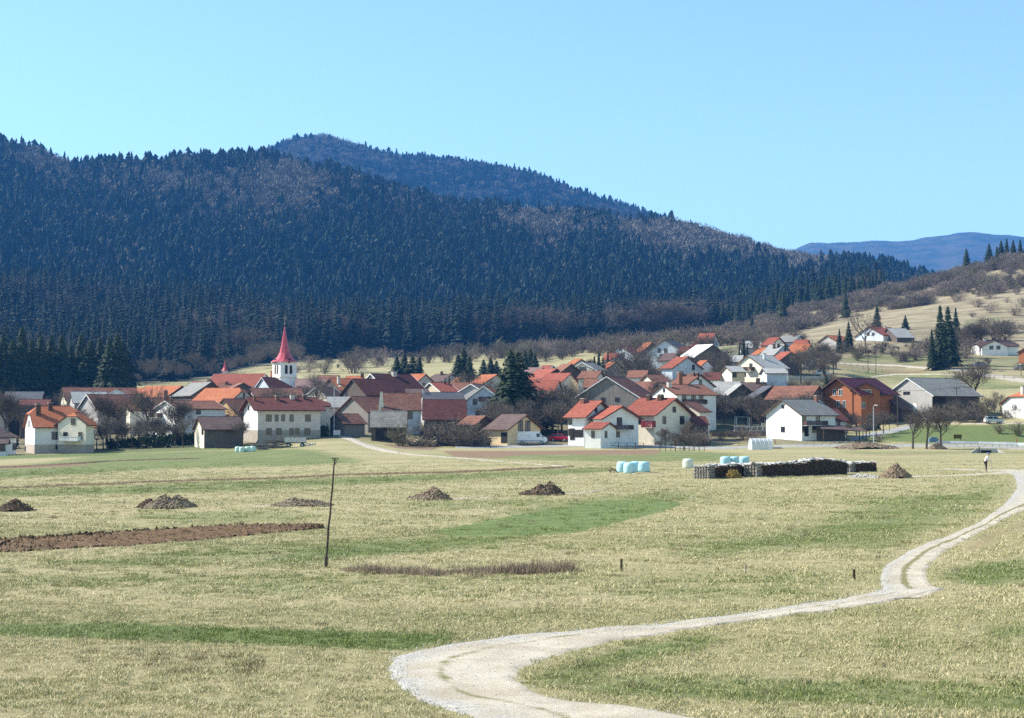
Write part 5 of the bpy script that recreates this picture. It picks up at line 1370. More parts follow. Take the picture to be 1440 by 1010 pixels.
for i, (px, D, py, lb, wd) in enumerate([
    (718, 366, 491, 'left half of the tallest twin-topped spruce in the village', 2.5), (728, 370, 494, 'right half of the tallest twin-topped spruce in the village', 2.5),
    (1323, 503, 428, 'tallest dark spruce of the hillside group by the gravel road', 1.1), (1311, 500, 462, 'lower spruce at the left front of the hillside group', 1.0), (1334, 512, 430, 'spruce behind the tallest one of the hillside group', 1.2),
    (1345, 600, 432, 'single spruce right of the hillside group', 1.1),
    (1194, 565, 452, 'dark spruce left of the hillside farmhouse', 1.2), (1181, 560, 462, 'shorter spruce before the small orange hillside roof', 1.1),
    (1234, 640, 428, 'spruce standing behind the hillside farmhouse', 1.3), (1274, 660, 443, 'grey-green fir behind the grey farmhouse barn', 1.7),
    (1102, 820, 410, 'lone small spruce on the scrubby hillside', 1.2), (1058, 760, 445, 'little spruce bush at the hedgerow', 1.6), (1190, 800, 408, 'lone spruce standing in the hill scrub', 1.2),
    (1361, 940, 349, 'small lone spruce on the right hill crest', 1.5), (1393, 945, 342, 'spruce left of the crest clump on the right hill', 1.5),
    (1162, 398, 528, 'round dark bush-like conifer in the garden', 1.5), (880, 500, 512, 'small conifer before the blue-shaded gable', 1.3)]):
    spruce_to(px, D, py, lb, [1, 2, 0, 3, 2, 0, 2, 0, 0, 2, 0, 2, 0, 0, 2, 2, 0][i], None, wd)
clump([(1410,950,338),(1418,945,335),(1427,952,337),(1437,948,336),(1446,950,338),(1404,955,346)], 'spruce in the clump on the right hill crest', 'spruces in the crest clump', spruce_to, wide=1.5)
clump([(1040,520,484),(1046,525,475),(1051,522,482)], 'narrow dark spruce left of the low white hall', 'three narrow spruces by the hall', spruce_to, wide=.9)
clump([(836,478,500),(842,480,496),(848,476,502),(855,482,495)], 'narrow dark spruce left of the high white house', 'narrow spruces left of the high white house', spruce_to, wide=1.1)
clump([(558,520,500),(569,525,496),(580,522,499),(590,526,502)], 'broad dark fir behind the maroon farmhouse', 'broad firs behind the maroon farmhouse', spruce_to, wide=2.2)
clump([(644,520,497),(652,525,490),(660,522,500),(680,530,505),(690,528,502),(698,533,507),(738,540,492),(746,545,490),(752,542,496)], 'dark conifer behind the tall spruce', 'conifers behind the tall spruce', spruce_to, wide=2.3)
pts = []
for i in range(46):
    px = 1002 + i * 5.4 + random.uniform(-2, 2)
    t = np.interp(px, [1000,1040,1060,1100,1130,1150,1185,1200,1215,1238,1248], [428,424,410,405,400,396,380,386,381,378,392]) + random.uniform(-3, 14)
    pts.append((px, 985 + random.uniform(0, 70), t))
clump(pts, 'dark spruce in the belt behind the scrubby hill', 'spruces in the belt behind the hill', spruce_to, wide=1.35)
# bare trees in the yards between the houses
def inside_house(x, y, pad=0):
    for (cx_, cy_, hl, hw_, ya_, lb_, ct_) in FOOT:
        dx, dy = x - cx_, y - cy_
        if abs(dx * math.cos(ya_) + dy * math.sin(ya_)) < hl + pad and abs(-dx * math.sin(ya_) + dy * math.cos(ya_)) < hw_ + pad: return True
    return False
used_lb = {}
k = 0; tries = 0; rt = random.Random(21)
while k < 95 and tries < 4000:
    tries += 1
    D = rt.uniform(352, 560); px = rt.uniform(-5, 1175)
    if D > 470 and px < 820: continue
    if D < 365 and px > 1000: continue
    x_ = xof(px, D)
    if inside_house(x_, D, 1.0): continue
    nr = min(FOOT, key=lambda h_: math.hypot(h_[0] - x_, h_[1] - D))
    used_lb[nr[5]] = used_lb.get(nr[5], 0) + 1
    if used_lb[nr[5]] > 2: continue
    lb = ('bare yard tree near the ' if used_lb[nr[5]] == 1 else 'second bare yard tree near the ') + ' '.join(nr[5].split()[:10])
    bare(px, D, rt.uniform(5.5, 10.5), lb, k, 'bare trees in the village yards', rt.uniform(1.0, 1.35)); k += 1
# shrubs
def bush_to(px, D, py, label, var=0, group=None, wide=1.0):
    return bush(px, D, max(.5, top_h(px, D, py)), label, var, group, wide)
for i, (px, D, py, lb, v_, wd) in enumerate([
    (565, 326, 594, 'big round olive-tinged shrub at the bend of the lane', 2, 1.15), (597, 335, 590, 'grey shrub before the pale blue end wall', 1, 1.0),
    (628, 334, 594, 'bare bush at the left of the big brushwood before the dark red barn', 1, 1.1), (645, 331, 586, 'highest bush of the brushwood before the dark red barn', 1, 1.1),
    (662, 330, 595, 'dense bush left of the yellow house', 1, 1.1), (680, 331, 603, 'low bush at the corner of the yellow house', 3, 1.0),
    (612, 338, 598, 'small bush in the dry grass between the shrubs', 3, 1.0),
    (1218, 372, 602, 'dark low bush by the curve of the side road', 2, 1.3), (1236, 340, 612, 'low brush on the verge by the lamp post', 3, 1.5),
    (1432, 345, 592, 'bush at the right edge above the guardrail', 2, 1.2), (1406, 350, 594, 'olive bush on the green bank', 2, 1.4), (1046, 352, 598, 'reddish bush in the garden left of the roadside house', 3, 1.2), (985, 340, 603, 'purplish bush right of the big cream house', 0, 1.3)]):
    bush_to(px, D, py, lb, v_, None, wd)
for i, (px, D, w_) in enumerate([(996,345,'in front of the rusty low roof'),(1014,352,'in the garden left of the polytunnel'),(1024,360,'on the lawn below the terrace'),(1062,350,'behind the polytunnel'),
    (905,372,'behind the big cream house'),(862,358,'behind the pair of white houses'),(765,345,'behind the delivery van'),(1090,420,'before the large white hillside house'),(1112,428,'at the left end of the pale garden wall'),
    (1136,432,'in the middle of the upper gardens'),(600,395,'behind the mossy tiled house'),(700,385,'left of the low grey wall'),(752,384,'on the green lawn'),(440,362,'behind the long cream house'),(250,362,'beside the balcony house'),
    (330,352,'before the honey-coloured gable'),(1200,436,'behind the orange brick house'),(960,395,'behind the scalloped brown roof'),(1180,350,'behind the carport'),(1010,392,'before the pale grey barn roof')]):
    bush(px, D, random.uniform(1.2, 2.4), 'low bare garden shrub ' + w_, i, 'garden shrubs among the houses', random.uniform(.8, 1.3))
for i, (px, py) in enumerate([(1345,425),(1362,412),(1376,432),(1392,420),(1405,408),(1418,426),(1432,414),(1440,432),(1322,415),(1300,425),(1428,444),(1386,402),(1350,398),(1412,396),(1368,446),(1396,440),(1280,420),(1315,402),(1436,392),(1335,440)]):
    g = ground(px, py, 560)
    bush(px, g.y, random.uniform(2.2, 5), 'leafless thorn bush dotted over the right-hand pasture', i % 2 * 3, 'thorn bushes on the pasture', random.uniform(1, 1.4), base=g)
# hedges
def hedge(px0, px1, D, h, w, label, mat, name='hedge', n=900):
    a = at(px0, D); b = at(px1, D); mb = MB(); L = (b - a).length
    r_ = random.Random(int(px0)); d = (b - a).normalized(); q = Vector((-d.y, d.x, 0))
    for i in range(n):
        t = r_.random(); uu = r_.uniform(-1, 1); zz = r_.random() ** .7
        p = a.lerp(b, t) + q * uu * w / 2 * (1 - .3 * zz) + Vector((0, 0, zz * h * (1 + .15 * math.sin(t * 40))))
        s = .26; v = [p + Vector((r_.gauss(0, s), r_.gauss(0, s), r_.gauss(0, s))) for _ in range(3)]
        mb.add(v, [(0, 1, 2)])
    return tag(mb.build(name, mat), label, 'hedge')
hedge(200, 245, 336, 2.4, 1.6, 'dark clipped hedge behind the orchard, left of the low shed', M_ivy)
hedge(150, 198, 340, 1.7, 1.4, 'dark hedge behind the orchard trees at the half-hipped house', M_ivy)
hedge(247, 274, 345, 2.0, 1.6, 'dark shrubs between the clipped hedge and the low shed', M_ivy, n=600)
hedge(0, 26, 352, 2.2, 2.0, 'dark shrubs behind the house at the left edge', M_twig, 'shrubbery', 900)
hedge(443, 462, 345, 2.0, 1.5, 'dark evergreen shrubs against the side wing of the cream house', M_ivy, n=400)
hedge(1196, 1236, 366, 1.1, 1.5, 'low dark hedge along the side road', M_ivy, n=500)
hedge(610, 690, 333, 1.2, 3.0, 'bramble bank under the brushwood left of the yellow house', M_twig, 'bramble', 1500)
hedge(572, 612, 330, .8, 4.0, 'tangled pale dry weeds beside the big shrub', noisy('dry_weeds', (.42, .34, .24), (.3, .23, .16), 2), 'dry_weeds', 1400)

# ------------------------------------------------------------------ posts, lamps, poles
def fpost(px, py, hpx, label, lean=0.0, r=.045, mat=M_bark, name='wooden_stake'):
    g = ground(px, py); h = hpx * g.y / F
    mb = MB(); n = 4
    P = [Vector((lean * h * (k / n), 0.0, -.1 + (h + .1) * k / n)) + Vector((random.uniform(-.004, .004) * h, 0, 0)) for k in range(n + 1)]
    for a, b in zip(P[:-1], P[1:]): mb.tube(a, b, r, r * .93, 7)
    return tag(mb.build(name, mat, None, g), label, 'stake')
fpost(873, 803, 17, 'short wooden stake at the right end of the dead weeds', 0.02, .04)
fpost(1199, 816, 15, 'dark stake left of the rutted track', 0, .04, noisy('dark_stake_wood', (.05, .035, .025), (.08, .06, .04), 5))
fpost(1047, 805, 11, 'small grey stake alone in the meadow', 0.03, .025, WALL['gwood'])
# the tall leaning pole with a three-cornered perch
g = ground(458, 798); s_ = g.y / F
e = empty('leaning_pole', g); tag(e, 'tall thin leaning pole with a three-cornered perch on top', 'pole')
r_ = random.Random(4); mb = MB(); H_ = 152 * s_; N_ = 16
P = [Vector((13 * s_ * (k / N_) + r_.uniform(-.012, .012), r_.uniform(-.01, .01), -.15 + (H_ + .15) * k / N_)) for k in range(N_ + 1)]
for k in range(N_): mb.tube(P[k], P[k+1], .040 - .016 * k / N_ + r_.uniform(0, .004), .040 - .016 * (k+1) / N_, 7)
for k in (3, 5, 8, 11): mb.tube(P[k], P[k] + Vector((r_.choice((-1, 1)) * .05, 0, .06)), .014, .006, 5)
mb.build('shaft', noisy('dark_weathered_pole', (.045, .037, .032), (.085, .07, .06), 6, .9, .01), e)
mb = MB(); tp = P[-1]; a = tp + Vector((-.085, 0, .02)); b = tp + Vector((.095, 0, .0)); c = tp + Vector((.01, 0, -.16))
mb.tube(a + Vector((-.02,0,0)), b + Vector((.02,0,0)), .014, .014, 6); mb.tube(a, c, .011, .011, 6); mb.tube(b, c, .011, .011, 6); mb.build('perch', noisy('dark_weathered_pole', (0,0,0), (0,0,0)), e)
mb = MB(); mb.tube(Vector((.06, -.03, -.12)), Vector((.075, -.03, .34)), .03, .026, 6); mb.build('prop_stake', M_bark, e)
def lamp(px, D, py, label, arm=.9):
    p = at(px, D); h = top_h(px, D, py); e = empty('street_lamp', p); tag(e, label, 'street lamp')
    mb = MB(); mb.tube((0,0,-.3), (0,0,h), .10, .055, 8); mb.build('post', M_metal, e)
    mb = MB(); mb.tube((0,0,h-.05), (arm,0,h+.12), .035, .03, 6); mb.build('arm', M_metal, e)
    mb = MB(); mb.lathe([(.05, -.09), (.20, -.07), (.24, 0), (.16, .08), (.04, .11)], 10, 0, Matrix.Translation((arm + .25, 0, h + .12)) @ Matrix.Diagonal((1.7, 1, 1, 1))); mb.build('lamp_head', M_whitef, e)
lamp(470, 345, 544, 'thin grey lamp post at the village lane beside the plank shed')
lamp(1228, 335, 571, 'lamp post on the verge before the orange brick house', .3)
def upole(px, D, py, label, r=.13, arms=1):
    p = at(px, D); h = top_h(px, D, py); e = empty('utility_pole', p); tag(e, label, 'utility pole')
    mb = MB(); mb.tube((0,0,-.4), (0,0,h), r, r * .7, 8); mb.build('post', M_bark, e)
    for k in range(arms):
        mb = MB(); mb.box(-.8, .8, -.06, .06, h - .55 - k * .7, h - .43 - k * .7)
        for xx in (-.7, 0, .7): mb.tube((xx, 0, h - .43 - k * .7), (xx, 0, h - .22 - k * .7), .05, .03, 6)
        mb.build('crossarm', M_bark, e)
upole(655, 442, 526, 'wooden pole with crossarm rising over the middle roofs', .13)
upole(1262, 372, 548, 'wooden pole left of the grey barn', .12, 1)
upole(1345, 376, 543, 'wooden pole at the right corner of the grey barn', .11, 1)
upole(1221, 498, 482, 'pale pole standing by the hillside gravel road', .10, 1)
upole(1232, 500, 480, 'second pale pole standing by the hillside gravel road', .09, 0)
upole(1098, 600, 452, 'thin pole beyond the low white hall', .09, 0)

def wire(pa, pb, label):
    mb = MB()
    A = at(pa[0], pa[1]); A.z = zof(pa[2], pa[1]); B = at(pb[0], pb[1]); B.z = zof(pb[2], pb[1])
    for off in (-.7, .7):
        P_ = [A.lerp(B, t) + Vector((off, 0, -1.1 * 4 * t * (1 - t) * min(1, (B - A).length / 40))) for t in np.linspace(0, 1, 11)]
        for a, b in zip(P_[:-1], P_[1:]): mb.tube(a, b, .018, .018, 4, 0, False)
    tag(mb.build('power_line', M_dark), label, 'power line')
wire((1262, 372, 549), (1345, 376, 544), 'pair of wires strung between the two poles at the grey barn')
wire((1345, 376, 544), (1475, 382, 540), 'pair of wires running from the barn pole off the right edge')
wire((1262, 372, 549), (1228, 336, 574), 'pair of wires from the barn pole down to the lamp post')
# ------------------------------------------------------------------ wrapped bales
M_bale = noisy('light_blue_film', (.36, .62, .70), (.46, .70, .76), 3, .35, .02, .08)
M_baleg = noisy('pale_green_film', (.50, .66, .58), (.58, .72, .66), 3, .35, .02, .06)
M_balew = noisy('greenish_white_film', (.56, .60, .52), (.66, .68, .60), 3, .4, .02, .03)
def bale_mesh(mat, seed):
    r_ = random.Random(seed); mb = MB(); n = 22
    prof = [(.0, 0), (.50, 0), (.60, .05), (.645, .18), (.655, .5), (.65, .85), (.62, 1.06), (.52, 1.16), (.3, 1.2), (0.01, 1.19)]
    v = []
    for rr_, z in prof:
        for i in range(n):
            a = 2 * math.pi * i / n; k = rr_ * (1 + r_.uniform(-.025, .025))
            v.append((k * math.cos(a), k * math.sin(a), z + r_.uniform(-.012, .012)))
    f = [(k*n+i, k*n+(i+1) % n, (k+1)*n+(i+1) % n, (k+1)*n+i) for k in range(len(prof)-1) for i in range(n)]
    return newmesh('bale', v, f, mat, None, True)
BM = [bale_mesh(M_bale, i) for i in range(3)]; BG = [bale_mesh(M_baleg, 8)]; BW = [bale_mesh(M_balew, 9)]
def bale(px, py, ms, label, group=None, s=1.0):
    s *= .82; g = ground(px, py); return tag(link('wrapped_bale', random.choice(ms), None, g - Vector((0,0,.03)), (random.uniform(-.04,.04), random.uniform(-.04,.04), random.random()*6), (s, s, s)), label, 'bale', group)
g1 = 'blue bales in the row left of the woodpile'
bale(875, 664, BM, 'leftmost light blue wrapped bale of the open row in the field', g1); bale(885, 665.5, BM, 'blue bale standing forward in the row in the field', g1)
bale(894, 663.5, BM, 'third light blue bale of the row in the field', g1); bale(905, 664, BM, 'rightmost light blue bale of the open row in the field', g1)
g1 = 'blue bales behind the left woodpile'
bale(1020, 655.8, BM, 'left blue bale peeping over the small woodpile', g1, 1.08); bale(1032, 655.4, BM, 'middle blue bale peeping over the small woodpile', g1, 1.05); bale(1046, 655.2, BM, 'right blue bale peeping over the small woodpile', g1, 1.05)
bale(967, 658.5, BW, 'single greenish-white bale standing alone in the field')
g1 = 'pale green bales before the low shed'
for px, py, lb in ((335, 635.5, 'leftmost pale green bale before the low shed'), (341, 636, 'second pale green bale before the low shed'), (349, 635.6, 'third pale green bale before the low shed'), (356, 635, 'rightmost pale green bale before the low shed')):
    bale(px, py, BG, lb, g1, .95)
g = ground(864, 665.5); mb = MB()
for i in range(14):
    a = Vector((random.uniform(-.5, .5), random.uniform(-.3, .3), random.uniform(0, .3))); b = a + Vector((random.uniform(-.5, .5), random.uniform(-.3, .3), random.uniform(0, .4))); mb.tube(a, b, .03, .02, 5)
tag(mb.build('branch_heap', M_bark, None, g), 'little dark heap of branches left of the blue bale row', 'branches')

# ------------------------------------------------------------------ woodpiles
M_log = noisy('split_log_ends', (.11, .075, .055), (.05, .036, .03), 7, .9, .02, 0)
M_logg = noisy('grey_weathered_logs', (.38, .35, .31), (.22, .20, .18), 5, .9, .02, 0)
M_slab = noisy('bleached_cover_slabs', (.62, .60, .57), (.42, .40, .38), 3, .8, .02, 0)
def woodpile(px0, px1, py0, py1, h, depth, label, seed, endcross=1.0, topfn=None):
    """stack of split logs between two ground pixels, roofed with bleached slabs; cross-stacked crib at its left end"""
    r_ = random.Random(seed); a = ground(px0, py0); b = ground(px1, py1); d = b - a; L = math.hypot(d.x, d.y); rz_ = math.atan2(d.y, d.x)
    e = empty('woodpile', a, rz_); tag(e, label, 'woodpile')
    lg = MB(); lr = .085
    topfn = topfn or (lambda t: 1.0)
    x = endcross
    def gz(x): return th(a.x + x * math.cos(rz_), a.y + x * math.sin(rz_)) - a.z
    while x < L - .05:
        hh = h * topfn(x / L); z = gz(x) - .02
        row = 0
        while z < hh + gz(x) - lr:
            rr = lr * r_.uniform(.75, 1.15); y0 = r_.uniform(-.05, .05)
            lg.tube((x + r_.uniform(-.02, .02) + (row % 2) * lr, y0, z + rr), (x + r_.uniform(-.03, .03) + (row % 2) * lr, y0 + depth, z + rr + r_.uniform(-.02, .02)), rr, rr * .95, r_.choice((4, 5, 6)))
            z += rr * 1.75; row += 1
        x += lr * 1.95
    o = lg.build('stacked_logs', M_log, e); tag(o, kind='stuff')
    if endcross > 0:
        cr = MB(); z = -.02; k = 0
        while z < h * topfn(0) - .05:
            for q in np.linspace(.08, (endcross if k % 2 else depth) - .08, max(3, int((endcross if k % 2 else depth) / .22))):
                rr = .07 * r_.uniform(.8, 1.15)
                if k % 2: cr.tube((q, -.05, z + rr), (q, depth + .03, z + rr), rr, rr, 5)
                else: cr.tube((-.06, q, z + rr), (endcross + .02, q, z + rr), rr, rr, 5)
            z += .135; k += 1
        o = cr.build('crossed_logs', M_logg, e); tag(o, kind='stuff')
    sl = MB()
    for i in range(int(L * 13)):
        x = r_.uniform(0, L); hh = h * topfn(x / L) + gz(x); s = r_.uniform(.18, .42)
        M = Matrix.Translation((x, r_.uniform(0, depth), hh + r_.uniform(.0, .12))) @ Matrix.Rotation(r_.random() * 6, 4, 'Z') @ Matrix.Rotation(r_.gauss(0, .22), 4, 'X') @ Matrix.Rotation(r_.gauss(0, .18), 4, 'Y')
        sl.box(-s, s, -s * .35, s * .35, -.025, .03, 0, M)
    o = sl.build('cover_slabs', M_slab, e); tag(o, kind='stuff')
    return e
woodpile(996, 1056, 673.5, 670, .98, 1.5, 'smaller near woodpile with hay in front and crossed logs at its ends', 1, .9, lambda t: 1 + .04 * math.sin(t * 20))
woodpile(1064, 1191, 671, 667, 1.12, 1.3, 'longest woodpile with bleached cover slabs, higher in its middle', 2, .75, lambda t: .93 + (.30 * max(0, 1 - abs(t - .73) / .30) if t > .40 else 0) - .05 * math.sin(t * 9) * (t < .4) - .3 * max(0, t - .93) * 10 * .3)
woodpile(1195, 1232, 664.5, 663, .80, 1.2, 'short low woodpile at the right of the long one', 3, .8)
g = ground(1030, 672.5)
mb = MB(); r_ = random.Random(3)
for i in range(700):
    a = r_.random() * 6.28; q = r_.random() ** .5; p = Vector((math.cos(a) * q * .65, math.sin(a) * q * .35 - .2, .75 * (1 - q * q) * r_.random() ** .3)); s = .09
    mb.add([p, p + Vector((r_.gauss(0, s), r_.gauss(0, s), r_.gauss(0, s * .6))), p + Vector((r_.gauss(0, s), r_.gauss(0, s), r_.gauss(0, s * .6)))], [(0, 1, 2)])
tag(mb.build('hay_heap', noisy('yellow_hay', (.50, .36, .12), (.36, .25, .09), 5), None, g), 'small heap of yellow hay in front of the near woodpile', 'hay')

# ------------------------------------------------------------------ earth mounds
M_earth = noisy('dry_brown_earth', (.15, .108, .072), (.27, .205, .14), 5, .95, .05, .05, 9)
M_earthd = noisy('dark_brown_earth', (.085, .058, .038), (.15, .108, .075), 5, .95, .05, .05, 9)
M_earthg = noisy('stony_grey_earth', (.15, .115, .08), (.25, .20, .145), 7, .95, .06, .05, 9)
def mound(px, py, wpx, hpx, label, mat, peaks=((0, 1, .55),), seed=0, n=34):
    g = ground(px, py); s = g.y / F; Rx = wpx * s / 2; H = hpx * s; r_ = random.Random(seed); mb = MB()
    v = []; 
    for j in range(n):
        for i in range(n):
            x = (i / (n-1) * 2 - 1) * 1.15; y = (j / (n-1) * 2 - 1) * 1.15
            z = 0
            for (cx_, hh, ww) in peaks:
                d_ = math.hypot((x - cx_) / ww * .62, y / ww * .5)
                z = max(z, hh * max(0, 1 - d_ * .95) ** .9)
            nz = .11 * math.sin(x * 7 + seed) * math.sin(y * 6 + 2 * seed) + .05 * math.sin(x * 19 + y * 13)
            z = z * (1 + nz) * H + (r_.uniform(-.06, .07) * H if z > .01 else 0)
            wx, wy = x * Rx, y * Rx * .8
            gz = th(g.x + wx, g.y + wy) - g.z
            v.append((wx + r_.uniform(-.04, .04) * Rx, wy + r_.uniform(-.04, .04) * Rx, gz + (z if z > .02 * H else -.04)))
    f = [(j*n+i, j*n+i+1, (j+1)*n+i+1, (j+1)*n+i) for j in range(n-1) for i in range(n-1)]
    mb.add(v, f)
    for k in range(160):     # crumbs and stones shed round the foot and over the face
        a = r_.random() * 6.28; q = r_.uniform(.2, 1.15); x, y = math.cos(a) * q * Rx, math.sin(a) * q * Rx * .8
        i = min(n-1, max(0, int((x / Rx / 1.15 + 1) / 2 * (n-1)))); j = min(n-1, max(0, int((y / Rx / .8 / 1.15 + 1) / 2 * (n-1))))
        z = max(v[j*n+i][2], th(g.x + x, g.y + y) - g.z); sz = r_.uniform(.02, .075) * (Rx ** .4)
        p = Vector((x, y, z + sz * .4)); mb.add([p + Vector((r_.uniform(.6,1.2)*a_*sz, r_.uniform(.6,1.2)*b_*sz, r_.uniform(.5,1)*c_*sz)) for a_, b_, c_ in ((1,0,0),(-1,0,0),(0,1,0),(0,-1,0),(0,0,1),(0,0,-1))],
            [(0,2,4),(2,1,4),(1,3,4),(3,0,4),(2,0,5),(1,2,5),(3,1,5),(0,3,5)])
    return tag(mb.build('earth_mound', mat, None, g), label, 'mound')
mound(22, 719, 54, 17, 'dark earth mound at the left edge of the field', M_earthd, ((0, 1, .6),), 1)
mound(240, 713.5, 62, 18, 'wide stony grey mound above the ploughed strip', M_earthg, ((-.25, .95, .6), (.3, .9, .6)), 2)
mound(210, 713.5, 34, 12.5, 'dark brown heap against the left of the stony grey mound', M_earthd, ((0, 1, .6),), 3)
mound(425, 710.5, 74, 11, 'low flat gravelly mound left of the leaning pole', M_earthg, ((-.3, .9, .55), (.3, .6, .7)), 4)
mound(607, 703, 58, 18, 'lumpy brown mound right of the leaning pole', M_earth, ((.1, 1, .55), (-.4, .5, .5)), 5)
mound(763, 695.5, 58, 18, 'twin-topped brown mound in the middle of the field', M_earthd, ((-.1, .85, .42), (.35, 1, .45), (-.6, .4, .4)), 6)
mound(1258, 672, 46, 19, 'conical brown mound at the right end of the woodpiles', M_earth, ((0, 1.05, .6),), 7)
mound(1218, 630.5, 74, 11, 'broad reddish bank of earth beside the road', M_earth, ((-.1, .9, .7), (.5, .5, .5), (-.6, .5, .5)), 8)
mound(1317, 631.5, 28, 9, 'small reddish heap of earth at the start of the guardrail', M_earth, ((0, 1, .6),), 9)
g = ground(1213, 671.5); mb = MB(); r_ = random.Random(5)
for i in range(150):
    a = r_.random() * 6.28; q = r_.random() ** .6; sz = r_.uniform(.04, .12); p = Vector((math.cos(a) * q * 1.35, math.sin(a) * q * .7, (1 - q) * .32 * r_.random() + sz * .4))
    mb.add([p + Vector((r_.uniform(.6,1.3)*a_*sz, r_.uniform(.6,1.3)*b_*sz, r_.uniform(.5,1)*c_*sz)) for a_, b_, c_ in ((1,0,0),(-1,0,0),(0,1,0),(0,-1,0),(0,0,1),(0,0,-1))], [(0,2,4),(2,1,4),(1,3,4),(3,0,4),(2,0,5),(1,2,5),(3,1,5),(0,3,5)])
tag(mb.build('stone_heap', M_slab, None, g), 'spread of pale stones left of the conical mound', 'stones', kind='stuff')

# ------------------------------------------------------------------ vehicles
M_white = noisy('white_car_paint', (.80, .80, .80), (.76, .76, .76), 1, .3, 0, 0)
M_redp = noisy('red_car_paint', (.42, .02, .04), (.38, .02, .04), 1, .3, 0, 0)
M_bluep = noisy('blue_car_paint', (.16, .25, .42), (.14, .22, .38), 1, .3, 0, 0)
M_silver = noisy('silver_car_paint', (.55, .56, .58), (.5, .51, .53), 1, .3, 0, 0)
M_tyre = noisy('tyre_rubber', (.018, .018, .018), (.03, .03, .03), 4, .9)
def extr(mb, prof, w, wt=None, zt=0, mi=0):
    """side outline extruded to width, narrowing above a height"""
    n = len(prof); v = []
    for sy in (-1, 1):
        for x, z in prof:
            ww = w / 2 if (wt is None or z <= zt) else wt / 2
            v.append((x, sy * ww, z))
    mb.add(v, [tuple(range(n)), tuple(range(2*n-1, n-1, -1))] + [(i, i+n, (i+1) % n + n, (i+1) % n) for i in range(n)], mi)
def wheel(e, x, y, r, w=.2):
    for sy in (-1, 1):
        M = Matrix.Translation((x, sy * y, r)) @ Matrix.Rotation(R(90), 4, 'X')
        mb = MB(); mb.lathe([(r*.55, -w/2), (r*.93, -w/2), (r, -w/4), (r, w/4), (r*.93, w/2), (r*.55, w/2)], 18, 0, M)
        t = mb.build('wheel', M_tyre, e)
        mb = MB(); mb.lathe([(.02, -w/2-.01), (r*.58, -w/2-.005), (r*.58, w/2+.005), (.02, w/2+.01)], 12, 0, M); mb.build('rim', M_metal, t)
def van(p, rz, label):
    e = empty('delivery_van', p, rz); tag(e, label, 'van')
    mb = MB(); extr(mb, [(-3.0,.42),(-3.0,1.2),(-2.97,2.35),(-2.85,2.52),(1.25,2.56),(1.55,2.46),(2.15,1.62),(2.85,1.32),(3.0,1.05),(3.02,.45),(2.6,.36),(-2.8,.36)], 2.0, 1.80, 1.7)
    b = mb.build('body', M_white, e)
    bv = b.modifiers.new('soft', 'BEVEL'); bv.width = .06; bv.segments = 2; bv.limit_method = 'ANGLE'
    for sy in (-1, 1):
        mb = MB(); y = sy * .992
        mb.add([(1.0, y, 1.45), (1.98, y, 1.45), (1.62, sy * .93, 2.15), (1.0, sy * .93, 2.15)], [(0,1,2,3)]); 
        for k in range(4): mb.v.append((mb.v[k][0], mb.v[k][1] + sy * .025, mb.v[k][2]))
        mb.f += [(4,5,6,7),(0,4,5,1),(1,5,6,2),(2,6,7,3),(3,7,4,0)]; mb.m += [0]*5
        mb.build('side_window', M_glass, e)
        for x0, x1 in ((-1.7, -.35), (.9, .93), (-.3, -.27)):
            if x1 - x0 < .1:
                mb = MB(); mb.box(x0, x1, y - .004, y + .012 * 1, .6, 1.68); mb.build('door_seam', M_dark, e)
        mb = MB(); mb.box(-2.9, 2.4, y - .01, y + .03 * sy + .01, .62, .74); mb.build('side_moulding', M_tyre, e)
        mb = MB(); mb.box(2.15, 2.3, sy * 1.0 - .12, sy * 1.0 + .12, 1.3, 1.6); mb.build('mirror', M_tyre, e)
        mb = MB(); mb.lathe([(.02, 0), (.16, 0), (.14, .06), (.02, .07)], 10, 0, Matrix.Translation((2.86, sy * .78, .98)) @ Matrix.Rotation(R(80), 4, 'Y')); mb.build('headlight', M_silver, e)
        # faint blue-grey lettering marks on the side panel
        mk = MB(); xq = -.75
        for wq in (.16, .10, .14, .12, .10, .15, .12): mk.box(xq, xq + wq, sy * .965 - .01, sy * .965 + .012, 1.58, 1.68); xq += wq + .05
        mk.build('side_lettering', M_bluep, e)
    mb = MB(); mb.add([(1.62,-.80,2.36),(1.62,.80,2.36),(2.14,.88,1.66),(2.14,-.88,1.66),(1.66,-.80,2.39),(1.66,.80,2.39),(2.19,.88,1.68),(2.19,-.88,1.68)], [(3,2,1,0),(4,5,6,7),(0,1,5,4),(1,2,6,5),(2,3,7,6),(3,0,4,7)]); mb.build('windscreen', M_glass, e)
    mb = MB(); mb.box(2.85, 3.1, -.95, .95, .38, .68); mb.build('bumper', M_tyre, e)
    wheel(e, 1.95, .90, .36, .24); wheel(e, -1.75, .90, .36, .24)
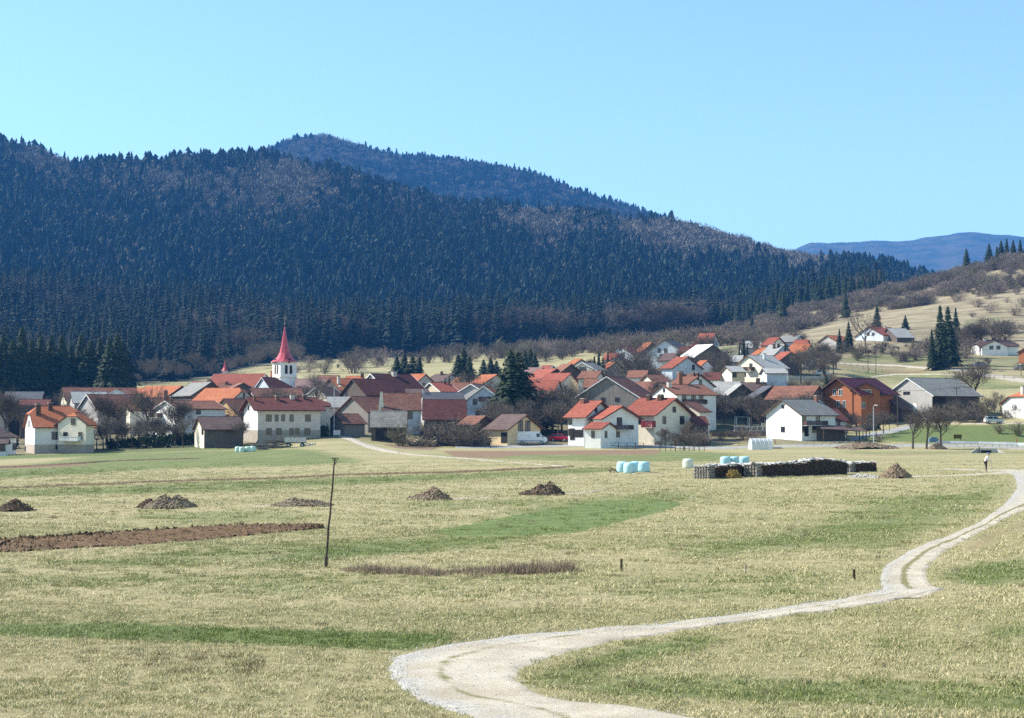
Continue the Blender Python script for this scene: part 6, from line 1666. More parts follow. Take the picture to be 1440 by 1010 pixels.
def car(p, rz, paint, label):
    e = empty('parked_car', p, rz); tag(e, label, 'car')
    mb = MB(); extr(mb, [(-2.0,.32),(-2.05,.65),(-2.0,.95),(-1.8,1.02),(1.05,.98),(1.85,.82),(2.02,.62),(2.02,.32)], 1.70)
    b = mb.build('body', paint, e); bv = b.modifiers.new('soft', 'BEVEL'); bv.width = .08; bv.segments = 2; bv.limit_method = 'ANGLE'
    mb = MB(); v = [(-1.85,-.80,.99),(1.15,-.80,.97),(1.15,.80,.97),(-1.85,.80,.99),(-1.45,-.60,1.47),(.30,-.60,1.50),(.30,.60,1.50),(-1.45,.60,1.47)]
    mb.add(v, [(0,1,5,4),(1,2,6,5),(2,3,7,6),(3,0,4,7),(0,3,2,1),(4,5,6,7)]); mb.build('window_glass', M_glass, e)
    mb = MB(); mb.box(-1.52, .36, -.62, .62, 1.47, 1.54); 
    for a, b_ in (((-1.82,-.79,1.0),(-1.44,-.60,1.48)),((-.35,-.80,1.0),(-.35,-.60,1.48)),((1.12,-.79,1.0),(.30,-.60,1.48)),((-1.82,.79,1.0),(-1.44,.60,1.48)),((-.35,.80,1.0),(-.35,.60,1.48)),((1.12,.79,1.0),(.30,.60,1.48))): mb.tube(a, b_, .05, .05, 4)
    mb.build('roof', paint, e)
    for sy in (-1, 1):
        mb = MB(); mb.lathe([(.02, 0), (.13, 0), (.12, .05), (.02, .06)], 10, 0, Matrix.Translation((1.93, sy * .6, .72)) @ Matrix.Rotation(R(75), 4, 'Y')); mb.build('headlight', M_silver, e)
        mb = MB(); mb.box(-2.09, -2.03, sy * .62 - .12, sy * .62 + .12, .72, .9); mb.build('tail_light', noisy('red_lens', (.4,.02,.02),(.3,.02,.02),3,.3), e)
    wheel(e, 1.25, .76, .31); wheel(e, -1.25, .76, .31)
van(ground(748, 625.5) + Vector((0, 0, .08)), R(-6), 'long white delivery van parked before the yellow house')
car(ground(788, 621) + Vector((0, 0, .05)), R(-24), M_redp, 'small dark red hatchback parked beside the white house')
car(at(1380, 505, .05), R(10), M_bluep, 'blue-grey car parked below the bungalow')
car(at(1436, 498, .05), R(190), M_silver, 'silver car at the right edge by the brick house')
car(at(1397, 368, .05), R(6), M_silver, 'pale blue-white car half hidden at the lane thicket')
car(at(1157, 466, .05), R(0), M_silver, 'pale car parked at the garden wall of the upper village')
car(at(1005, 470, .05), R(20), M_white, 'white car between the bare trees and the black-gabled barn')
car(at(492, 372, .05), R(70), M_silver, 'light car standing in the lane by the plank shed')

# ------------------------------------------------------------------ yard clutter by the cream house
def planks(px, py, label, n, L, seed, mat, hh=.9, rz=0.1, name='plank_pile'):
    g = ground(px, py); r_ = random.Random(seed); e = empty(name, g, rz); tag(e, label, 'plank pile')
    for i in range(n):
        z = .12 + hh * (i / n); mb = MB()
        M = Matrix.Translation((r_.uniform(-.3, .3), r_.uniform(-.5, .5), z)) @ Matrix.Rotation(r_.gauss(0, .10), 4, 'Z') @ Matrix.Rotation(r_.gauss(0, .06), 4, 'Y')
        mb.box(-L/2*r_.uniform(.7, 1), L/2*r_.uniform(.7, 1), -.16, .16, -.05, .06, 0, M); mb.build('plank', mat, e)
planks(388, 631, 'pile of grey planks under a dark sheet before the cream house', 18, 6.0, 1, WALL['gwood'], 1.5)
planks(366, 633, 'smaller heap of crossed boards left of the plank pile', 14, 3.6, 2, WALL['gwood'], 1.0, .5)
planks(400, 624, 'row of pale boards laid flat behind the trailer', 8, 7.0, 3, WALL['gwood'], 1.7, -.05)
planks(320, 631, 'low dark timber stack right of the low shed', 8, 5, 4, WALL['wood'], .5, .0)
g = ground(416, 629); e = empty('farm_trailer', g, R(4)); tag(e, 'old wooden farm trailer with grey board sides', 'trailer')
mb = MB(); mb.box(-1.9, 1.9, -1, 1, .75, .88); mb.build('bed', M_dark, e)
for k in range(9):
    for sy in (-1, 1):
        mb = MB(); x_ = -1.9 + .42 * k; mb.box(x_, x_ + .38, sy * 1.0 - .03, sy * 1.0 + .03, .88, 1.75 + random.uniform(-.03, .04)); mb.build('side_board', M_slab, e)
mb = MB(); mb.tube((1.9, 0, .7), (3.4, 0, .45), .05, .04, 6); mb.build('drawbar', M_metal, e)
wheel(e, 1.2, .85, .38); wheel(e, -1.2, .85, .38)
g = ground(435, 626.5); mb = MB(); r_ = random.Random(12)
for i in range(30):
    sz = r_.uniform(.12, .35); p = Vector((r_.uniform(-1.3, 1.3), r_.uniform(-.5, .5), sz * .4)); mb.box(-sz, sz, -sz*.5, sz*.5, -sz*.4, sz*.4, 0, Matrix.Translation(p) @ Matrix.Rotation(r_.random() * 6, 4, (r_.random(), r_.random(), 1)))
tag(mb.build('rubble_heap', M_conc, None, g), 'little heap of pale rubble right of the farm trailer', 'rubble', kind='stuff')
g = ground(243, 626); mb = MB(); v = []; n = 9
for j in range(n):
    for i in range(n):
        x, y = i/(n-1)*2-1, j/(n-1)*2-1; v.append((x * 1.7, y * 1.0, .1 + .65 * max(0, 1 - max(abs(x), abs(y)) ** 3) * random.uniform(.8, 1) + (0 if max(abs(x), abs(y)) < .99 else -.25)))
mb.add(v, [(j*n+i, j*n+i+1, (j+1)*n+i+1, (j+1)*n+i) for j in range(n-1) for i in range(n-1)])
tag(mb.build('tarpaulin', M_white, None, g, smooth=False), 'white tarpaulin over something low beside the hedge', 'tarpaulin')
# garden walls and fences
def wallseg(px0, px1, D0, D1, h, label, mat, w=.35, name='garden_wall'):
    mb = MB(); n = 14; P = [at(px0 + (px1 - px0) * k / n, D0 + (D1 - D0) * k / n) for k in range(n + 1)]
    for a, b in zip(P[:-1], P[1:]):
        d = (b - a).normalized(); q = Vector((-d.y, d.x, 0)) * w / 2
        v = [a - q - Vector((0,0,.5)), b - q - Vector((0,0,.5)), b + q - Vector((0,0,.5)), a + q - Vector((0,0,.5)), a - q + Vector((0,0,h)), b - q + Vector((0,0,h)), b + q + Vector((0,0,h)), a + q + Vector((0,0,h))]
        mb.add(v, [(0,1,5,4),(1,2,6,5),(2,3,7,6),(3,0,4,7),(4,5,6,7)])
    return tag(mb.build(name, mat), label, 'wall')
wallseg(1108, 1170, 446, 455, .9, 'pale garden wall below the upper village gardens', M_conc)
wallseg(1000, 1084, 362, 358, 1.0, 'low dark retaining wall in the garden left of the roadside house', WALL['wood'])
wallseg(672, 770, 380, 378, .7, 'low grey wall behind the green lawn at the tall spruce', M_conc)
wallseg(752, 790, 350, 350, 1.1, 'dark garden fence wall between the yellow house and the white house', WALL['wood'])
wallseg(1015, 1040, 428, 420, 1.0, 'whitish low wall before the yellow annex', M_conc)
def fence(px0, px1, D0, D1, h, label, mat, step=1.6):
    L = (at(px1, D1) - at(px0, D0)).length; n = max(2, int(L / step)); e = empty('fence', at(px0, D0)); tag(e, label, 'fence'); o0 = at(px0, D0)
    P = [at(px0 + (px1 - px0) * k / n, D0 + (D1 - D0) * k / n) - o0 for k in range(n + 1)]
    for p in P:
        mb = MB(); mb.box(p.x - .06, p.x + .06, p.y - .06, p.y + .06, p.z - .2, p.z + h); mb.build('post', mat, e)
    mb = MB()
    for zz in (.45, .9):
        for a, b in zip(P[:-1], P[1:]): mb.tube(a + Vector((0,-.08,h*zz)), b + Vector((0,-.08,h*zz)), .035, .035, 4)
    mb.build('rail', mat, e)
fence(858, 905, 326, 328, 1.1, 'dark rail fence between the white gabled house and the cream house', M_brown)
fence(1000, 1090, 340, 338, 1.0, 'grey post and rail fence along the road left of the roadside house', WALL['gwood'])
fence(1120, 1200, 333, 334, .8, 'low rail fence along the road before the white roadside house', M_conc)
fence(1330, 1440, 470, 470, 1.0, 'pasture fence below the hillside gravel road', WALL['gwood'], 2.5)
fence(1180, 1240, 520, 505, 1.0, 'old fence above the hillside gravel road', WALL['gwood'], 2.5)
fence(1000, 1030, 560, 600, 1.0, 'fence climbing the grassy slope behind the topmost house', WALL['gwood'], 3)

# ------------------------------------------------------------------ polytunnel
g = ground(1069, 632.5); e = empty('polytunnel', g, R(8)); tag(e, 'little polytunnel greenhouse with clouded plastic skin by the road', 'greenhouse')
m_, n_, l_, b_ = base_mat('clouded_plastic_film', .35); b_.inputs['Base Color'].default_value = (.62, .68, .72, 1); b_.inputs['Alpha'].default_value = .62; MF = m_
W2, LL = 1.25, 3.9
arc = [(-W2, 0), (-W2, .9)] + [(W2 * math.cos(t), .9 + 1.15 * math.sin(t)) for t in np.linspace(math.pi * .92, math.pi * .08, 9)] + [(W2, .9), (W2, 0)]
v = [(-LL/2, a, b) for a, b in arc] + [(LL/2, a, b) for a, b in arc]; k = len(arc)
link('film', newmesh('film', v, [(i, i+1, k+i+1, k+i) for i in range(k-1)] + [tuple(range(k)), tuple(range(2*k-1, k-1, -1))], MF), e)
for x in np.linspace(-LL/2, LL/2, 6):
    mb = MB()
    for (a, b), (c, d) in zip(arc[:-1], arc[1:]): mb.tube((x, a*1.01, b+.01), (x, c*1.01, d+.01), .035, .035, 5)
    mb.build('hoop', M_whitef, e)
mb = MB(); mb.tube((-LL/2, 0, 2.06), (LL/2, 0, 2.06), .03, .03, 5); mb.tube((-LL/2, -W2-.01, .9), (LL/2, -W2-.01, .9), .03, .03, 5); mb.tube((-LL/2, -W2-.01, .05), (LL/2, -W2-.01, .05), .03, .03, 5); mb.build('rail', M_whitef, e)
g = ground(1090, 631); mb = MB()
for i in range(9): mb.box(-1.1, 1.2, -.15, .15, .05 + i * .03, .08 + i * .03, 0, Matrix.Translation((random.uniform(-.3, .3), random.uniform(-.4, .4), 0)) @ Matrix.Rotation(random.gauss(0, .3), 4, 'Z'))
tag(mb.build('board_stack', M_slab, None, g), 'flat stack of pale boards right of the polytunnel', 'boards')

# ------------------------------------------------------------------ guardrail, culvert, markers
e = empty('guardrail', ground(1316, 628)); tag(e, 'long galvanised guardrail curving along the road at the right', 'guardrail'); o0 = Vector(e.location)
P = []
for px, py in [(1308,629),(1318,627.5),(1335,627.8),(1355,628.2),(1375,628.6),(1395,629.2),(1415,629.8),(1430,630.4),(1460,631.5)]: P.append(ground(px, py) - o0)
mb = MB(); h0, h1 = .50, 1.05
for i, (a, b) in enumerate(zip(P[:-1], P[1:])):
    la = .25 if i == 0 else 1
    for z0_, z1_, oy in ((h0, h0 + .13, 0), (h0 + .13, h0 + .2, .05), (h0 + .2, h0 + .27, .05), (h0 + .27, h1, 0)):
        v = [a + Vector((0, -oy, z0_ * la)), b + Vector((0, -oy, z0_)), b + Vector((0, -oy, z1_)), a + Vector((0, -oy, z1_ * la))]; v += [q + Vector((0, .05, 0)) for q in v]
        mb.add(v, [(0,1,2,3),(7,6,5,4),(0,4,5,1),(3,2,6,7)])
mb.build('beam', noisy('bright_galvanised_steel', (.66, .70, .74), (.58, .62, .66), 2, .4), e)
for i, (a, b) in enumerate(zip(P[:-1], P[1:])):
    for t in (0, .5):
        p = a.lerp(b, t); mb = MB(); mb.box(p.x - .05, p.x + .05, p.y + .06, p.y + .18, p.z - .4, p.z + .9); mb.build('post', M_metal, e)
g = ground(1386, 637); e = empty('culvert', g, 0, .72); tag(e, 'concrete culvert mouth in the ditch below the guardrail', 'culvert')
mb = MB(); mb.box(-2.2, 2.2, 0, .5, .55, .95); mb.box(-2.2, -1.1, 0, .5, -.4, .55); mb.box(1.1, 2.2, 0, .5, -.4, .55); mb.box(-1.12, 1.12, .3, .45, -.4, .56, 1); mb.build('headwall', [M_conc, M_dark], e)
mb = MB(); mb.add([(-2.2,0,.9),(-3.6,-1.2,.1),(-3.6,-1.2,-.4),(-2.2,0,-.4),(-2.2,.25,.9),(-3.6,-.95,.1),(-3.6,-.95,-.4),(-2.2,.25,-.4)], [(0,1,2,3),(7,6,5,4),(0,4,5,1),(1,5,6,2)]); mb.add([(2.2,0,.9),(3.6,-1.2,.1),(3.6,-1.2,-.4),(2.2,0,-.4),(2.2,.25,.9),(3.6,-.95,.1),(3.6,-.95,-.4),(2.2,.25,-.4)], [(3,2,1,0),(4,5,6,7),(1,5,4,0),(2,6,5,1)]); mb.build('wing_wall', M_conc, e)
mb = MB(); mb.tube((-1.6,-.4,-.2),(-1.6,-.4,1.3),.12,.10,8); mb.build('marker_post', M_dark, e)
g = ground(1346, 619); mb = MB(); mb.box(-.8, .8, -.05, .05, .3, 1.1); mb.box(-.6, -.5, -.04, .04, -.1, .3); mb.box(.5, .6, -.04, .04, -.1, .3)
tag(mb.build('field_board', noisy('olive_board', (.16, .11, .02), (.1, .07, .02), 3), None, g), 'small olive brown board standing in the green verge', 'board')
g = ground(1312, 621.5); mb = MB(); mb.box(-.9, .9, -.4, .4, -.1, .7); mb.box(-.6, .6, -.3, .3, .697, .95)
tag(mb.build('meter_cabinet', noisy('dull_blue_cabinet', (.16, .22, .32), (.12, .17, .26), 3), None, g), 'dull blue box between the right-hand roadside trees', 'cabinet')
g = ground(1429, 626); mb = MB(); mb.tube((0,0,-.1),(0,0,.9),.05,.05,6); mb.tube((-.3,0,.0),(0,0,.7),.04,.04,5); mb.tube((.3,0,.0),(0,0,.7),.04,.04,5); mb.lathe([(.02,.7),(.16,.85),(.05,1.35)],8)
tag(mb.build('road_marker', noisy('faded_red_paint', (.30, .10, .06), (.22, .08, .05), 3), None, g), 'small reddish marker at the end of the guardrail', 'marker')
g = at(471, 342); e = empty('road_sign', at(474, 340)); tag(e, 'grey sign on two legs by the village lane', 'sign')
mb = MB(); mb.box(-.7, .7, -.03, .03, .5, 1.5); mb.build('sign_panel', M_metal, e)
for xx in (-.5, .5):
    mb = MB(); mb.tube((xx, .06, -.3), (xx, .06, 1.4), .04, .04, 6); mb.build('post', M_metal, e)
e = empty('parasol', at(471, 352)); tag(e, 'small white parasol over a yellow stand by the village lane', 'parasol')
mb = MB(); mb.lathe([(1.1, 1.9), (.9, 2.15), (.4, 2.4), (.02, 2.5)], 10); mb.build('canopy', M_white, e)
mb = MB(); mb.tube((0,0,-.2),(0,0,2.0),.04,.04,6); mb.build('post', M_metal, e)
mb = MB(); mb.box(1.2, 2.0, -.4, .4, -.1, .7); mb.build('stand', noisy('yellow_paint', (.7,.5,.06), (.6,.42,.05), 3), e)

# ------------------------------------------------------------------ person and horse
def skinned(name, joints, edges, mat, root, parent=None, loc=None, rot=None, sub=2, floor_=True):
    m = bpy.data.meshes.new(name); m.from_pydata([j[:3] for j in joints], edges, [])
    o = bpy.data.objects.new(name + '_tmp', m); col.objects.link(o)
    md = o.modifiers.new('skin', 'SKIN'); md.use_smooth_shade = True
    for i, j in enumerate(joints):
        sv = m.skin_vertices[0].data[i]; rr = j[3]; sv.radius = (rr, j[4] if len(j) > 4 else rr); sv.use_root = (i == root)
    s = o.modifiers.new('sub', 'SUBSURF'); s.levels = sub; s.render_levels = sub
    dg = bpy.context.evaluated_depsgraph_get(); me = bpy.data.meshes.new_from_object(o.evaluated_get(dg)); me.name = name
    bpy.data.objects.remove(o)
    me.materials.clear(); me.materials.append(mat)
    for p_ in me.polygons: p_.material_index = 0
    return link(name, me, parent, loc, rot)
M_skin = noisy('skin', (.50, .30, .21), (.46, .27, .19), 6, .6)
g = ground(1385, 663)
e = empty('person', g, R(10)); tag(e, 'person in white top and blue cap bending forward beside the pale path', 'person')
J = [(0,0,.93,.14),(.03,0,1.12,.135),(.12,0,1.36,.15,.13),(.18,0,1.47,.06),(.24,0,1.54,.05),(.28,0,1.63,.095,.085),(.30,0,1.70,.08),
     (-.01,-.10,.88,.095),(.03,-.12,.48,.062),(-.04,-.12,.09,.045),(.10,-.12,.04,.04),
     (-.01,.10,.88,.095),(.10,.12,.50,.062),(.12,.13,.09,.045),(.27,.13,.04,.04),
     (.12,-.20,1.38,.06),(.20,-.25,1.12,.045),(.36,-.22,.94,.034),(.43,-.21,.88,.03),
     (.12,.20,1.38,.06),(.24,.24,1.14,.045),(.42,.20,1.02,.034),(.49,.19,.97,.03)]
E = [(0,1),(1,2),(2,3),(3,4),(4,5),(5,6),(0,7),(7,8),(8,9),(9,10),(0,11),(11,12),(12,13),(13,14),(2,15),(15,16),(16,17),(17,18),(2,19),(19,20),(20,21),(21,22)]
body = skinned('body', J, E, M_skin, 0, e)
for sy, hx in ((-1, (.43, -.21, .88)), (1, (.49, .19, .97))):       # five short fingers on each hand
    pass
FJ = []; FE = []
for (hx, hy, hz) in ((.43, -.21, .88), (.49, .19, .97)):
    for q in range(5):
        off = (q - 2) * .018; L_ = [.045, .07, .078, .07, .055][q]
        a = len(FJ); FJ += [(hx, hy + off, hz, .009), (hx + L_ * .6, hy + off * 1.2, hz - L_ * .4, .008), (hx + L_ * .8, hy + off * 1.2, hz - L_ * .9, .007)]; FE += [(a, a+1), (a+1, a+2)]
fm_ = MB()
for a, b in FE: fm_.tube(FJ[a][:3], FJ[b][:3], FJ[a][3], FJ[b][3], 6)
fm_.build('fingers', M_skin, e)
sh_ = noisy('white_shirt', (.80, .80, .80), (.72, .73, .76), 5, .85)
skinned('shirt', [(-.01,0,.90,.165,.15),(.03,0,1.12,.155),(.12,0,1.37,.17,.15),(.165,0,1.45,.075),(.12,-.20,1.38,.078),(.20,-.25,1.12,.06),(.33,-.225,.97,.046),(.12,.20,1.38,.078),(.24,.24,1.14,.06),(.39,.205,1.04,.046)],
        [(0,1),(1,2),(2,3),(2,4),(4,5),(5,6),(2,7),(7,8),(8,9)], sh_, 0, e)
skinned('trousers', [(0,0,.95,.15,.14),(-.01,-.10,.86,.108),(.03,-.12,.48,.075),(-.04,-.12,.10,.062),(-.01,.10,.86,.108),(.10,.12,.50,.075),(.12,.13,.10,.062)], [(0,1),(1,2),(2,3),(0,4),(4,5),(5,6)], noisy('dark_trousers', (.035, .035, .045), (.05, .05, .06), 5), 0, e)
mb = MB(); M = Matrix.Translation((.29, 0, 1.69)) @ Matrix.Rotation(R(18), 4, 'Y')
mb.lathe([(.118, -.03), (.122, .02), (.10, .08), (.05, .115), (.01, .12)], 14, 0, M); mb.box(.05, .23, -.075, .075, -.035, -.018, 0, M); mb.build('cap', noisy('blue_cap', (.10, .20, .42), (.08, .16, .36), 5), e)
mb = MB(); hd = Matrix.Translation((.29, 0, 1.63)) @ Matrix.Rotation(R(18), 4, 'Y')
mb.tube(hd @ Vector((.085, 0, .01)), hd @ Vector((.125, 0, -.02)), .012, .018, 6); mb.build('nose', M_skin, e)
for sy in (-1, 1):
    mb = MB(); mb.lathe([(.004, -.008), (.013, 0), (.004, .008)], 8, 0, hd @ Matrix.Translation((.088, sy * .033, .02))); mb.build('eye', M_dark, e)
    mb = MB(); mb.lathe([(.008, -.01), (.026, 0), (.008, .01)], 8, 0, hd @ Matrix.Translation((-.01, sy * .088, .0)) @ Matrix.Rotation(R(90), 4, 'X')); mb.build('ear', M_skin, e)
mb = MB(); mb.box(-.018, .012, -.028, .028, -.062, -.054, 0, hd @ Matrix.Translation((.09, 0, 0))); mb.build('mouth', noisy('lips', (.30, .12, .10), (.28, .11, .1), 5), e)
e2 = g + Vector((.62, -.05, 0))
mb = MB(); mb.tube((0, 0, .0), (-.14, .02, 1.2), .016, .014, 6); mb.tube((-.02, 0, .02), (.14, 0, .0), .03, .02, 6)
tag(mb.build('garden_tool', M_metal, None, e2), 'long-handled tool held by the person in the blue cap', 'tool')
# horse far up the pasture
g = ground(1137, 461, 560)
e = empty('horse', g, R(170)); tag(e, 'dark horse grazing on the pale hillside pasture', 'horse')
HJ = [(0,0,1.15,.30),(.45,0,1.18,.30),(-.50,0,1.20,.30,.28),(.72,0,1.25,.22),(1.0,0,1.15,.15),(1.22,0,.80,.12),(1.34,0,.52,.12),(1.42,0,.24,.07),
      (.55,-.17,.85,.12),(.56,-.17,.45,.06),(.54,-.17,.06,.05),(.62,.17,.85,.12),(.66,.17,.45,.06),(.62,.17,.06,.05),
      (-.55,-.17,.95,.16),(-.42,-.17,.72,.10),(-.66,-.17,.50,.06),(-.60,-.17,.06,.05),(-.55,.17,.95,.16),(-.36,.17,.72,.10),(-.60,.17,.50,.06),(-.52,.17,.06,.05),(-.80,0,1.18,.06),(-.95,0,.75,.07),(-.93,0,.45,.03)]
HE = [(0,1),(0,2),(1,3),(3,4),(4,5),(5,6),(6,7),(1,8),(8,9),(9,10),(1,11),(11,12),(12,13),(2,14),(14,15),(15,16),(16,17),(2,18),(18,19),(19,20),(20,21),(2,22),(22,23),(23,24)]
skinned('body', HJ, HE, noisy('dark_brown_coat', (.035, .024, .018), (.05, .035, .025), 2), 0, e, sub=1)
for sy in (-1, 1):
    mb = MB(); mb.tube((1.24, sy * .06, .80), (1.20, sy * .09, .96), .035, .008, 5); mb.build('ear', M_dark, e)

# ------------------------------------------------------------------ dead weed strip
def blade_mesh(name, n, rad, h, w, mat, seed, lean=.35, jit=.4):
    r_ = random.Random(seed); v = []; f = []
    for i in range(n):
        a = r_.random() * 6.283; q = r_.random() ** .5 * rad; x, y = q * math.cos(a), q * math.sin(a)
        hh = h * r_.uniform(1 - jit, 1 + jit); b = r_.random() * 6.283; ln = r_.uniform(.2, 1) * lean * hh
        dx, dy = math.cos(b) * ln, math.sin(b) * ln; c = r_.random() * 6.283; wx, wy = math.cos(c) * w, math.sin(c) * w
        k = len(v); v += [(x - wx, y - wy, -.01), (x + wx, y + wy, -.01), (x + dx * .45 + wx * .7, y + dy * .45 + wy * .7, hh * .6), (x + dx, y + dy, hh), (x + dx * .45 - wx * .7, y + dy * .45 - wy * .7, hh * .6)]
        f += [(k, k+1, k+2, k+4), (k+4, k+2, k+3)]
    return newmesh(name, v, f, mat)
M_weed = noisy('dead_weed_stems', (.34, .26, .19), (.22, .165, .12), 3, .95, 0, 0)
WD = [proto('p', blade_mesh('weed', 26, .22, .42, .006, M_weed, s, .25)) for s in (1, 2)]
n = 260; pxs = RNG.uniform(488, 812, n); tt = (pxs - 488) / 324
pys = np.interp(pxs, [488, 560, 700, 812], [803, 806, 806.5, 803]) + RNG.normal(0, 1.6, n) * (0.6 + np.sin(tt * 3.14))
G = [ground(a, b) for a, b in zip(pxs, pys)]
hs_ = np.interp(pxs, [488, 520, 600, 660, 700, 800, 812], [.25, .55, .35, .35, .65, .7, .2]) * RNG.uniform(.5, 1.15, n)
o = instancer('dead_weeds', [tuple(p) for p in G], rots(n, .08), np.stack([np.ones(n), np.ones(n), hs_], 1), RNG.integers(0, 2, n), RNG.random(n), WD)
tag(o, 'strip of dead brown weed stems standing in the meadow', 'weeds', kind='stuff')

# ------------------------------------------------------------------ meadow grass near the camera
m, n_, l_, p_ = base_mat('grass_blades', .8)
at_ = n_.new('ShaderNodeAttribute'); at_.attribute_type = 'INSTANCER'; at_.attribute_name = 'tint'
geo = n_.new('ShaderNodeNewGeometry'); rnd = geo.outputs['Random Per Island']
dry = mixc(n_, l_, rnd, (.43, .365, .195), (.68, .60, .37)); grn = mixc(n_, l_, rnd, (.12, .17, .04), (.29, .32, .11))
rr_ = mathn(n_, l_, 'FRACT', mathn(n_, l_, 'MULTIPLY', rnd, 7.31))
st_ = n_.new('ShaderNodeMath'); st_.operation = 'LESS_THAN'; l_.new(rr_, st_.inputs[0]); l_.new(at_.outputs['Fac'], st_.inputs[1])
l_.new(mixc(n_, l_, st_.outputs[0], dry, grn), p_.inputs['Base Color'])
M_blade = m
GR = [proto('p', blade_mesh('grass', nb, rd, hh, ww, M_blade, 30 + i, 1.5, .5)) for i, (nb, rd, hh, ww) in enumerate(((46, .17, .038, .0042), (52, .20, .052, .0045), (60, .22, .030, .0048), (26, .14, .085, .0035)))]
TRK = TR_L + TR_R[::-1]; TRK2 = TR2_L + TR2_R[::-1]
PLG = [(-40,764),(60,757),(150,751),(260,744),(340,740),(400,739),(452,741),(456,743.5),(400,749),(340,755),(260,762),(150,770),(60,775),(-40,779)]
def grass(name, y0, y1, per, sc0, label):
    area = .335 * (y1 ** 2 - y0 ** 2); n = int(area * per)
    yy = np.sqrt(RNG.uniform(y0 ** 2, y1 ** 2, n)); xx = RNG.uniform(-.335, .335, n) * yy; zz = terr(xx, yy)
    a, b = project(xx, yy, zz)
    CRP = [(600,748),(660,735),(720,724),(780,713),(830,706),(880,702),(930,703),(957,708),(940,720),(900,731),(850,743),(800,751),(760,754),(700,754),(640,755)]
    k = ~(inpoly(a, b, TRK) | inpoly(a, b, TRK2) | inpoly(a, b, PLG))
    k |= (RNG.random(n) < .10) & (inpoly(a + 5, b, TRK) & ~inpoly(a - 5, b + 3, TRK))
    xx, yy, zz, a, b = (q[k] for q in (xx, yy, zz, a, b))
    g_, s_ = masks(a, b, yy)
    nz = smooth_noise(xx, yy * 1.4, 9, 5) * .5 + smooth_noise(xx, yy, 2.2, 6) * .35
    strip = smooth_noise(xx * .22, yy * 1.6, 14, 8)
    tint = np.clip(.26 + .40 * nz + .38 * strip + g_ * .72, .02, .95)
    cr_ = inpoly(a, b, CRP); tint = np.where(cr_, .97, tint)
    keep = (s_ < .3) & ~(cr_ & (RNG.random(len(xx)) < .45)) & (RNG.random(len(xx)) < np.clip(.80 + nz * .5, .2, 1) * np.clip((215 - yy) / 110, 0, 1))
    xx, yy, zz, tint, nz = (q[keep] for q in (xx, yy, zz, tint, nz))
    n = len(xx); s = sc0 * RNG.uniform(.75, 1.3, n); hz_ = s ** .45 * np.clip(.85 + .5 * nz + RNG.normal(0, .2, n), .4, 1.8)
    pid = np.where(RNG.random(n) < .06, 3, RNG.integers(0, 3, n))
    o = instancer(name, np.stack([xx, yy, zz], 1), rots(n, .1), np.stack([s, s, hz_], 1), pid, tint, GR)
    tag(o, label, 'grass', kind='stuff')
grass('near_grass', 22, 42, 26, 1.0, 'short dry and green grass tufts of the near meadow')
grass('mid_grass', 42, 75, 8, 1.5, 'short dry and green grass tufts of the middle meadow')
grass('far_grass', 75, 215, 2.0, 2.3, 'dry grass tufts of the farther meadow')

# scattered coarser weeds and dead stalks
M_coarse = noisy('dull_brown_weeds', (.27, .215, .12), (.18, .16, .08), 3, .95, 0, .2)
CW = [proto('p', blade_mesh('weed', 40, .20, .10, .006, M_coarse, s_, 1.3)) for s_ in (5, 6)] + [proto('p', blade_mesh('stalk', 5, .10, .34, .004, M_weed, 7, .5))]
n = 2600; yy = np.sqrt(RNG.uniform(24 ** 2, 120 ** 2, n)); xx = RNG.uniform(-.32, .32, n) * yy
pt = smooth_noise(xx, yy, 7, 41) + .5 * smooth_noise(xx, yy, 2.5, 42)
a, b = project(xx, yy, terr(xx, yy)); k = (pt > .28) & ~inpoly(a, b, TRK) & ~inpoly(a, b, TRK2) & ~inpoly(a, b, PLG)
m2 = 45; aa = RNG.normal(270, 60, m2); bb = RNG.normal(930, 9, m2); G = [ground(p, q) for p, q in zip(aa, bb)]
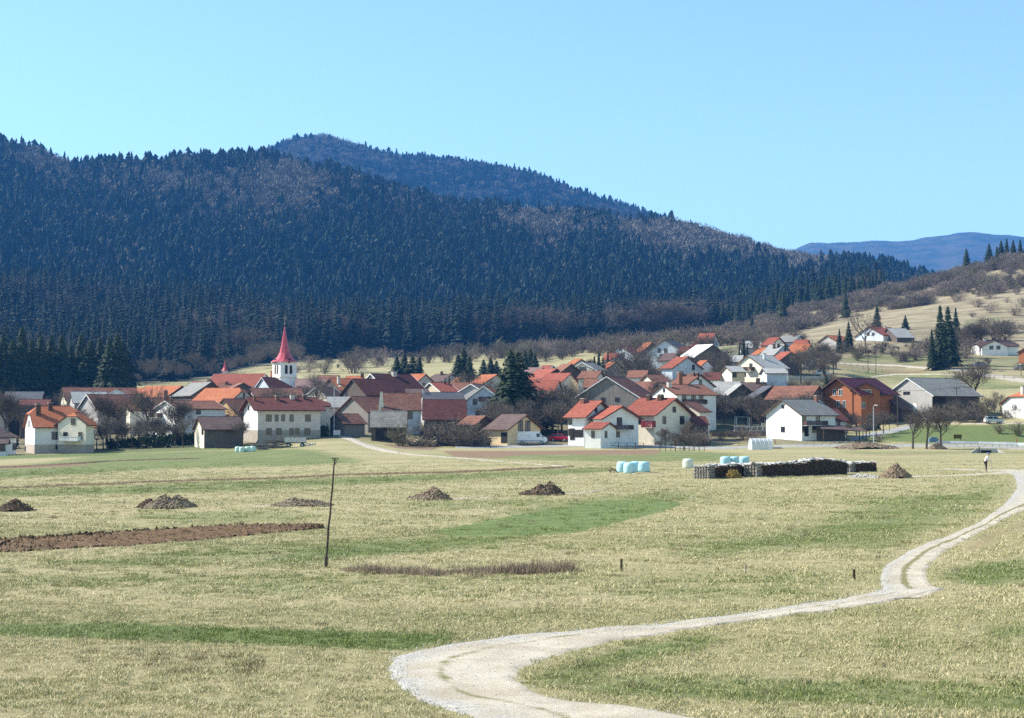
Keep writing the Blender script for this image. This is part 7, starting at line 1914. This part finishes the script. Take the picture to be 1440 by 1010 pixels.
xx = np.concatenate([xx[k], [g_.x for g_ in G]]); yy = np.concatenate([yy[k], [g_.y for g_ in G]]); zz = terr(xx, yy); n = len(xx)
s = RNG.uniform(.5, 1.3, n)
o = instancer('meadow_weeds', np.stack([xx, yy, zz], 1), rots(n, .1), np.stack([s, s, s * RNG.uniform(.5, 1.1, n)], 1), RNG.choice([0, 1, 2], n, p=[.44, .44, .12]), RNG.random(n), CW)
tag(o, 'dull brown weeds and dead stalks scattered through the meadow', 'weeds', kind='stuff')

# loose gravel along the track
M_gravel = noisy('pale_limestone_chips', (.66, .65, .62), (.46, .45, .42), 8, .9, 0, 0)
def stone(seed):
    r_ = random.Random(seed); v = [tuple(r_.uniform(.6, 1.1) * c for c in p) for p in ((1,0,0),(-1,0,0),(0,1,0),(0,-1,0),(0,0,.7),(0,0,-.7))]
    return newmesh('chip', v, [(0,2,4),(2,1,4),(1,3,4),(3,0,4),(2,0,5),(1,2,5),(3,1,5),(0,3,5)], M_gravel)
ST = [proto('p', stone(s)) for s in range(4)]
n = 90000; yy = np.sqrt(RNG.uniform(22 ** 2, 58 ** 2, n)); xx = RNG.uniform(-.12, .30, n) * yy; zz = terr(xx, yy); a, b = project(xx, yy, zz)
inside = inpoly(a, b, TRK)
edge_d = inside & ~(inpoly(a - 26, b - 6, TRK) & inpoly(a - 12, b, TRK))       # outer (left, far) margin of the bend
rim = inside & ~(inpoly(a + 7, b, TRK) & inpoly(a, b + 4, TRK))
out = ~inside & inpoly(a + 6, b + 2, TRK)
pr_ = np.where(edge_d, .5, np.where(rim, .22, np.where(inside, .07, np.where(out, .25, 0))))
k = RNG.random(n) < pr_
xx, yy, zz = xx[k], yy[k], zz[k] + .035; n = len(xx)
s = RNG.uniform(.008, .022, n)
o = instancer('loose_gravel', np.stack([xx, yy, zz], 1), RNG.uniform(0, 6, (n, 3)), np.stack([s, s, s], 1), RNG.integers(0, 4, n), RNG.random(n), ST)
tag(o, 'loose white gravel chips along the outer edge of the track', 'gravel', kind='stuff')
